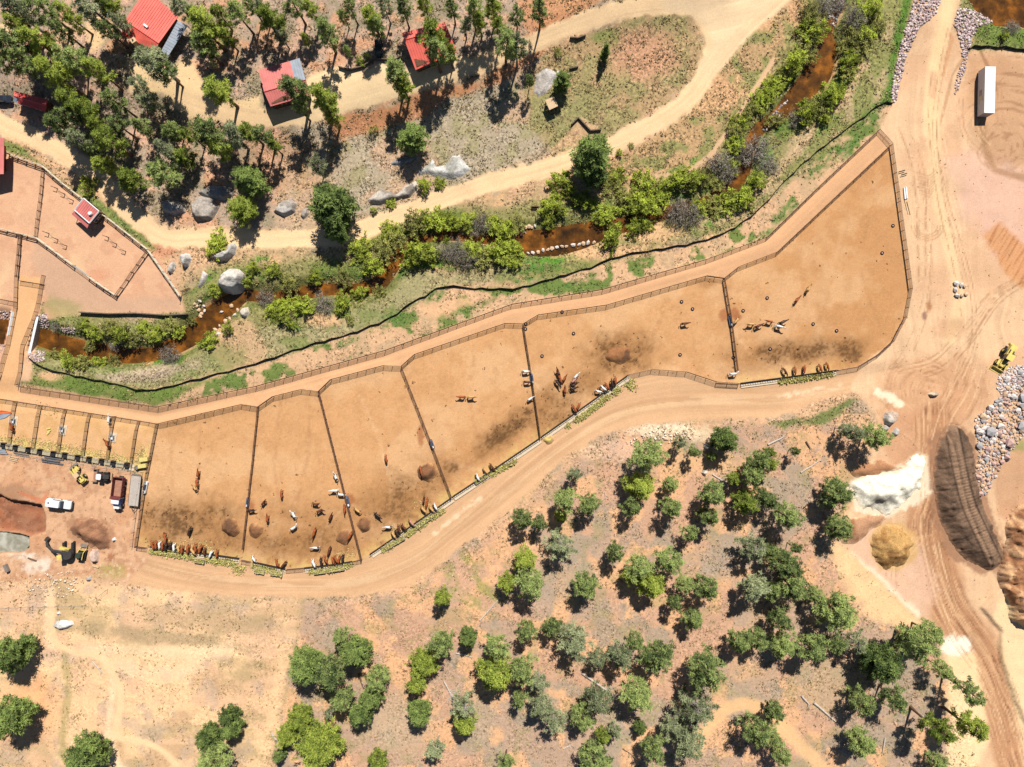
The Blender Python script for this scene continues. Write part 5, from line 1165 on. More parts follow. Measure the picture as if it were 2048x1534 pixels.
def car(label, px, py, rz, m):
    t = thing("parked_car", label, "car", G(px, py, 1.2), rz)
    MB().box((0, 0, .7), (4.3, 1.8, .65), cham=.25).build("body", m, t)
    MB().box((-.25, 0, 1.28), (2.5, 1.6, .55), taper=(.72, .82), cham=.15).build("cabin", GLASS, t)
    MB().box((-.3, 0, 1.57), (1.7, 1.3, .06), cham=.12).build("roof", m, t)
    for s in (-1, 1): MB().box((2.12, s * .6, .75), (.1, .35, .18)).build("headlight", RIM, t)
    wheels(t, [(1.35, .82), (1.35, -.82), (-1.35, .82), (-1.35, -.82)], .33, .22)
car("dark car parked above the zigzag timber wall", 757, 95, math.radians(95), DARKP)
car("dark car in tree shade at the left edge beside the red shed", 4, 197, math.radians(0), DARKP)
def dump_truck():
    t = thing("dump_truck", "dump truck with maroon bed and blue and white cab", "dump truck", G(236, 985, 1.6), math.radians(-97))
    MB().box((-.2, 0, .8), (7.6, 1.0, .35)).build("chassis", DKST, t)
    MB().box((-1.35, 0, 1.25), (4.7, 2.3, .12)).build("bed_floor", RUST, t)
    for s in (-1, 1): MB().box((-1.35, s * 1.2, 1.85), (4.9, .1, 1.3)).build("bed_side", MAROON, t)
    MB().box((1.05, 0, 2.0), (.12, 2.3, 1.55)).build("headboard", MAROON, t); MB().box((1.25, 0, 2.72), (.6, 2.5, .1)).build("cab_guard", MAROON, t); MB().box((-3.75, 0, 1.75), (.1, 2.3, 1.1)).build("tailgate", MAROON, t)
    for s in (-1, 1):
        for k in (-3, -1.8, -.6, .5): MB().box((k, s * 1.28, 1.85), (.12, .08, 1.28)).build("side_rib", MAROON, t)
    MB().box((2.15, 0, 1.7), (1.5, 2.2, 1.5), taper=(.9, .9), cham=.1).build("cab", BLUE, t); MB().box((2.1, 0, 2.49), (1.2, 1.9, .1), cham=.1).build("cab_roof", WHITE, t)
    MB().box((2.95, 0, 1.95), (.1, 1.8, .6), ry=-.2).build("windshield", GLASS, t)
    MB().box((3.45, 0, 1.25), (1.3, 1.7, .8), taper=(.92, .85), cham=.1).build("hood", WHITE, t); MB().box((4.15, 0, .8), (.15, 2.2, .3)).build("bumper", DKST, t)
    for s in (-1, 1): MB().tube([(1.3, s * 1.2, .8), (1.3, s * 1.2, 2.9)], .08, 6).build("exhaust_stack", RIM, t)
    wheels(t, [(3.2, 1.0), (3.2, -1.0), (-1.6, .95), (-1.6, -.95), (-2.8, .95), (-2.8, -.95)], .5, .4)
dump_truck()
def flatbed():
    t = thing("flatbed_trailer", "long grey flatbed trailer beside the dump truck", "trailer", G(269, 983, 1.0), math.radians(-96))
    for k in range(9): MB().box((-.1, -1.08 + k * .27, .95), (7.4, .255, .08)).build("deck_plank", GREY, t)
    for s in (-1, 1): MB().box((-.1, s * 1.26, .88), (7.5, .1, .22)).build("side_rail", DKST, t)
    MB().box((-3.95, 0, .8), (.5, 2.3, .15), ry=.3).build("ramp", STEEL, t)
    for k in range(3): MB().box((-4.05, -.7 + k * .7, .95), (.7, .4, .06), ry=.2).build("ramp_tread", STEEL, t)
    MB().tube([(3.6, .8, .8), (5.0, 0, .75), (3.6, -.8, .8)], .09, 5).build("drawbar", DKST, t); MB().tube([(4.9, 0, .1), (4.9, 0, 1.1)], .07, 6).build("jack", DKST, t)
    wheels(t, [(-.6, 1.0), (-.6, -1.0), (-1.6, 1.0), (-1.6, -1.0)], .38, .25)
flatbed()
def loader(label, px, py, rz, s=1.0, canopy=YEL, bucket=YEL, long=0.0):
    t = thing("wheel_loader", label, "wheel loader", G(px, py, 1.6), rz); t.scale = (s, s, s)
    MB().box((-1.7 - long / 2, 0, 1.45), (2.2 + long, 1.5, .95), cham=.15).build("engine_hood", YEL, t); MB().box((-2.85 - long, 0, 1.1), (.4, 1.9, .8)).build("counterweight", YEL, t)
    for s_ in (-1, 1): MB().box((-1.6, s_ * .45, 1.96), (1.0, .3, .06)).build("hood_grille", DKST, t)
    MB().box((-.2, 0, 1.9), (1.3, 1.35, 1.3), taper=(.92, .92)).build("cab", GLASS, t); MB().box((-.25, 0, 2.62), (1.5, 1.55, .12), cham=.1).build("cab_roof", canopy, t)
    MB().tube([(-1.3, .35, 1.9), (-1.3, .35, 2.5)], .07, 6).build("exhaust_stack", DKST, t)
    MB().box((1.2, 0, 1.0), (1.8, 1.1, .6)).build("front_frame", YEL, t)
    for s_ in (-1, 1):
        MB().tube([(.5, s_ * .5, 1.6), (1.8, s_ * .5, 1.3), (2.7, s_ * .5, .6)], .16, 6).build("lift_arm", YEL, t)
        MB().tube([(.8, s_ * .3, 1.1), (2.0, s_ * .3, 1.05)], .08, 6).build("hydraulic_ram", STEEL, t)
        MB().box((1.5, s_ * 1.1, 1.45), (1.4, .55, .1)).build("fender", YEL, t)
    bk = [(2.6, .9), (2.55, .35), (2.75, .08), (3.5, .05), (3.5, .15), (2.9, .2), (2.72, .45), (2.75, .9)]
    V = [(x, -1.35, z) for x, z in bk] + [(x, 1.35, z) for x, z in bk]; n = len(bk)
    MB().add(V, [(i, (i + 1) % n, n + (i + 1) % n, n + i) for i in range(n)] + [tuple(range(n))[::-1], tuple(range(n, 2 * n))]).build("bucket", bucket, t)
    for s_ in (-1, 1): MB().prism([(2.62, s_ * 1.36 - .04), (3.45, s_ * 1.36 - .04), (3.45, s_ * 1.36 + .04), (2.62, s_ * 1.36 + .04)], .06, [.85, .2, .2, .85]).build("bucket_side", bucket, t)
    wheels(t, [(1.5, .98), (1.5, -.98), (-1.6, .98), (-1.6, -.98)], .72, .52, YEL)
loader("dusty yellow wheel loader with a brown bucket, below the feed bunk", 153, 949, math.radians(130), .82, CREAM, STEEL)
loader("yellow wheel loader beside the big rock pile at the right edge", 2013, 717, math.radians(-121), 1.08, YEL, YEL, .6)
def tractor():
    t = thing("tractor", "dark tractor with a white canopy and broad brown bucket", "tractor", G(202, 953, 1.5), math.radians(176))
    MB().box((-1.1, 0, 1.15), (1.5, 1.1, .7), cham=.1).build("engine_hood", DKST, t); MB().box((-.1, 0, .9), (1.2, 1.3, .6)).build("body", MAROON, t)
    for x in (-.3, .6):
        for s in (-1, 1): MB().tube([(x, s * .5, 1.1), (x, s * .5, 2.25)], .05, 5).build("canopy_post", DKST, t)
    MB().box((.15, 0, 2.32), (1.25, 1.4, .1), cham=.2).build("canopy", WHITE, t); MB().box((0, 0, 1.35), (.5, .5, .5)).build("seat", BLK, t)
    for s in (-1, 1): MB().tube([(.1, s * .7, 1.3), (1.1, s * .7, 1.2), (1.5, s * .7, .5)], .1, 5).build("loader_arm", DKST, t)
    MB().box((2.0, 0, .12), (1.3, 3.0, .1)).build("bucket_floor", RUST, t); MB().box((1.4, 0, .5), (.12, 3.0, .9)).build("bucket_back", STEEL, t)
    for s in (-1, 1): MB().box((2.0, s * 1.55, .5), (1.3, .1, .9)).build("bucket_side", STEEL, t)
    MB().box((-2.1, 0, .6), (.2, 1.7, .5)).build("rear_blade", CREAM, t)
    wheels(t, [(.7, .8), (.7, -.8)], .5, .35); wheels(t, [(-.9, .85), (-.9, -.85)], .68, .42)
tractor()
def excavator():
    t = thing("excavator", "black and yellow excavator with its arm folded towards the grey pond", "excavator", G(131, 1107, 1.8), 0)
    for s in (-1, 1):
        tr = MB().box((s * 1.1, .6, .45), (.65, 4.2, .85), 0, 0, (1, .85), .15).build("track", BLK, t)
        for k in range(8): MB().box((s * 1.1, -1.1 + k * .5, .9), (.68, .14, .06)).build("track_pad", DKST, tr)
    MB().tube([(0, .3, .7), (0, .3, 1.1)], .9, 14).build("turntable", DKST, t)
    MB().tube([(.35, -.2, 1.1), (.35, -.2, 2.1)], [1.35, 1.3], 18).build("house", DKST, t)
    MB().box((-.2, 1.1, 1.7), (2.3, .6, .8), -.25).build("engine_cover", YEL, t); MB().box((-1.0, -.8, 1.9), (1.2, 1.2, 1.5), .15, taper=(.9, .9)).build("cab", GLASS, t); MB().box((-1.0, -.8, 2.68), (1.2, 1.2, .1), .15, cham=.1).build("cab_roof", YEL, t)
    MB().tube([(-.5, .1, 1.8), (-2.4, .9, 2.9), (-4.0, 1.9, 2.4)], [.36, .42, .28], 6).build("boom", DKST, t); MB().tube([(-4.0, 1.9, 2.5), (-5.2, 2.9, 1.1)], [.3, .2], 6).build("stick", DKST, t)
    for s in (-.15, .15): MB().tube([(-.8, .4 + s, 1.5), (-2.3, 1.0 + s, 2.5)], .09, 6).build("hydraulic_ram", STEEL, t)
    MB().box((-5.3, 3.2, .6), (1.1, .9, .9), -.6, taper=(.7, .9)).build("bucket", DKST, t)
    for k in range(4): MB().box((-5.6 + k * .12, 3.75 - k * .02, .2), (.08, .3, .12), -.6).build("bucket_tooth", STEEL, t)
excavator()
def skid():
    t = thing("skid_steer", "small yellow and green track loader next to the excavator", "track loader", G(161, 1109, 1.2), math.radians(78))
    for s in (-1, 1): MB().box((-.2, s * .8, .38), (2.4, .4, .7), taper=(.85, 1), cham=.08).build("track", BLK, t)
    MB().box((-.4, 0, .95), (1.9, 1.2, .8), cham=.1).build("body", GREENP, t); MB().box((-.1, .1, 1.7), (1.1, 1.0, .9), taper=(.95, .95)).build("cab", GLASS, t); MB().box((-.1, .1, 2.2), (1.2, 1.1, .08)).build("cab_roof", GREENP, t)
    for s in (-1, 1): MB().tube([(-1.2, s * .72, 1.5), (.5, s * .72, 1.5), (1.5, s * .72, .5)], .1, 5).build("lift_arm", YEL, t)
    MB().box((1.1, 0, 1.0), (.15, 1.3, .5)).build("front_panel", YEL, t); MB().box((1.95, 0, .3), (.8, 1.7, .45), taper=(.7, 1)).build("bucket", STEEL, t)
skid()
# white box trailer
def box_trailer():
    roof = [P(1971,134,2.9), P(1991.5,133,2.9), P(1989.5,224,2.9), P(1969,226,2.9)]
    c = base_of(roof); d = roof[3] - roof[0]; w = (roof[1] - roof[0]).length; L = d.length; rz = math.atan2(d.y, d.x)
    t = thing("box_trailer", "long white box trailer standing in the east yard", "trailer", c, rz)
    MB().box((0, 0, 1.6), (L, w, 2.5)).build("body", WHITE, t); MB().box((0, 0, 2.9), (L + .1, w + .1, .1)).build("roof", WHITE, t)
    n = 24
    for s in (-1, 1):
        for k in range(n): MB().box((-L / 2 + (k + .5) * L / n, s * (w / 2 + .015), 1.6), (.06, .04, 2.4)).build("side_rib", WHITE, t)
    MB().box((.2, -(w / 2 + .03), 1.4), (1.4, .05, .9)).build("side_hatch", GREY, t); MB().box((1.6, -(w / 2 + .03), 1.5), (1.3, .05, 1.2)).build("side_emblem", mat("pale_yellow_print", A(232,228,180), .6, .05), t)
    for s in (-1, 1): MB().box((L / 2 + .03, s * w / 4, 1.6), (.06, w / 2 - .05, 2.4)).build("rear_door", GREY, t)
    MB().box((0, 0, .3), (L * .9, .8, .2)).build("chassis", DKST, t); wheels(t, [(L * .3, 1.0), (L * .3, -1.0), (L * .4, 1.0), (L * .4, -1.0)], .45, .3)
box_trailer()
# ------------------------------------------------------------------ horses
def horse_body(name, neck, legs=0.0):
    """one continuous skinned body: barrel, neck, head, ears and four jointed legs"""
    J = [("pelvis", (-.66, 0, 1.26), .27), ("croup", (-.45, 0, 1.28), .30), ("loin", (-.15, 0, 1.22), .30), ("barrel", (.15, 0, 1.2), .31), ("chest", (.5, 0, 1.26), .27)]
    E = [(0, 1), (1, 2), (2, 3), (3, 4)]
    def chain(root, pts):
        i = root
        for p, r in pts:
            J.append(("", p, r)); E.append((i, len(J) - 1)); i = len(J) - 1
        return i
    n1, n2, n3, n4 = neck
    chain(4, [(n1, .19), (n2, .145), (n3, .125), (tuple(np.array(n3) * .45 + np.array(n4) * .55), .105), (n4, .07)])
    for s in (-1, 1):
        f = legs * s
        chain(0, [((-.62, s * .17, .98), .16), ((-.52 + f * .5, s * .18, .8), .12), ((-.76 + f, s * .17, .5), .075), ((-.68 + f, s * .17, .16), .052), ((-.62 + f, s * .17, .03), .065)])
        chain(4, [((.48, s * .16, .95), .14), ((.47 - f * .6, s * .16, .55), .075), ((.46 - f, s * .16, .16), .05), ((.5 - f, s * .16, .03), .065)])
    me = bpy.data.meshes.new(name); me.from_pydata([j[1] for j in J], E, [])
    o = bpy.data.objects.new(name, me); COL.objects.link(o)
    o.modifiers.new("Skin", 'SKIN').use_smooth_shade = True
    sk = me.skin_vertices[0].data
    for i, j in enumerate(J): sk[i].radius = (j[2] * .92, j[2] * 1.05); sk[i].use_root = (i == 0)
    o.modifiers.new("Sub", 'SUBSURF').levels = 1
    dg = bpy.context.evaluated_depsgraph_get(); dg.update()
    res = bpy.data.meshes.new_from_object(o.evaluated_get(dg)); res.name = name
    bpy.data.objects.remove(o); bpy.data.meshes.remove(me)
    # ears joined on to the same mesh
    V = [v.co.copy() for v in res.vertices]; F = [tuple(p.vertices) for p in res.polygons]
    p = Vector(n3); h = (Vector(n4) - p).normalized(); sd = h.cross(Vector((0, 0, 1))).normalized()
    for s in (-1, 1):
        b = len(V); c = p + sd * s * .07 + Vector((0, 0, .08))
        V += [c + h * .05, c - h * .05, c + sd * s * .05, c + Vector((0, 0, .17)) + sd * s * .03]; F += [(b, b + 1, b + 3), (b + 1, b + 2, b + 3), (b + 2, b, b + 3), (b, b + 2, b + 1)]
    out = bpy.data.meshes.new(name); out.from_pydata(V, [], F)
    for q in out.polygons: q.use_smooth = True
    bpy.data.meshes.remove(res)
    mane = MB(); pts = [Vector(n1), Vector(n2), Vector(n3)]
    mane.tube([pts[0] + Vector((-.1, 0, .17)), pts[0] + Vector((.05, 0, .2)), pts[1] + Vector((-.06, 0, .13)), pts[2] + Vector((-.06, 0, .11)), pts[2] + Vector((.08, 0, .1))], [.03, .06, .07, .06, .02], 5)
    return out, mane.mesh("mane")
POSES = [horse_body("horse_up", [(.72, 0, 1.45), (.92, 0, 1.68), (1.1, 0, 1.9), (1.42, 0, 1.66)], .05), horse_body("horse_level", [(.74, 0, 1.36), (1.0, 0, 1.45), (1.22, 0, 1.55), (1.55, 0, 1.28)], .1), horse_body("horse_down", [(.74, 0, 1.28), (.98, 0, 1.08), (1.15, 0, .82), (1.32, 0, .42)], -.06), horse_body("horse_turned", [(.74, .03, 1.38), (.96, .14, 1.5), (1.12, .32, 1.6), (1.28, .58, 1.34)], -.1), horse_body("horse_turned_back", [(.74, -.03, 1.38), (.96, -.14, 1.5), (1.12, -.32, 1.6), (1.28, -.58, 1.34)], .08)]
TAIL = MB().tube([(-.88, 0, 1.35), (-1.0, 0, 1.2), (-1.03, 0, .85), (-1.0, 0, .5)], [.05, .075, .085, .03], 6).mesh("tail", None, True)
COATS = {'C': ("chestnut", mat("chestnut_coat", A(164,84,40), .6, .2, 2), mat("chestnut_hair", A(120,62,32), .7, .15)), 'B': ("bay", mat("bay_coat", A(104,56,34), .55, .25, 2), mat("black_hair", A(34,28,26), .7, .15)), 'D': ("dark brown", mat("dark_coat", A(58,40,34), .5, .2, 2), mat("dark_hair", A(28,24,24), .7, .1)), 'W': ("white", mat("white_coat", A(238,236,230), .65, .05, 2), mat("white_hair", A(226,220,206), .7, .08)), 'P': ("pinto", mat("pinto_coat", A(240,238,232), .6, .1, 1.1, c2=A(86,50,34), thr=(.49, .52)), mat("pinto_hair", A(190,176,160), .7, .3, 2)), 'T': ("tan", mat("buckskin_coat", A(214,166,104), .6, .12, 2), mat("tan_hair", A(150,110,72), .7, .2)), 'R': ("pinkish roan", mat("roan_coat", A(196,138,124), .6, .15, 6), mat("roan_hair", A(120,80,72), .7, .2))}
HS = """396 948 85 C 1,394 965 -80 C 2,390 976 118 T 0,379.5 1062 -105 D 2,330 1073 -70 C 1,305 1090 -75 C 2,312 1090 -92 C 2,319 1090 -88 W 2,325.5 1091 -95 C 2,332.5 1093 -100 D 2,341 1091 -95 D 2,348 1094 -90 W 2,357 1097 -80 T 2,364 1099 -95 C 2,376 1098 -95 C 2,385.5 1101 -60 T 2,391 1095 -80 C 2,400.5 1098 -105 C 2,409 1103 -98 B 2,421.5 1108 -108 W 2,433.5 1107 -94 C 2,502 1021 8 D 1,527 1006 50 B 0,563 988 -85 C 2,535 1038 88 C 1,588 1030 118 W 0,587 1056 28 W 3,630 1008 -12 B 3,639 1022 25 B 4,661 1035 62 B 1,689 1017 -85 C 1,670 981 180 W 1,681 989 -8 W 2,629 1064 -110 C 1,701 1070 -115 C 1,632 1095.5 178 P 1,659 1101 -105 B 1,507 1117 -60 P 2,554 1126 -65 C 2,567.5 1129 -130 B 2,627.5 1126 -70 W 2,642.5 1123 -80 D 2,651 1119 -65 C 2,666 1121 -75 C 2,672 1118 -60 C 2,678 1119 -100 C 2,685.5 1117 -90 D 2,672 954 110 P 0,714 1020 -45 T 2,755 1030 -35 D 1,777.5 1054 178 P 1,787 1069 -60 T 2,793.5 1065 -65 D 2,798 1057.5 -75 B 2,807 1054 -45 B 2,823 1045 -55 R 2,847.5 1001 82 B 1,854 1004 -95 C 1,847 1019 -45 T 2,863 1018 -50 T 2,870.5 1013 -60 P 2,772 917 -80 C 2,842 940 -80 C 1,924 794 180 C 1,941.5 794 0 T 1,955 954 -60 P 2,971 941 -55 T 2,984 933.5 -50 B 2,1051 743 0 P 2,1054 764 0 B 2,1060 798 30 W 1,1116.5 745 110 B 0,1120.5 757 -70 C 1,1128 758 55 C 1,1115 765 -50 D 1,1151.5 753 45 W 1,1147 762 38 R 1,1147 770 25 D 1,1146 777 12 D 1,1130 781 95 C 0,1149 817 -65 C 2,1157 812 -115 C 2,1196.5 783 -12 P 2,1206 776 -40 P 2,1214 772 -55 C 2,1224 767 -80 D 2,1231 761 -90 C 2,1369 647 10 B 1,1473 641 -130 T 2,1503 648.5 180 T 1,1516 652 25 B 1,1540 643 165 C 1,1564 644.5 28 D 1,1558 653 -20 W 1,1465 748 4 W 3,1594 600 50 C 1,1616.5 578 60 T 1,1570 743 -60 B 2,1590 740.5 -85 C 2,1609 738.5 -95 C 2,1640.5 736 -70 C 2,1655 732 -75 C 2,218 840 82 W 1,215 887.5 105 C 0,24 856 88 C 1"""
HORSES = [(float(a), float(b), float(c), k, int(p)) for a, b, c, k, p in (q.split() for q in HS.replace("\n", "").split(","))]
MARKS_H = [("the first divider's trough", 495, 1004), ("the second divider's trough", 694, 1003), ("the third divider's trough", 863, 888), ("the fourth divider's trough", 1064, 757), ("the fifth divider's trough", 1461, 642), ("the leftmost pen's dirt mound", 460, 1053), ("the second pen's left mound", 513, 1060), ("the second pen's right mound", 688, 1072), ("the third pen's left mound", 728, 1047), ("the third pen's upper mound", 855, 945), ("the fifth pen's big mound", 1240, 705), ("the leftmost pen's white trough", 290, 975), ("the double gate", 590, 1138), ("the foot of the second divider", 723, 1120), ("the foot of the third divider", 903, 995), ("the foot of the fourth divider", 1081, 875), ("the leftmost pen's lower left gate", 280, 1095), ("the right panel gate", 1698, 737), ("the middle small pen's waterer", 123, 860)]
hn = place_names(HORSES, MARKS_H, [h[3] for h in HORSES])
rngH = random.Random(3)
for i, (px, py, hd, k, ps) in enumerate(HORSES):
    nm, cm, hm = COATS[k]
    g = G(px, py, 1.0); me, mane = POSES[ps]
    hd_r = math.radians(hd + rngH.uniform(-4, 4))
    o = link("horse", me, None, g, hd_r)
    s = rngH.uniform(.98, 1.12); o.scale = (s, s * 1.06, s)
    if not me.materials: me.materials.append(cm)
    o.material_slots[0].link = 'OBJECT'; o.material_slots[0].material = cm
    tag(o, f"{nm} horse, {hn[i]}", "horse", "horses in the pens")
    for pn, pm in (("mane", mane), ("tail", TAIL)):
        if not pm.materials: pm.materials.append(hm)
        c = link(pn, pm, o); c.material_slots[0].link = 'OBJECT'; c.material_slots[0].material = hm
# ------------------------------------------------------------------ piles, mounds and rock
MOUND = vcol_mat("loose_earth", .95, .5, 3.0, .18)
MULCH = vcol_mat("wood_chips", .95, 1.0, 7.0, .45)
ROCKM = vcol_mat("granite_rock", .85, .8, 2.2, .26, .25)
def heap(name, label, cat, poly, h, D, step=.5, col=(150,110,80), col2=None, power=1.6, nz=.25, nsc=2.0, m=None, group=None, seed=0, cfun=None, flat=0.0, rag=0.0, rock=False, zfun=None):
    """a heap or rock mass on the outline poly (px): height rises over D metres from the edge"""
    W = [G(x, y) for x, y in (poly if rock else smooth_line(list(poly) + [poly[0]], 3)[:-1])]
    wp = [(w.x, w.y) for w in W]; xs = [p[0] for p in wp]; ys = [p[1] for p in wp]
    cx, cy = sum(xs) / len(xs), sum(ys) / len(ys)
    ax = np.arange(min(xs) - 2 * step, max(xs) + 2 * step, step); ay = np.arange(min(ys) - 2 * step, max(ys) + 2 * step, step)
    X, Y = np.meshgrid(ax, ay); x = X.ravel(); y = Y.ravel()
    jit = np.random.default_rng(seed).uniform(-.25, .25, (2, len(x))) * step; x = x + jit[0]; y = y + jit[1]
    d, _, _ = seg_dist(x, y, wp, True); ins = inside(x, y, wp); s = np.where(ins, d, -d)
    if rag: s = s + (fbm(x, y, 2.2, 4, 450 + seed, .6) - .5) * 4 * rag; ins = s > 0
    u = np.clip(s / D, 0, 1); z = h * (1 - (1 - u) ** power)
    z = z * (1 + nz * 2 * (fbm(x, y, nsc, 4, 400 + seed) - .5)) + np.where(ins, .25 * nz * (fbm(x, y, nsc * .4, 3, 410 + seed) - .5), 0)
    if rock:          # hewn faces: slopes off each edge cut by a tilted top
        a = seed * 1.7; L_ = max(max(xs) - min(xs), max(ys) - min(ys)); e = ((x - cx) * math.cos(a) + (y - cy) * math.sin(a)) / L_; e2 = ((x - cx) * math.cos(a + 2) + (y - cy) * math.sin(a + 2)) / L_
        z = np.minimum.reduce([s * h / D * 1.7, h * (.92 + .55 * e), h * (1.0 + .8 * e2), np.full(len(x), h)]) + .22 * h * (fbm(x, y, 1.1, 3, 460 + seed) - .5) - .12 * sst(.6, .7, fbm(x * 1.5, y * .7, 1.6, 3, 470 + seed))
    if flat: z = np.minimum(z, flat * (1 + .1 * (fbm(x, y, 3, 3, 430 + seed) - .5)))
    if zfun is not None: z = zfun(z, 1024 + x * FPX / CAM_H, 767 - y * FPX / CAM_H)
    z = np.where(ins, z, np.clip(s, -1.5, 0) * 1.0) + zg(x, y)
    px = 1024 + x * FPX / (CAM_H - z); py = 767 - y * FPX / (CAM_H - z)
    nx, ny = len(ax), len(ay); I = np.arange(nx * ny).reshape(ny, nx)
    Q = np.stack([I[:-1, :-1], I[:-1, 1:], I[1:, 1:], I[1:, :-1]], -1).reshape(-1, 4)
    Q = Q[(s[Q] > -1.6 * step).all(1)]
    c = np.tile(A(*col), (len(x), 1)) * (1 + .3 * (fbm(x, y, 1.5, 3, 420 + seed) - .5))[:, None]
    if col2 is not None:
        k = sst(.48, .6, fbm(x, y, nsc * 1.5, 4, 425 + seed))[:, None]; c = c * (1 - k) + A(*col2)[None, :] * k
    if cfun is not None: c = cfun(c, px, py, x, y)
    if rag:
        jx = np.clip(np.searchsorted(XS, x), 0, NX - 1); jy = np.clip(np.searchsorted(YS, y), 0, NY - 1); gc = C.reshape(NY, NX, 3)[jy, jx]; k = sst(.7, .05, s + (fbm(x, y, 1.2, 3, 480 + seed) - .5) * .9)[:, None]; c = c * (1 - k) + gc * k
    used, inv = np.unique(Q, return_inverse=True); o = Vector((cx, cy, float(zg(cx, cy))))
    V = np.stack([x - o.x, y - o.y, z - o.z], 1)[used]
    me = make_mesh(name, V, inv.reshape(Q.shape), not rock, np.clip(c[used], .004, .8), None, [m or MOUND])
    return tag(link(name, me, None, o), label, cat, group)
def ell(cx, cy, rx, ry, rot=0.0, n=14, wob=.12, seed=0):
    r = random.Random(seed + int(cx)); out = []
    for i in range(n):
        a = 2 * math.pi * i / n; k = 1 + r.uniform(-wob, wob); u, v = rx * k * math.cos(a), ry * k * math.sin(a)
        out.append((cx + u * math.cos(rot) - v * math.sin(rot), cy + u * math.sin(rot) + v * math.cos(rot)))
    return out
MDS = [(460,1054,19,20,1.4,"round brown dirt mound in the leftmost large pen"), (513,1061,15,17,1.3,"brown dirt mound at the left of the second pen"), (688,1073,14,16,1.2,"brown dirt mound at the right of the second pen"), (728,1047,15,17,1.2,"brown dirt mound at the left of the third pen"), (855,945,20,19,1.2,"dirt mound with a horse on it in the third pen"), (1239,708,26,19,.9,"crescent-edged dirt mound in the fifth pen")]
for i, (x, y, rx, ry, h, l) in enumerate(MDS):
    heap("dirt_mound", l, "dirt mound", ell(x, y, rx, ry, 0, 14, .1, i), h, 1.8, .35, (140,98,68) if i < 5 else (160,110,72), (112,80,58), 1.5, .5, 1.2, group="dirt mounds in the pens", seed=i, rag=.35)
heap("dirt_pile", "broad dark dirt pile between the pickup and the excavator", "dirt pile", [(140,1050),(160,1036),(185,1034),(205,1045),(220,1065),(225,1085),(210,1094),(185,1092),(160,1082),(145,1068)], 2.0, 4.5, .4, (140,100,76), (166,120,90), 1.5, .5, 1.6, seed=11, rag=.7)
WH = (252,244,222)
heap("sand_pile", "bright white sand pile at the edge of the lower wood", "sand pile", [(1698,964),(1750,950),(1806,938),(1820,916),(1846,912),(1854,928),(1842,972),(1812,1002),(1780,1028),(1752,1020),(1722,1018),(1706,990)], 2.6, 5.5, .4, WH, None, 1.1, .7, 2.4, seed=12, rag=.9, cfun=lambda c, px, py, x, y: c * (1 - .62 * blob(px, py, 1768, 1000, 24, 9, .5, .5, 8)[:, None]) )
heap("mulch_pile", "golden brown mulch pile below the white sand", "mulch pile", ell(1783, 1093, 41, 44, .2, 16, .08), 4.2, 6.0, .25, (204,160,100), (176,130,78), 1.4, .05, 1.0, seed=13, rag=.5, m=MULCH)
TRK = smooth_line([(1912,900),(1922,950),(1938,1010),(1960,1060),(1985,1112)], 4)
def berm_col(c, px, py, x, y):
    _, al, la = stripe(px, py, TRK, 200, 5, full=True)
    g = sst(.48, .7, fbm(la / 26, al / 5, 1, 4, 440))[:, None]; on = sst(13, 9, np.abs(la))[:, None]
    c = c * (1 - .3 * g * (1 - on)); c = c * (1 - on) + (A(150,120,96)[None, :] * (.76 + .32 * sst(-.3, .3, np.sin(al * 1.05)))[:, None]) * on
    return c * (1 - .5 * (sst(2.5, .8, np.abs(np.abs(la) - 14)))[:, None])
def berm_z(z, px, py):
    _, al, la = stripe(px, py, TRK, 200, 5, full=True); on = sst(13, 9, np.abs(la))
    return z + on * .10 * np.sin(al * 1.05) - .35 * sst(3.5, .5, np.abs(np.abs(la) - 14)) * (z > .5) - .28 * (1 - on) * sst(.5, .75, fbm(la / 26, al / 5, 1, 4, 440)) * (z > .3)
heap("soil_berm", "long dark soil berm with machine tracks on its top", "soil berm", [(1878,876),(1895,852),(1915,848),(1946,888),(1952,943),(1966,1008),(1985,1050),(2003,1098),(2002,1128),(1976,1140),(1940,1122),(1911,1100),(1885,1050),(1873,1018),(1866,955)], 2.8, 4.0, .25, (128,102,82), (106,84,68), 1.2, .35, 1.8, seed=14, rag=.35, cfun=berm_col, flat=2.4, zfun=berm_z)
heap("dirt_bank", "rugged eroded brown bank at the right edge below the berm", "dirt bank", [(1992,1140),(2003,1165),(2012,1205),(2022,1238),(2060,1262),(2110,1262),(2110,1000),(2060,1000),(2030,1020),(2012,1050),(2004,1100)], 3.0, 2.2, .3, (226,178,132), (170,120,84), 1.2, .55, 1.6, seed=18, rag=.7)
heap("soil_berm", "small tan spoil heap left of the white sand pile", "soil berm", [(1695,945),(1720,925),(1770,922),(1806,935),(1780,945),(1720,955)], .9, 2.2, .4, (178,128,92), None, 1.3, .3, 2, seed=15, rag=.5)
heap("soil_berm", "smooth pinkish spoil ridge above the mulch pile", "soil berm", [(1690,1042),(1715,1030),(1760,1028),(1772,1036),(1745,1062),(1710,1085),(1680,1082)], 1.0, 2.5, .4, (190,144,110), (160,112,80), 1.3, .3, 2, seed=16, rag=.5)
heap("hay_heap", "loose pale hay heap on the road at the fourth divider", "hay", ell(1098, 878, 13, 9, -.3, 12, .2), .8, 1.2, .3, (214,192,108), (178,150,80), 1.4, .6, .7, seed=17, rag=.3)
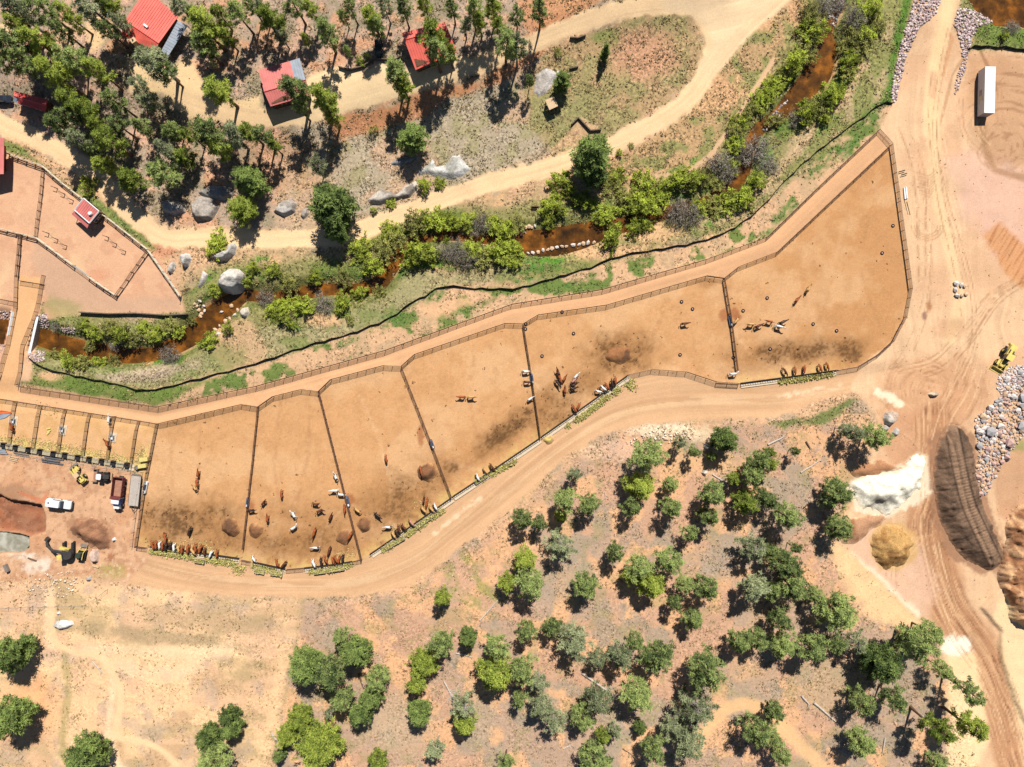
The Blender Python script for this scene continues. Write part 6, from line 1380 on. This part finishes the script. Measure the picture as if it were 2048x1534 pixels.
# rock slabs and outcrops
RK = (226,214,200); RKG = (190,178,166)
OUT = [("big pale rock slab above the dirt road", [(855,330),(866,316),(872,334),(890,330),(905,312),(920,310),(930,325),(942,338),(925,352),(900,360),(880,356),(862,352),(850,348),(838,352),(836,340)], 1.3, 2.5, (226,222,214), (190,186,176)),
 ("long rock ledge above the road, left of the pale slab", [(735,400),(760,378),(795,388),(810,372),(832,362),(838,375),(820,395),(790,402),(760,410),(740,408)], 1.5, 1.6, RK, (164,152,140)), ("low rock ledge shaded by the round pine", [(775,330),(800,314),(830,312),(838,318),(800,332)], .9, 1.2, (176,172,168), None),
 ("smooth pale slab with an orange stain beside the kiosk", [(1068,185),(1072,150),(1088,136),(1120,142),(1140,145),(1120,152),(1108,165),(1095,185),(1078,195)], .7, 2.0, (214,206,200), (196,186,176)),
 ("grey boulder cluster left, below the upper wood", [(320,405),(335,398),(355,400),(370,408),(372,425),(350,432),(328,425)], 1.8, 1.5, RKG, (158,148,138)), ("dark shaded rock outcrop beside the upper dirt road", [(382,410),(400,392),(425,395),(440,415),(425,440),(395,444),(384,430)], 1.9, 1.6, RKG, (150,140,130)),
 ("ridged grey outcrop among the pines above the road bend", [(395,385),(420,370),(455,372),(470,390),(450,402),(415,398)], 1.5, 1.5, (176,170,164), (158,148,138)),
 ("sunlit pale boulder between two pines above the road", [(547,424),(560,405),(582,396),(594,408),(590,425),(570,434)], 1.7, 1.3, (216,208,200), RKG), ("small grey boulder right of the sunlit one", [(601,432),(606,418),(616,415),(618,428),(608,440)], 1.1, .8, RKG, None),
 ("huge round white boulder on the creek bank", [(436,570),(444,548),(458,538),(480,538),(492,552),(494,572),(484,588),(468,590),(448,584)], 4.2, 2.6, (236,228,216), (206,196,186)), ("half shaded boulder above the huge white one", [(424,514),(436,506),(455,498),(458,488),(470,486),(474,494),(470,510),(455,522),(438,524)], 2.4, 1.5, (220,212,204), RKG),
 ("tall white pointed boulder in the creekside grass", [(363,514),(370,506),(379,508),(384,518),(378,532),(370,536),(365,526)], 2.6, 1.1, (238,232,222), None), ("knobbly pale boulder left of the pointed one", [(335,543),(340,530),(346,522),(353,528),(351,540),(343,550)], 1.5, .9, (222,212,200), RKG),
 ("flat pale rock slab running down to the creek gate", [(400,560),(405,540),(416,548),(412,562),(402,575),(394,576)], .7, .8, (228,216,206), None), ("pale creekside boulder below the huge one", [(480,625),(484,616),(496,615),(499,625),(494,636),(484,634)], 1.4, .9, (238,224,204), None),
 ("white boulder alone on the bare hillside", [(107,1252),(112,1242),(128,1240),(146,1242),(148,1250),(136,1256),(122,1259)], 1.3, 1.0, (252,248,240), None), ("big angular pink boulder beside the track loader", [(180,1108),(184,1099),(196,1098),(199,1112),(197,1124),(185,1124)], 1.6, .9, (232,202,182), (206,170,150)),
 ("big round brown-topped boulder in the white boulder group", [(1765,836),(1770,824),(1785,821),(1796,826),(1793,842),(1780,852),(1768,848)], 1.8, 1.2, (206,180,160), (232,222,208)), ("white boulder below the brown-topped one", [(1763,856),(1770,849),(1778,855),(1774,862),(1766,862)], 1.0, .6, (246,236,220), None), ("split white boulder at the foot of its group", [(1783,864),(1792,855),(1800,861),(1796,870),(1786,872)], 1.0, .6, (246,238,226), None),
 ("blocky tan boulder alone in the swirl of tyre tracks", [(1854,787),(1866,784),(1876,785),(1875,792),(1862,794)], 1.1, .5, (236,214,184), None), ("small white block beside the broad dirt pile", [(224,1077),(230,1075),(233,1080),(227,1083)], .9, .4, (236,230,222), None), ("squarish white block below the pink boulder", [(172,1156),(181,1152),(184,1160),(175,1162)], .9, .5, (240,232,224), None),
 ("pale boulder in the lower wood near the leftover logs", [(1402,945),(1410,938),(1416,944),(1410,952)], 1.0, .5, (244,232,214), None), ("flat white block by a young pine below the road", [(1407,893),(1413,886),(1421,889),(1418,898),(1410,900)], .9, .6, (240,226,206), None), ("small white stone by the silt fence's lower wire", [(113,1226),(118,1223),(122,1227),(116,1229)], .6, .3, (240,226,210), None)]
for i, (l, poly, h, D, c1, c2) in enumerate(OUT):
    c2 = c2 or tuple(int(v * .82) for v in c1); c1 = tuple(int(v * .93) for v in c1); c2 = tuple(int(v * .92) for v in c2)
    heap("boulder" if h > .75 and len(poly) < 12 else "rock_slab", l, "boulder" if len(poly) < 12 else "rock", poly, h, D, .32 if len(poly) > 9 else .22, c1, c2, 2.2, .22, 1.6, ROCKM, None, 30 + i, rock=True)
# single stones: a few shapes, shared
def rock_mesh(seed, col):
    rng = np.random.default_rng(seed); bm = bmesh.new(); bmesh.ops.create_icosphere(bm, subdivisions=1, radius=1.0)
    for v in bm.verts:
        n = v.co.normalized(); v.co = n * (1 + rng.uniform(-.28, .22)); v.co.z *= .68
    for k in range(3):
        d = Vector(rng.normal(size=3)).normalized(); q = rng.uniform(.55, .75)
        for v in bm.verts:
            e = v.co.dot(d)
            if e > q: v.co -= d * (e - q)
    me = bpy.data.meshes.new("stone"); bm.to_mesh(me); bm.free(); me.materials.append(col); return me
STONEM = [mat("pale_stone", A(226,214,206), .85, .12, 1.5), mat("pink_stone", A(206,170,158), .85, .15, 1.5), mat("grey_stone", A(176,172,172), .85, .15, 1.5), mat("tan_stone", A(222,188,154), .85, .12, 1.5)]
ROCKS = [[rock_mesh(500 + i * 7 + j, m) for i in range(4)] for j, m in enumerate(STONEM)]
rngR = np.random.default_rng(9)
def scatter_in(poly, n, rmin):
    xs = [p[0] for p in poly]; ys = [p[1] for p in poly]; out = []
    qx = rngR.uniform(min(xs), max(xs), n * 60); qy = rngR.uniform(min(ys), max(ys), n * 60); k = inside(qx, qy, poly)
    for x, y in zip(qx[k], qy[k]):
        if len(out) >= n: break
        if all((x - a) ** 2 + (y - b) ** 2 > rmin ** 2 for a, b in out): out.append((x, y))
    return out
RP = [(1950,835),(1975,818),(1996,800),(2004,770),(2022,742),(2060,735),(2060,850),(2040,880),(2011,918),(1990,955),(1971,988),(1957,992),(1951,945),(1958,900),(1952,865)]
t = thing("rock_pile", "long pile of pale quarried rocks along the right edge", "rock pile", G(1985, 870))
for i, (x, y) in enumerate(scatter_in(RP, 290, 6.2)):
    white = (x < 1985 and y < 890) or y < 775
    k = rngR.choice([0, 2, 1, 3], p=[.5, .25, .15, .1] if white else [.25, .15, .3, .3]); r = min(max(.46 * math.exp(rngR.normal(0, .42)), .22), 1.6)
    o = link("stone", ROCKS[k][rngR.integers(4)], t, G(x, y) - t.location + Vector((0, 0, r * .35)), rngR.uniform(0, 6.28), (r, r * rngR.uniform(.7, 1.1), r * rngR.uniform(.7, 1.1)))
def riprap(label, poly, n, r0, r1, cols, name="riprap"):
    """broken stone too small to tell apart: one mesh"""
    V = []; F = []; Cc = []; src = [(np.array([v.co[:] for v in m.vertices]), np.array([p.vertices[:] for p in m.polygons])) for m in ROCKS[0]]
    xs = [p[0] for p in poly]; ys = [p[1] for p in poly]; px = rngR.uniform(min(xs), max(xs), n * 4); py = rngR.uniform(min(ys), max(ys), n * 4)
    k = inside(px, py, poly); px, py = px[k][:n], py[k][:n]; x, y, z = Pn(px, py); b = 0
    for i in range(len(x)):
        v, f = src[i % 4]; r = rngR.uniform(r0, r1); a = rngR.uniform(0, 6.28); c, s = math.cos(a), math.sin(a)
        q = v * np.array([r, r * rngR.uniform(.6, 1), r * .8]); q = np.stack([q[:, 0] * c - q[:, 1] * s + x[i], q[:, 0] * s + q[:, 1] * c + y[i], q[:, 2] + z[i] + r * .3], 1)
        V.append(q); F.append(f + b); b += len(v); Cc.append(np.tile(A(*cols[rngR.integers(len(cols))]) * rngR.uniform(.7, 1.2), (len(v), 1)))
    o = link(name, make_mesh(name, np.concatenate(V), np.concatenate(F), False, np.clip(np.concatenate(Cc), 0, .8), None, [ROCKM])); o["kind"] = "stuff"; tag(o, label, "riprap")
PK = [(226,200,196), (206,176,172), (238,222,216), (186,160,158)]
riprap("small broken stone between the large rocks of the pile", RP, 900, .14, .34, [(226,206,196), (196,166,152), (210,206,204), (180,150,130)])
riprap("strip of small pink riprap left of the upper yard road", [(1832,-12),(1886,-12),(1870,30),(1838,55),(1822,90),(1810,120),(1800,165),(1790,205),(1782,200),(1785,165),(1795,120),(1805,70),(1820,30)], 700, .22, .48, PK)
riprap("fan of pink riprap beside the creek at the top right", [(1916,18),(1950,20),(1985,44),(1960,52),(1942,75),(1938,100),(1925,115),(1920,80),(1908,50)], 520, .2, .42, PK)
riprap("thin riprap trail on the upper road's right shoulder", [(1926,110),(1936,105),(1930,140),(1920,165),(1912,190),(1905,185),(1915,150)], 120, .15, .34, PK)
riprap("pink riprap at the upper right of the creek crossing", [(76,630),(92,628),(98,645),(100,655),(88,658),(76,650)], 130, .15, .32, PK)
riprap("pink riprap at the lower right of the creek crossing", [(62,702),(92,702),(88,722),(70,724),(56,714)], 130, .15, .32, PK)
riprap("pink riprap on the creek bank behind the crossing", [(120,655),(150,655),(148,668),(122,664)], 70, .15, .3, PK)
riprap("pink riprap at the left edge above the pool", [(-5,622),(24,622),(20,640),(-5,638)], 70, .15, .32, PK)
riprap("pink riprap at the left edge below the pool", [(-5,690),(12,688),(4,705),(-5,706)], 40, .15, .32, PK)
riprap("fine pale rubble at the foot of the yellow loader", [(2000,745),(2030,728),(2060,735),(2060,770),(2020,785),(2000,790),(1992,770)], 420, .16, .36, [(232,220,216), (206,180,178), (246,238,230)])
riprap("grey stones breaking the stream above the pool", [(1650,0),(1690,0),(1680,30),(1668,55),(1660,50)], 130, .15, .4, [(176,170,170), (150,144,144), (206,196,190)])
riprap("grey stones in the riffle below the amber pool", [(1520,255),(1560,210),(1592,190),(1600,200),(1570,225),(1530,265)], 200, .15, .4, [(176,170,170), (150,144,144), (216,206,200)])
riprap("rocky red stream bottom beside the orange pool", [(1030,455),(1050,460),(1060,490),(1040,500),(1030,490)], 60, .15, .35, [(150,110,96), (186,160,150)])
riprap("scattered stones on the white ledge below the road bend", [(1250,885),(1300,862),(1370,860),(1400,880),(1330,890),(1260,905)], 90, .15, .45, [(246,232,206), (236,206,176)])
riprap("pale rubble on the slope below the excavator", [(40,1150),(140,1140),(180,1170),(120,1200),(60,1190)], 110, .12, .4, [(246,228,206), (226,190,160)])
SB = [(1910,567,7,"top"), (1921,570,6,"upper right"), (1928,572,5,"rightmost"), (1909,580,6.5,"left"), (1913,591,6.5,"lower left"), (1922,592,5,"lower middle"), (1931,589,5.5,"lower right")]
for x, y, r, w in SB:
    o = link("boulder", ROCKS[0 if r > 5.8 else 3][int(x) % 4], None, G(x, y) + Vector((0, 0, .3)), x, (r / 8 * .95, r / 8 * .85, r / 8 * .9)); tag(o, f"{w} stone of the boulder ring in the east yard", "boulder", "boulder ring")
# stones edging the creek
EDGE = [[(1044,506),(1056,507),(1066,506),(1076,505),(1086,501),(1096,500),(1104,498),(1114,495),(1124,494),(1132,494),(1146,491),(1158,490),(1166,488),(1176,486),(1188,485)], [(1052,455),(1058,453),(1064,455),(1070,452)], [(394,612),(400,602),(398,620),(404,628),(390,608),(410,621),(402,633),(408,612)], [(432,660),(440,652),(452,642),(460,638),(470,630),(437,668)], [(445,624),(465,612),(476,620)]]
EN = ["stone wall line edging the orange pool's lower bank", "stones on the orange pool's upper left bank", "stones tumbled beside the creek gate", "stones along the creek's lower bank below the huge boulder", "stones lying in the creek below the huge boulder"]
for ln, nm in zip(EDGE, EN):
    t = thing("creek_stones", nm, "stones", G(*ln[0]), 0, "stones edging the creek")
    for x, y in ln:
        r = rngR.uniform(.5, .8); g = G(x, y); g.z = max(g.z, -1.2); link("stone", ROCKS[rngR.choice([0, 3])][rngR.integers(4)], t, g - t.location + Vector((0, 0, .15)), rngR.uniform(0, 6), (r, r * .8, r * .8))
# ------------------------------------------------------------------ troughs, tyres, feed bunk, yard clutter
TANK = mat("blue_grey_tank", A(112,126,146), .45, .1, 2, metal=.2); TWAT = mat("trough_water", A(66,84,104), .1, .1, 1, spec=.6)
def tank(label, a, b, w, m):
    A_, B_ = G(*a, .6), G(*b, .6); d = B_ - A_; L = d.length; c = (A_ + B_) / 2; c.z = float(zg(c.x, c.y)); t = thing("water_trough", label, "trough", c, math.atan2(d.y, d.x), "water troughs")
    for s in (-1, 1): MB().box((0, s * (w / 2 - .05), .35), (L, .1, .7)).build("side", m, t)
    for s in (-1, 1): MB().tube([(s * L / 2, 0, 0), (s * L / 2, 0, .7)], w / 2, 10).build("rounded_end", m, t)
    MB().box((0, 0, .55), (L, w - .22, .04)).build("water", TWAT, t); MB().box((L / 2 - .1, 0, .78), (.5, w * .6, .14)).build("float_cover", WHITE, t)
tank("white rimmed oblong trough on the leftmost pen's left fence", (292,966), (288,984), .9, WHITE)
tank("blue-grey trough on the first divider", (496,997), (494,1012), .75, TANK); tank("blue-grey trough on the second divider", (693,995), (697,1011), .75, TANK); tank("blue-grey trough on the third divider", (861,881), (866,895), .75, TANK); tank("blue-grey trough on the fourth divider", (1063,750), (1065,765), .75, TANK); tank("blue-grey trough on the fifth divider beside a cream horse", (1460,634), (1463,650), .8, TANK)
for (x, y), l in [((25,842), "leftmost small pens'"), ((123,860), "middle small pens'"), ((223,875), "right small pens'")]:
    t = thing("stock_waterer", f"{l} square white automatic waterer on the divider", "waterer", G(x, y, .6), math.radians(80), "automatic waterers of the small pens")
    MB().box((0, 0, .05), (2.4, 1.8, .1)).build("concrete_pad", APRON, t); MB().box((0, 0, .4), (1.0, .8, .65), taper=(.9, .9), cham=.1).build("tub", TANK, t); MB().box((-.2, 0, .75), (.5, .7, .08)).build("lid", WHITE, t)
    for s in (-1, 1): MB().tube([(-.7, s * .6, 0), (-.7, s * .6, 1.1), (.7, s * .6, 1.1), (.7, s * .6, 0)], .04, 5).build("guard_pipe", WHITE, t)
TY = [(1363,603.5),(1385,618),(1124,624),(1051.5,648),(1051,658),(1147,667),(1084,712),(1360,709.5),(1466.5,715),(1486,621.5),(1534,596),(1785.5,451.5),(1764,506),(1626,648),(1673,661.5),(1540,698)]
TYM = MB().ring((0, 0, .14), .32, .13, 12, 6, .9).mesh("tyre_ring", BLK, True); PAN = MB().tube([(0, 0, .02), (0, 0, .14)], [.17, .15], 10).mesh("salt_block", mat("pinkish_salt", A(222,186,176), .8, .05))
MARKS_Y = [("the fifth pen's big mound", 1240, 705), ("the fourth divider's top", 1047, 650), ("the fifth divider's top", 1448, 557), ("the fifth divider's trough", 1461, 642), ("the rightmost pen's top tip", 1783, 289), ("the foot of the fifth divider", 1475, 741), ("the right panel gate", 1698, 737), ("the fifth pen's lone bay horse", 1369, 647)]
for (x, y), nm in zip(TY, place_names(TY, MARKS_Y)):
    t = thing("tyre_feeder", f"black tyre feeder with a pale block, {nm}", "tyre", G(x, y), x, "tyre feeders in the right pens"); link("tyre", TYM, t); link("salt_block", PAN, t)
# feed bunk of the small pens: pale slatted front with black tubs
t = thing("feed_bunk", "long pale feed bunk with black tubs below the small pens", "feed bunk", G(0, 893))
W0 = G(-10, 889, .5); W1 = G(267, 936, .5); d = W1 - W0; rz = math.atan2(d.y, d.x); nrm = Vector((-d.y, d.x, 0)).normalized()
MB().box((W0 + W1) / 2 - t.location + Vector((0, 0, .06)), (d.length, 1.6, .12), rz).build("concrete_apron", APRON, t)
tubs = [(5,891),(30,895.6),(55.6,900),(78.7,903.7),(105.6,908),(128.7,911),(154.4,915.6),(177.5,919),(202.5,923),(225.6,927),(252.5,931)]
TUB = MB().box((0, 0, .4), (1.15, 1.2, .75), taper=(.95, .95)).mesh("black_tub", BLK); DEF = MB().prism([(-.5, .62), (.5, .62), (.5, .70), (-.5, .70)], .1, 1.3).mesh("headgate", DKST)
for x, y in tubs:
    g = G(x, y, .7); link("black_tub", TUB, t, g - t.location, rz); link("headgate", DEF, t, g - t.location, rz)
for k in range(5):
    a = W0 + nrm * (-.62 + k * .27); b = W1 + nrm * (-.62 + k * .27)
    for i in range(len(tubs) - 1):
        p = G(*tubs[i], .7); q = G(*tubs[i + 1], .7); e = (q - p).normalized(); s0 = p + e * .7 + nrm * (-.5 + k * .25); s1 = q - e * .7 + nrm * (-.5 + k * .25); c = (s0 + s1) / 2
        MB().box(c - t.location + Vector((0, 0, .62)), ((s1 - s0).length, .17, .05), rz).build("slat", TROUGH, t)
MB().tube([W0 + nrm * .75 - t.location + Vector((0, 0, 1.2)), W1 + nrm * .75 - t.location + Vector((0, 0, 1.2))], .05, 5).build("neck_rail", PIPE_D, t)
# stacked steel, lumber, bales and tubs
def bars(name, label, cat, a, b, n, w, m, gap=.5, part="beam"):
    A_, B_ = G(*a), G(*b); d = B_ - A_; t = thing(name, label, cat, A_); nr = Vector((-d.y, d.x, 0)).normalized(); rz_ = math.atan2(d.y, d.x); r = random.Random(int(a[0]))
    for k in range(n): o_ = nr * (k - (n - 1) / 2) * gap + d.normalized() * r.uniform(-.4, .4); MB().box(d / 2 + o_ + Vector((0, 0, w / 2 + .05 * (k % 2))), (d.length * r.uniform(.85, 1), w, w), rz_).build(part, m, t)
bars("steel_stack", "stack of four long grey steel beams below the feed bunk", "steel beams", (84,915), (127,922), 4, .28, mat("grey_steel", A(120,122,128), .5, .12, 2, metal=.3), .55)
bars("steel_stack", "grey steel bundle below the feed bunk, nearer the left edge", "steel beams", (30,905), (62,911), 3, .2, STEEL, .4); bars("steel_stack", "grey sheet bundle touching the left edge below the feed bunk", "steel beams", (-6,902), (15,904), 3, .3, GREY_ROOF, .4)
bars("lumber_stack", "small stack of tan lumber in the work yard, near the left edge", "lumber", (15,915), (36,919), 3, .22, CREAM, .42, "board")
bars("lumber_stack", "pair of pale beams outside the rightmost pen's right fence", "lumber", (1811,400), (1818,428), 2, .16, CREAM, .5, "board"); bars("white_pipe", "short white pipe outside the rightmost pen's right fence", "pipe", (1809,374), (1811,397), 2, .35, WHITE, .45, "pipe"); bars("metal_rack", "dark ladder-like rack lying by the rightmost pen's upper tip", "rack", (1798,349), (1812,345), 4, .12, DKST, .45, "rung")
bars("loose_beam", "dark beam lying on the slope left of the excavator", "beam", (52,1114), (72,1121), 1, .25, LOGD, .4); bars("loose_beam", "grey bent attachment lying at the left edge below the pond", "attachment", (12,1128), (19,1143), 1, .8, STEEL, .4); bars("loose_beam", "pale plank lying below the pink boulder", "beam", (186,1131), (200,1135), 1, .3, CREAM, .4)
HB = mat("stacked_hay_bale", A(224,206,128), .9, .15, 5)
for (x, y), l in [((287,919), "upper"), ((284,932), "lower")]:
    t = thing("hay_bale_stack", f"{l} flat hay bale stack beside the leftmost pen's fence", "hay bales", G(x, y, .8), .15, "bale stacks by the small pens")
    for k in range(2): MB().box((k * 1.0 - .5, 0, .5), (.98, 1.0, .9), cham=.06).build("bale", HB, t)
t = thing("rubber_tub", "square dark tub at the right end of the feed bunk", "tub", G(274, 936, .5), .6); MB().box((0, 0, .3), (1.1, 1.0, .6), cham=.12).build("tub", BLK, t); MB().box((0, 0, .61), (.8, .7, .04)).build("fill", STEEL, t)
CONE = mat("orange_net", A(224,110,60), .8, .1, 3)
t = thing("tarp", "crumpled orange-edged tarp in the leftmost small pen", "tarp", G(8, 828)); MB().prism([(-2.5, .3), (-.5, .9), (1.8, .5), (2.0, .1), (0, .1), (-2.4, -.4)], .02, [.15, .35, .2, .12, .3, .1]).build("orange_edge", CONE, t); MB().prism([(-2.4, -.5), (0, .05), (1.9, .05), (.5, -.9), (-1, -1.4)], .02, [.1, .25, .15, .2, .1]).build("grey_sheet", GREY_ROOF, t)
for x, y, k in [(98,857,0),(99,862,1),(97,866,2)]:
    o = MB().box((0, 0, .12), (1.0, .35, .22), .2 + k * .3, cham=.08).build("straw_wad", HB, None, False, G(x, y)); tag(o, ["uppermost", "middle", "lowest"][k] + " of three straw wads in a small pen", "straw", "straw wads in the small pens")
# hitching rails in the corral
for pts, l in [([(112,376),(127,387),(144,400)], "hitching rail above the corral shelter"), ([(95,466),(113,478),(131,491)], "hitching rail along the corral's lower left side"), ([(215,474),(231,487),(249,502)], "hitching rail right of the corral shelter")]:
    W = [G(x, y, .6) for x, y in pts]; t = thing("hitching_rail", l, "hitching rail", W[0], 0, "hitching rails")
    for w in W: link("post", post_mesh(1.3, .1, LOGD), t, w - W[0])
    for w in W: MB().tube([w - W[0] + Vector((0, 0, 1.25)), w - W[0] + Vector((-.9, .35, 1.25))], .08, 5).build("arm", LOGD, t)
    MB().tube([w - W[0] + Vector((0, 0, 1.0)) for w in W], .03, 4).build("cable", DKST, t)
t = thing("bench", "dark bench facing the creek above the orange pool", "bench", G(1070, 416, .5), 0)
MB().box((0, 0, .45), (1.9, .5, .08)).build("seat", LOGD, t); MB().box((0, .28, .8), (1.9, .07, .5)).build("backrest", LOGD, t)
for s in (-1, 1): MB().box((s * .75, 0, .21), (.1, .45, .42)).build("leg", LOGD, t)
# fallen logs and deadwood
LOGS = [((1536,890),(1568,872),.24,"pale leaning log at the wood's upper right"), ((1601,945),(1643,919),.2,"long thin pale log left of the white sand pile"), ((1611,883),(1623,899),.22,"short dark log near the upper right of the wood"), ((1603,1390),(1618,1410),.25,"short pale log beside the longest log"), ((1627,1404),(1671,1442),.3,"longest pale log, in the clearing at lower right"), ((1770,1475),(1765,1505),.2,"upright-lying pale log near the bottom edge, right"), ((717,1347),(728,1377),.26,"white log between two dark pines, lower middle"), ((543,1465),(556,1485),.25,"white log left of the bright yellow-green pine"), ((912,1305),(947,1315),.18,"thin pale log under a small pine, lower middle"), ((1164,1345),(1234,1395),.28,"fallen dead tree between the large grey-green conifers"), ((1424,948),(1456,970),.2,"grey deadfall below the pale boulder in the wood"), ((185,1322),(206,1345),.18,"pale pole beside the hillside track"), ((887,1362),(912,1402),.22,"main stem of the grey brush pile"), ((1126,1497),(1142,1489),.2,"short white log near the bottom edge"), ((1246,1497),(1265,1510),.15,"thin dark log near the bottom edge, middle"), ((1332,1415),(1345,1430),.16,"short grey log beside a grey-green conifer"), ((960,1240),(1000,1195),.18,"slanting grey log above the clearing, lower middle"), ((1210,985),(1212,995),.16,"tiny pale log in the upper wood clearing")]
rl = random.Random(8)
DEADW = mat("bleached_deadwood", A(206,192,178), .9, .2, 3)
for a, b, r, l in LOGS:
    A_, B_ = G(*a), G(*b); t = thing("fallen_log", l, "log", A_, 0, "fallen logs in the wood"); d = B_ - A_; dk = "dark" in l
    pts = [d * k / 4 + Vector((rl.uniform(-.1, .1), rl.uniform(-.1, .1), r * .8)) for k in range(5)]
    MB().tube(pts, [r, r * .95, r * .85, r * .7, r * .45], 7).build("stem", LOGD if dk else DEADW, t)
    n = {"fallen dead tree": 26, "main stem of": 34, "grey deadfall": 16, "slanting grey": 12}.get(" ".join(l.split()[:3]), 4) if not l.startswith("grey deadfall") else 16
    mb = MB()
    for k in range(n):
        q = d * rl.uniform(.35, 1.0) + Vector((0, 0, r)); L = rl.uniform(.5, 1.2) * (2.4 if n > 10 else 1.0); an = math.atan2(d.y, d.x) + rl.choice((-1, 1)) * rl.uniform(.3, 1.2)
        mb.tube([q, q + Vector((math.cos(an) * L, math.sin(an) * L, rl.uniform(-.1, .5)))], [.06, .025], 4)
    mb.build("branches", DEADW, t)["kind"] = "stuff"
# ------------------------------------------------------------------ ground cover: dry tufts, litter, dung
rg = np.random.default_rng(123)
def cover(name, label, cat, n, dens, cols, size, h, up=.3, seed=0, per=3):
    px = rg.uniform(-20, 2068, n * 5); py = rg.uniform(-20, 1554, n * 5)
    gi = np.clip(((px - 1024) * CAM_H / FPX - XS[0]), -1e9, 1e9)
    x, y, z = Pn(px, py)
    ix = np.clip(np.searchsorted(XS, x), 0, NX - 1); iy = np.clip(np.searchsorted(YS, y), 0, NY - 1); w = dens.reshape(NY, NX)[iy, ix]
    k = rg.random(len(x)) < w * (.35 + 1.3 * sst(.4, .62, fbm(px, py, 14, 3, 600 + seed)))
    x, y, z = x[k][:n], y[k][:n], z[k][:n]; px = px[k][:n]; py = py[k][:n]
    gc = C.reshape(NY, NX, 3)[iy[k][:n], ix[k][:n]]
    m_ = len(x); s = size * rg.uniform(.6, 1.5, m_)
    cen = np.repeat(np.stack([x, y, z + s * h], 1), per, 0) + rg.normal(0, 1, (m_ * per, 3)) * np.repeat(s, per)[:, None] * np.array([.5, .5, .2])
    V, F = tris_cloud(cen, np.repeat(s, per), rg, up=up)
    pick = rg.integers(0, len(cols), m_); base = np.array([A(*c) for c in cols])[pick] * rg.uniform(.7, 1.25, (m_, 1)); base = base * .7 + gc * .3
    o = link(name, make_mesh(name, V, F, False, np.clip(np.repeat(base, 3 * per, 0), 0, .8), None, [HAYM])); o["kind"] = "stuff"; tag(o, label, cat)
off = np.maximum.reduce([penm, lane_m, srd, road_up, yde, ydw, brm, path_m, wet]); keepm = (1 - off)
grn = sst(.0, .06, C[:, 1] - C[:, 0] * .92) * keepm
cover("dry_grass", "dry grass tufts over the hillsides", "grass", 50000, np.clip(TUFT * 1.15 - .15, 0, 1) * keepm * .75, [(196,176,122), (150,134,92), (120,108,78), (214,186,140), (136,132,84)], .22, .35, .25, 1)
cover("green_grass", "green grass along the creek and silt fence", "grass", 26000, grn * .9, [(96,130,52), (120,144,66), (78,112,42), (150,156,84)], .2, .4, .25, 2)
litter = region(PX, PY, SEW, 18, 8, 30) + region(PX, PY, NWW, 16, 7, 30)
cover("forest_litter", "twigs, cones and needles on the forest floor", "litter", 15000, np.clip(litter, 0, 1) * keepm * .5, [(150,132,118), (190,172,156), (112,94,80), (214,196,176)], .16, .15, 1.2, 3, 2)
cover("dung", "dark droppings scattered over the pens", "dung", 5200, penm * (.03 + .9 * sst(.1, .7, dung)) * .6, [(84,58,38), (104,72,46), (70,50,36)], .2, .12, 1.2, 4, 4)
cover("dung", "thinly scattered droppings on the pens' clean sand", "dung", 1700, penm * .1, [(92,62,40), (76,54,38)], .24, .12, 1.2, 5, 5)
cover("gravel", "loose stones and clods on the yards", "gravel", 7000, np.maximum(yde * .12, ydw * .5), [(200,150,110), (160,116,84), (230,190,150), (130,96,72)], .16, .15, .8, 6, 3)
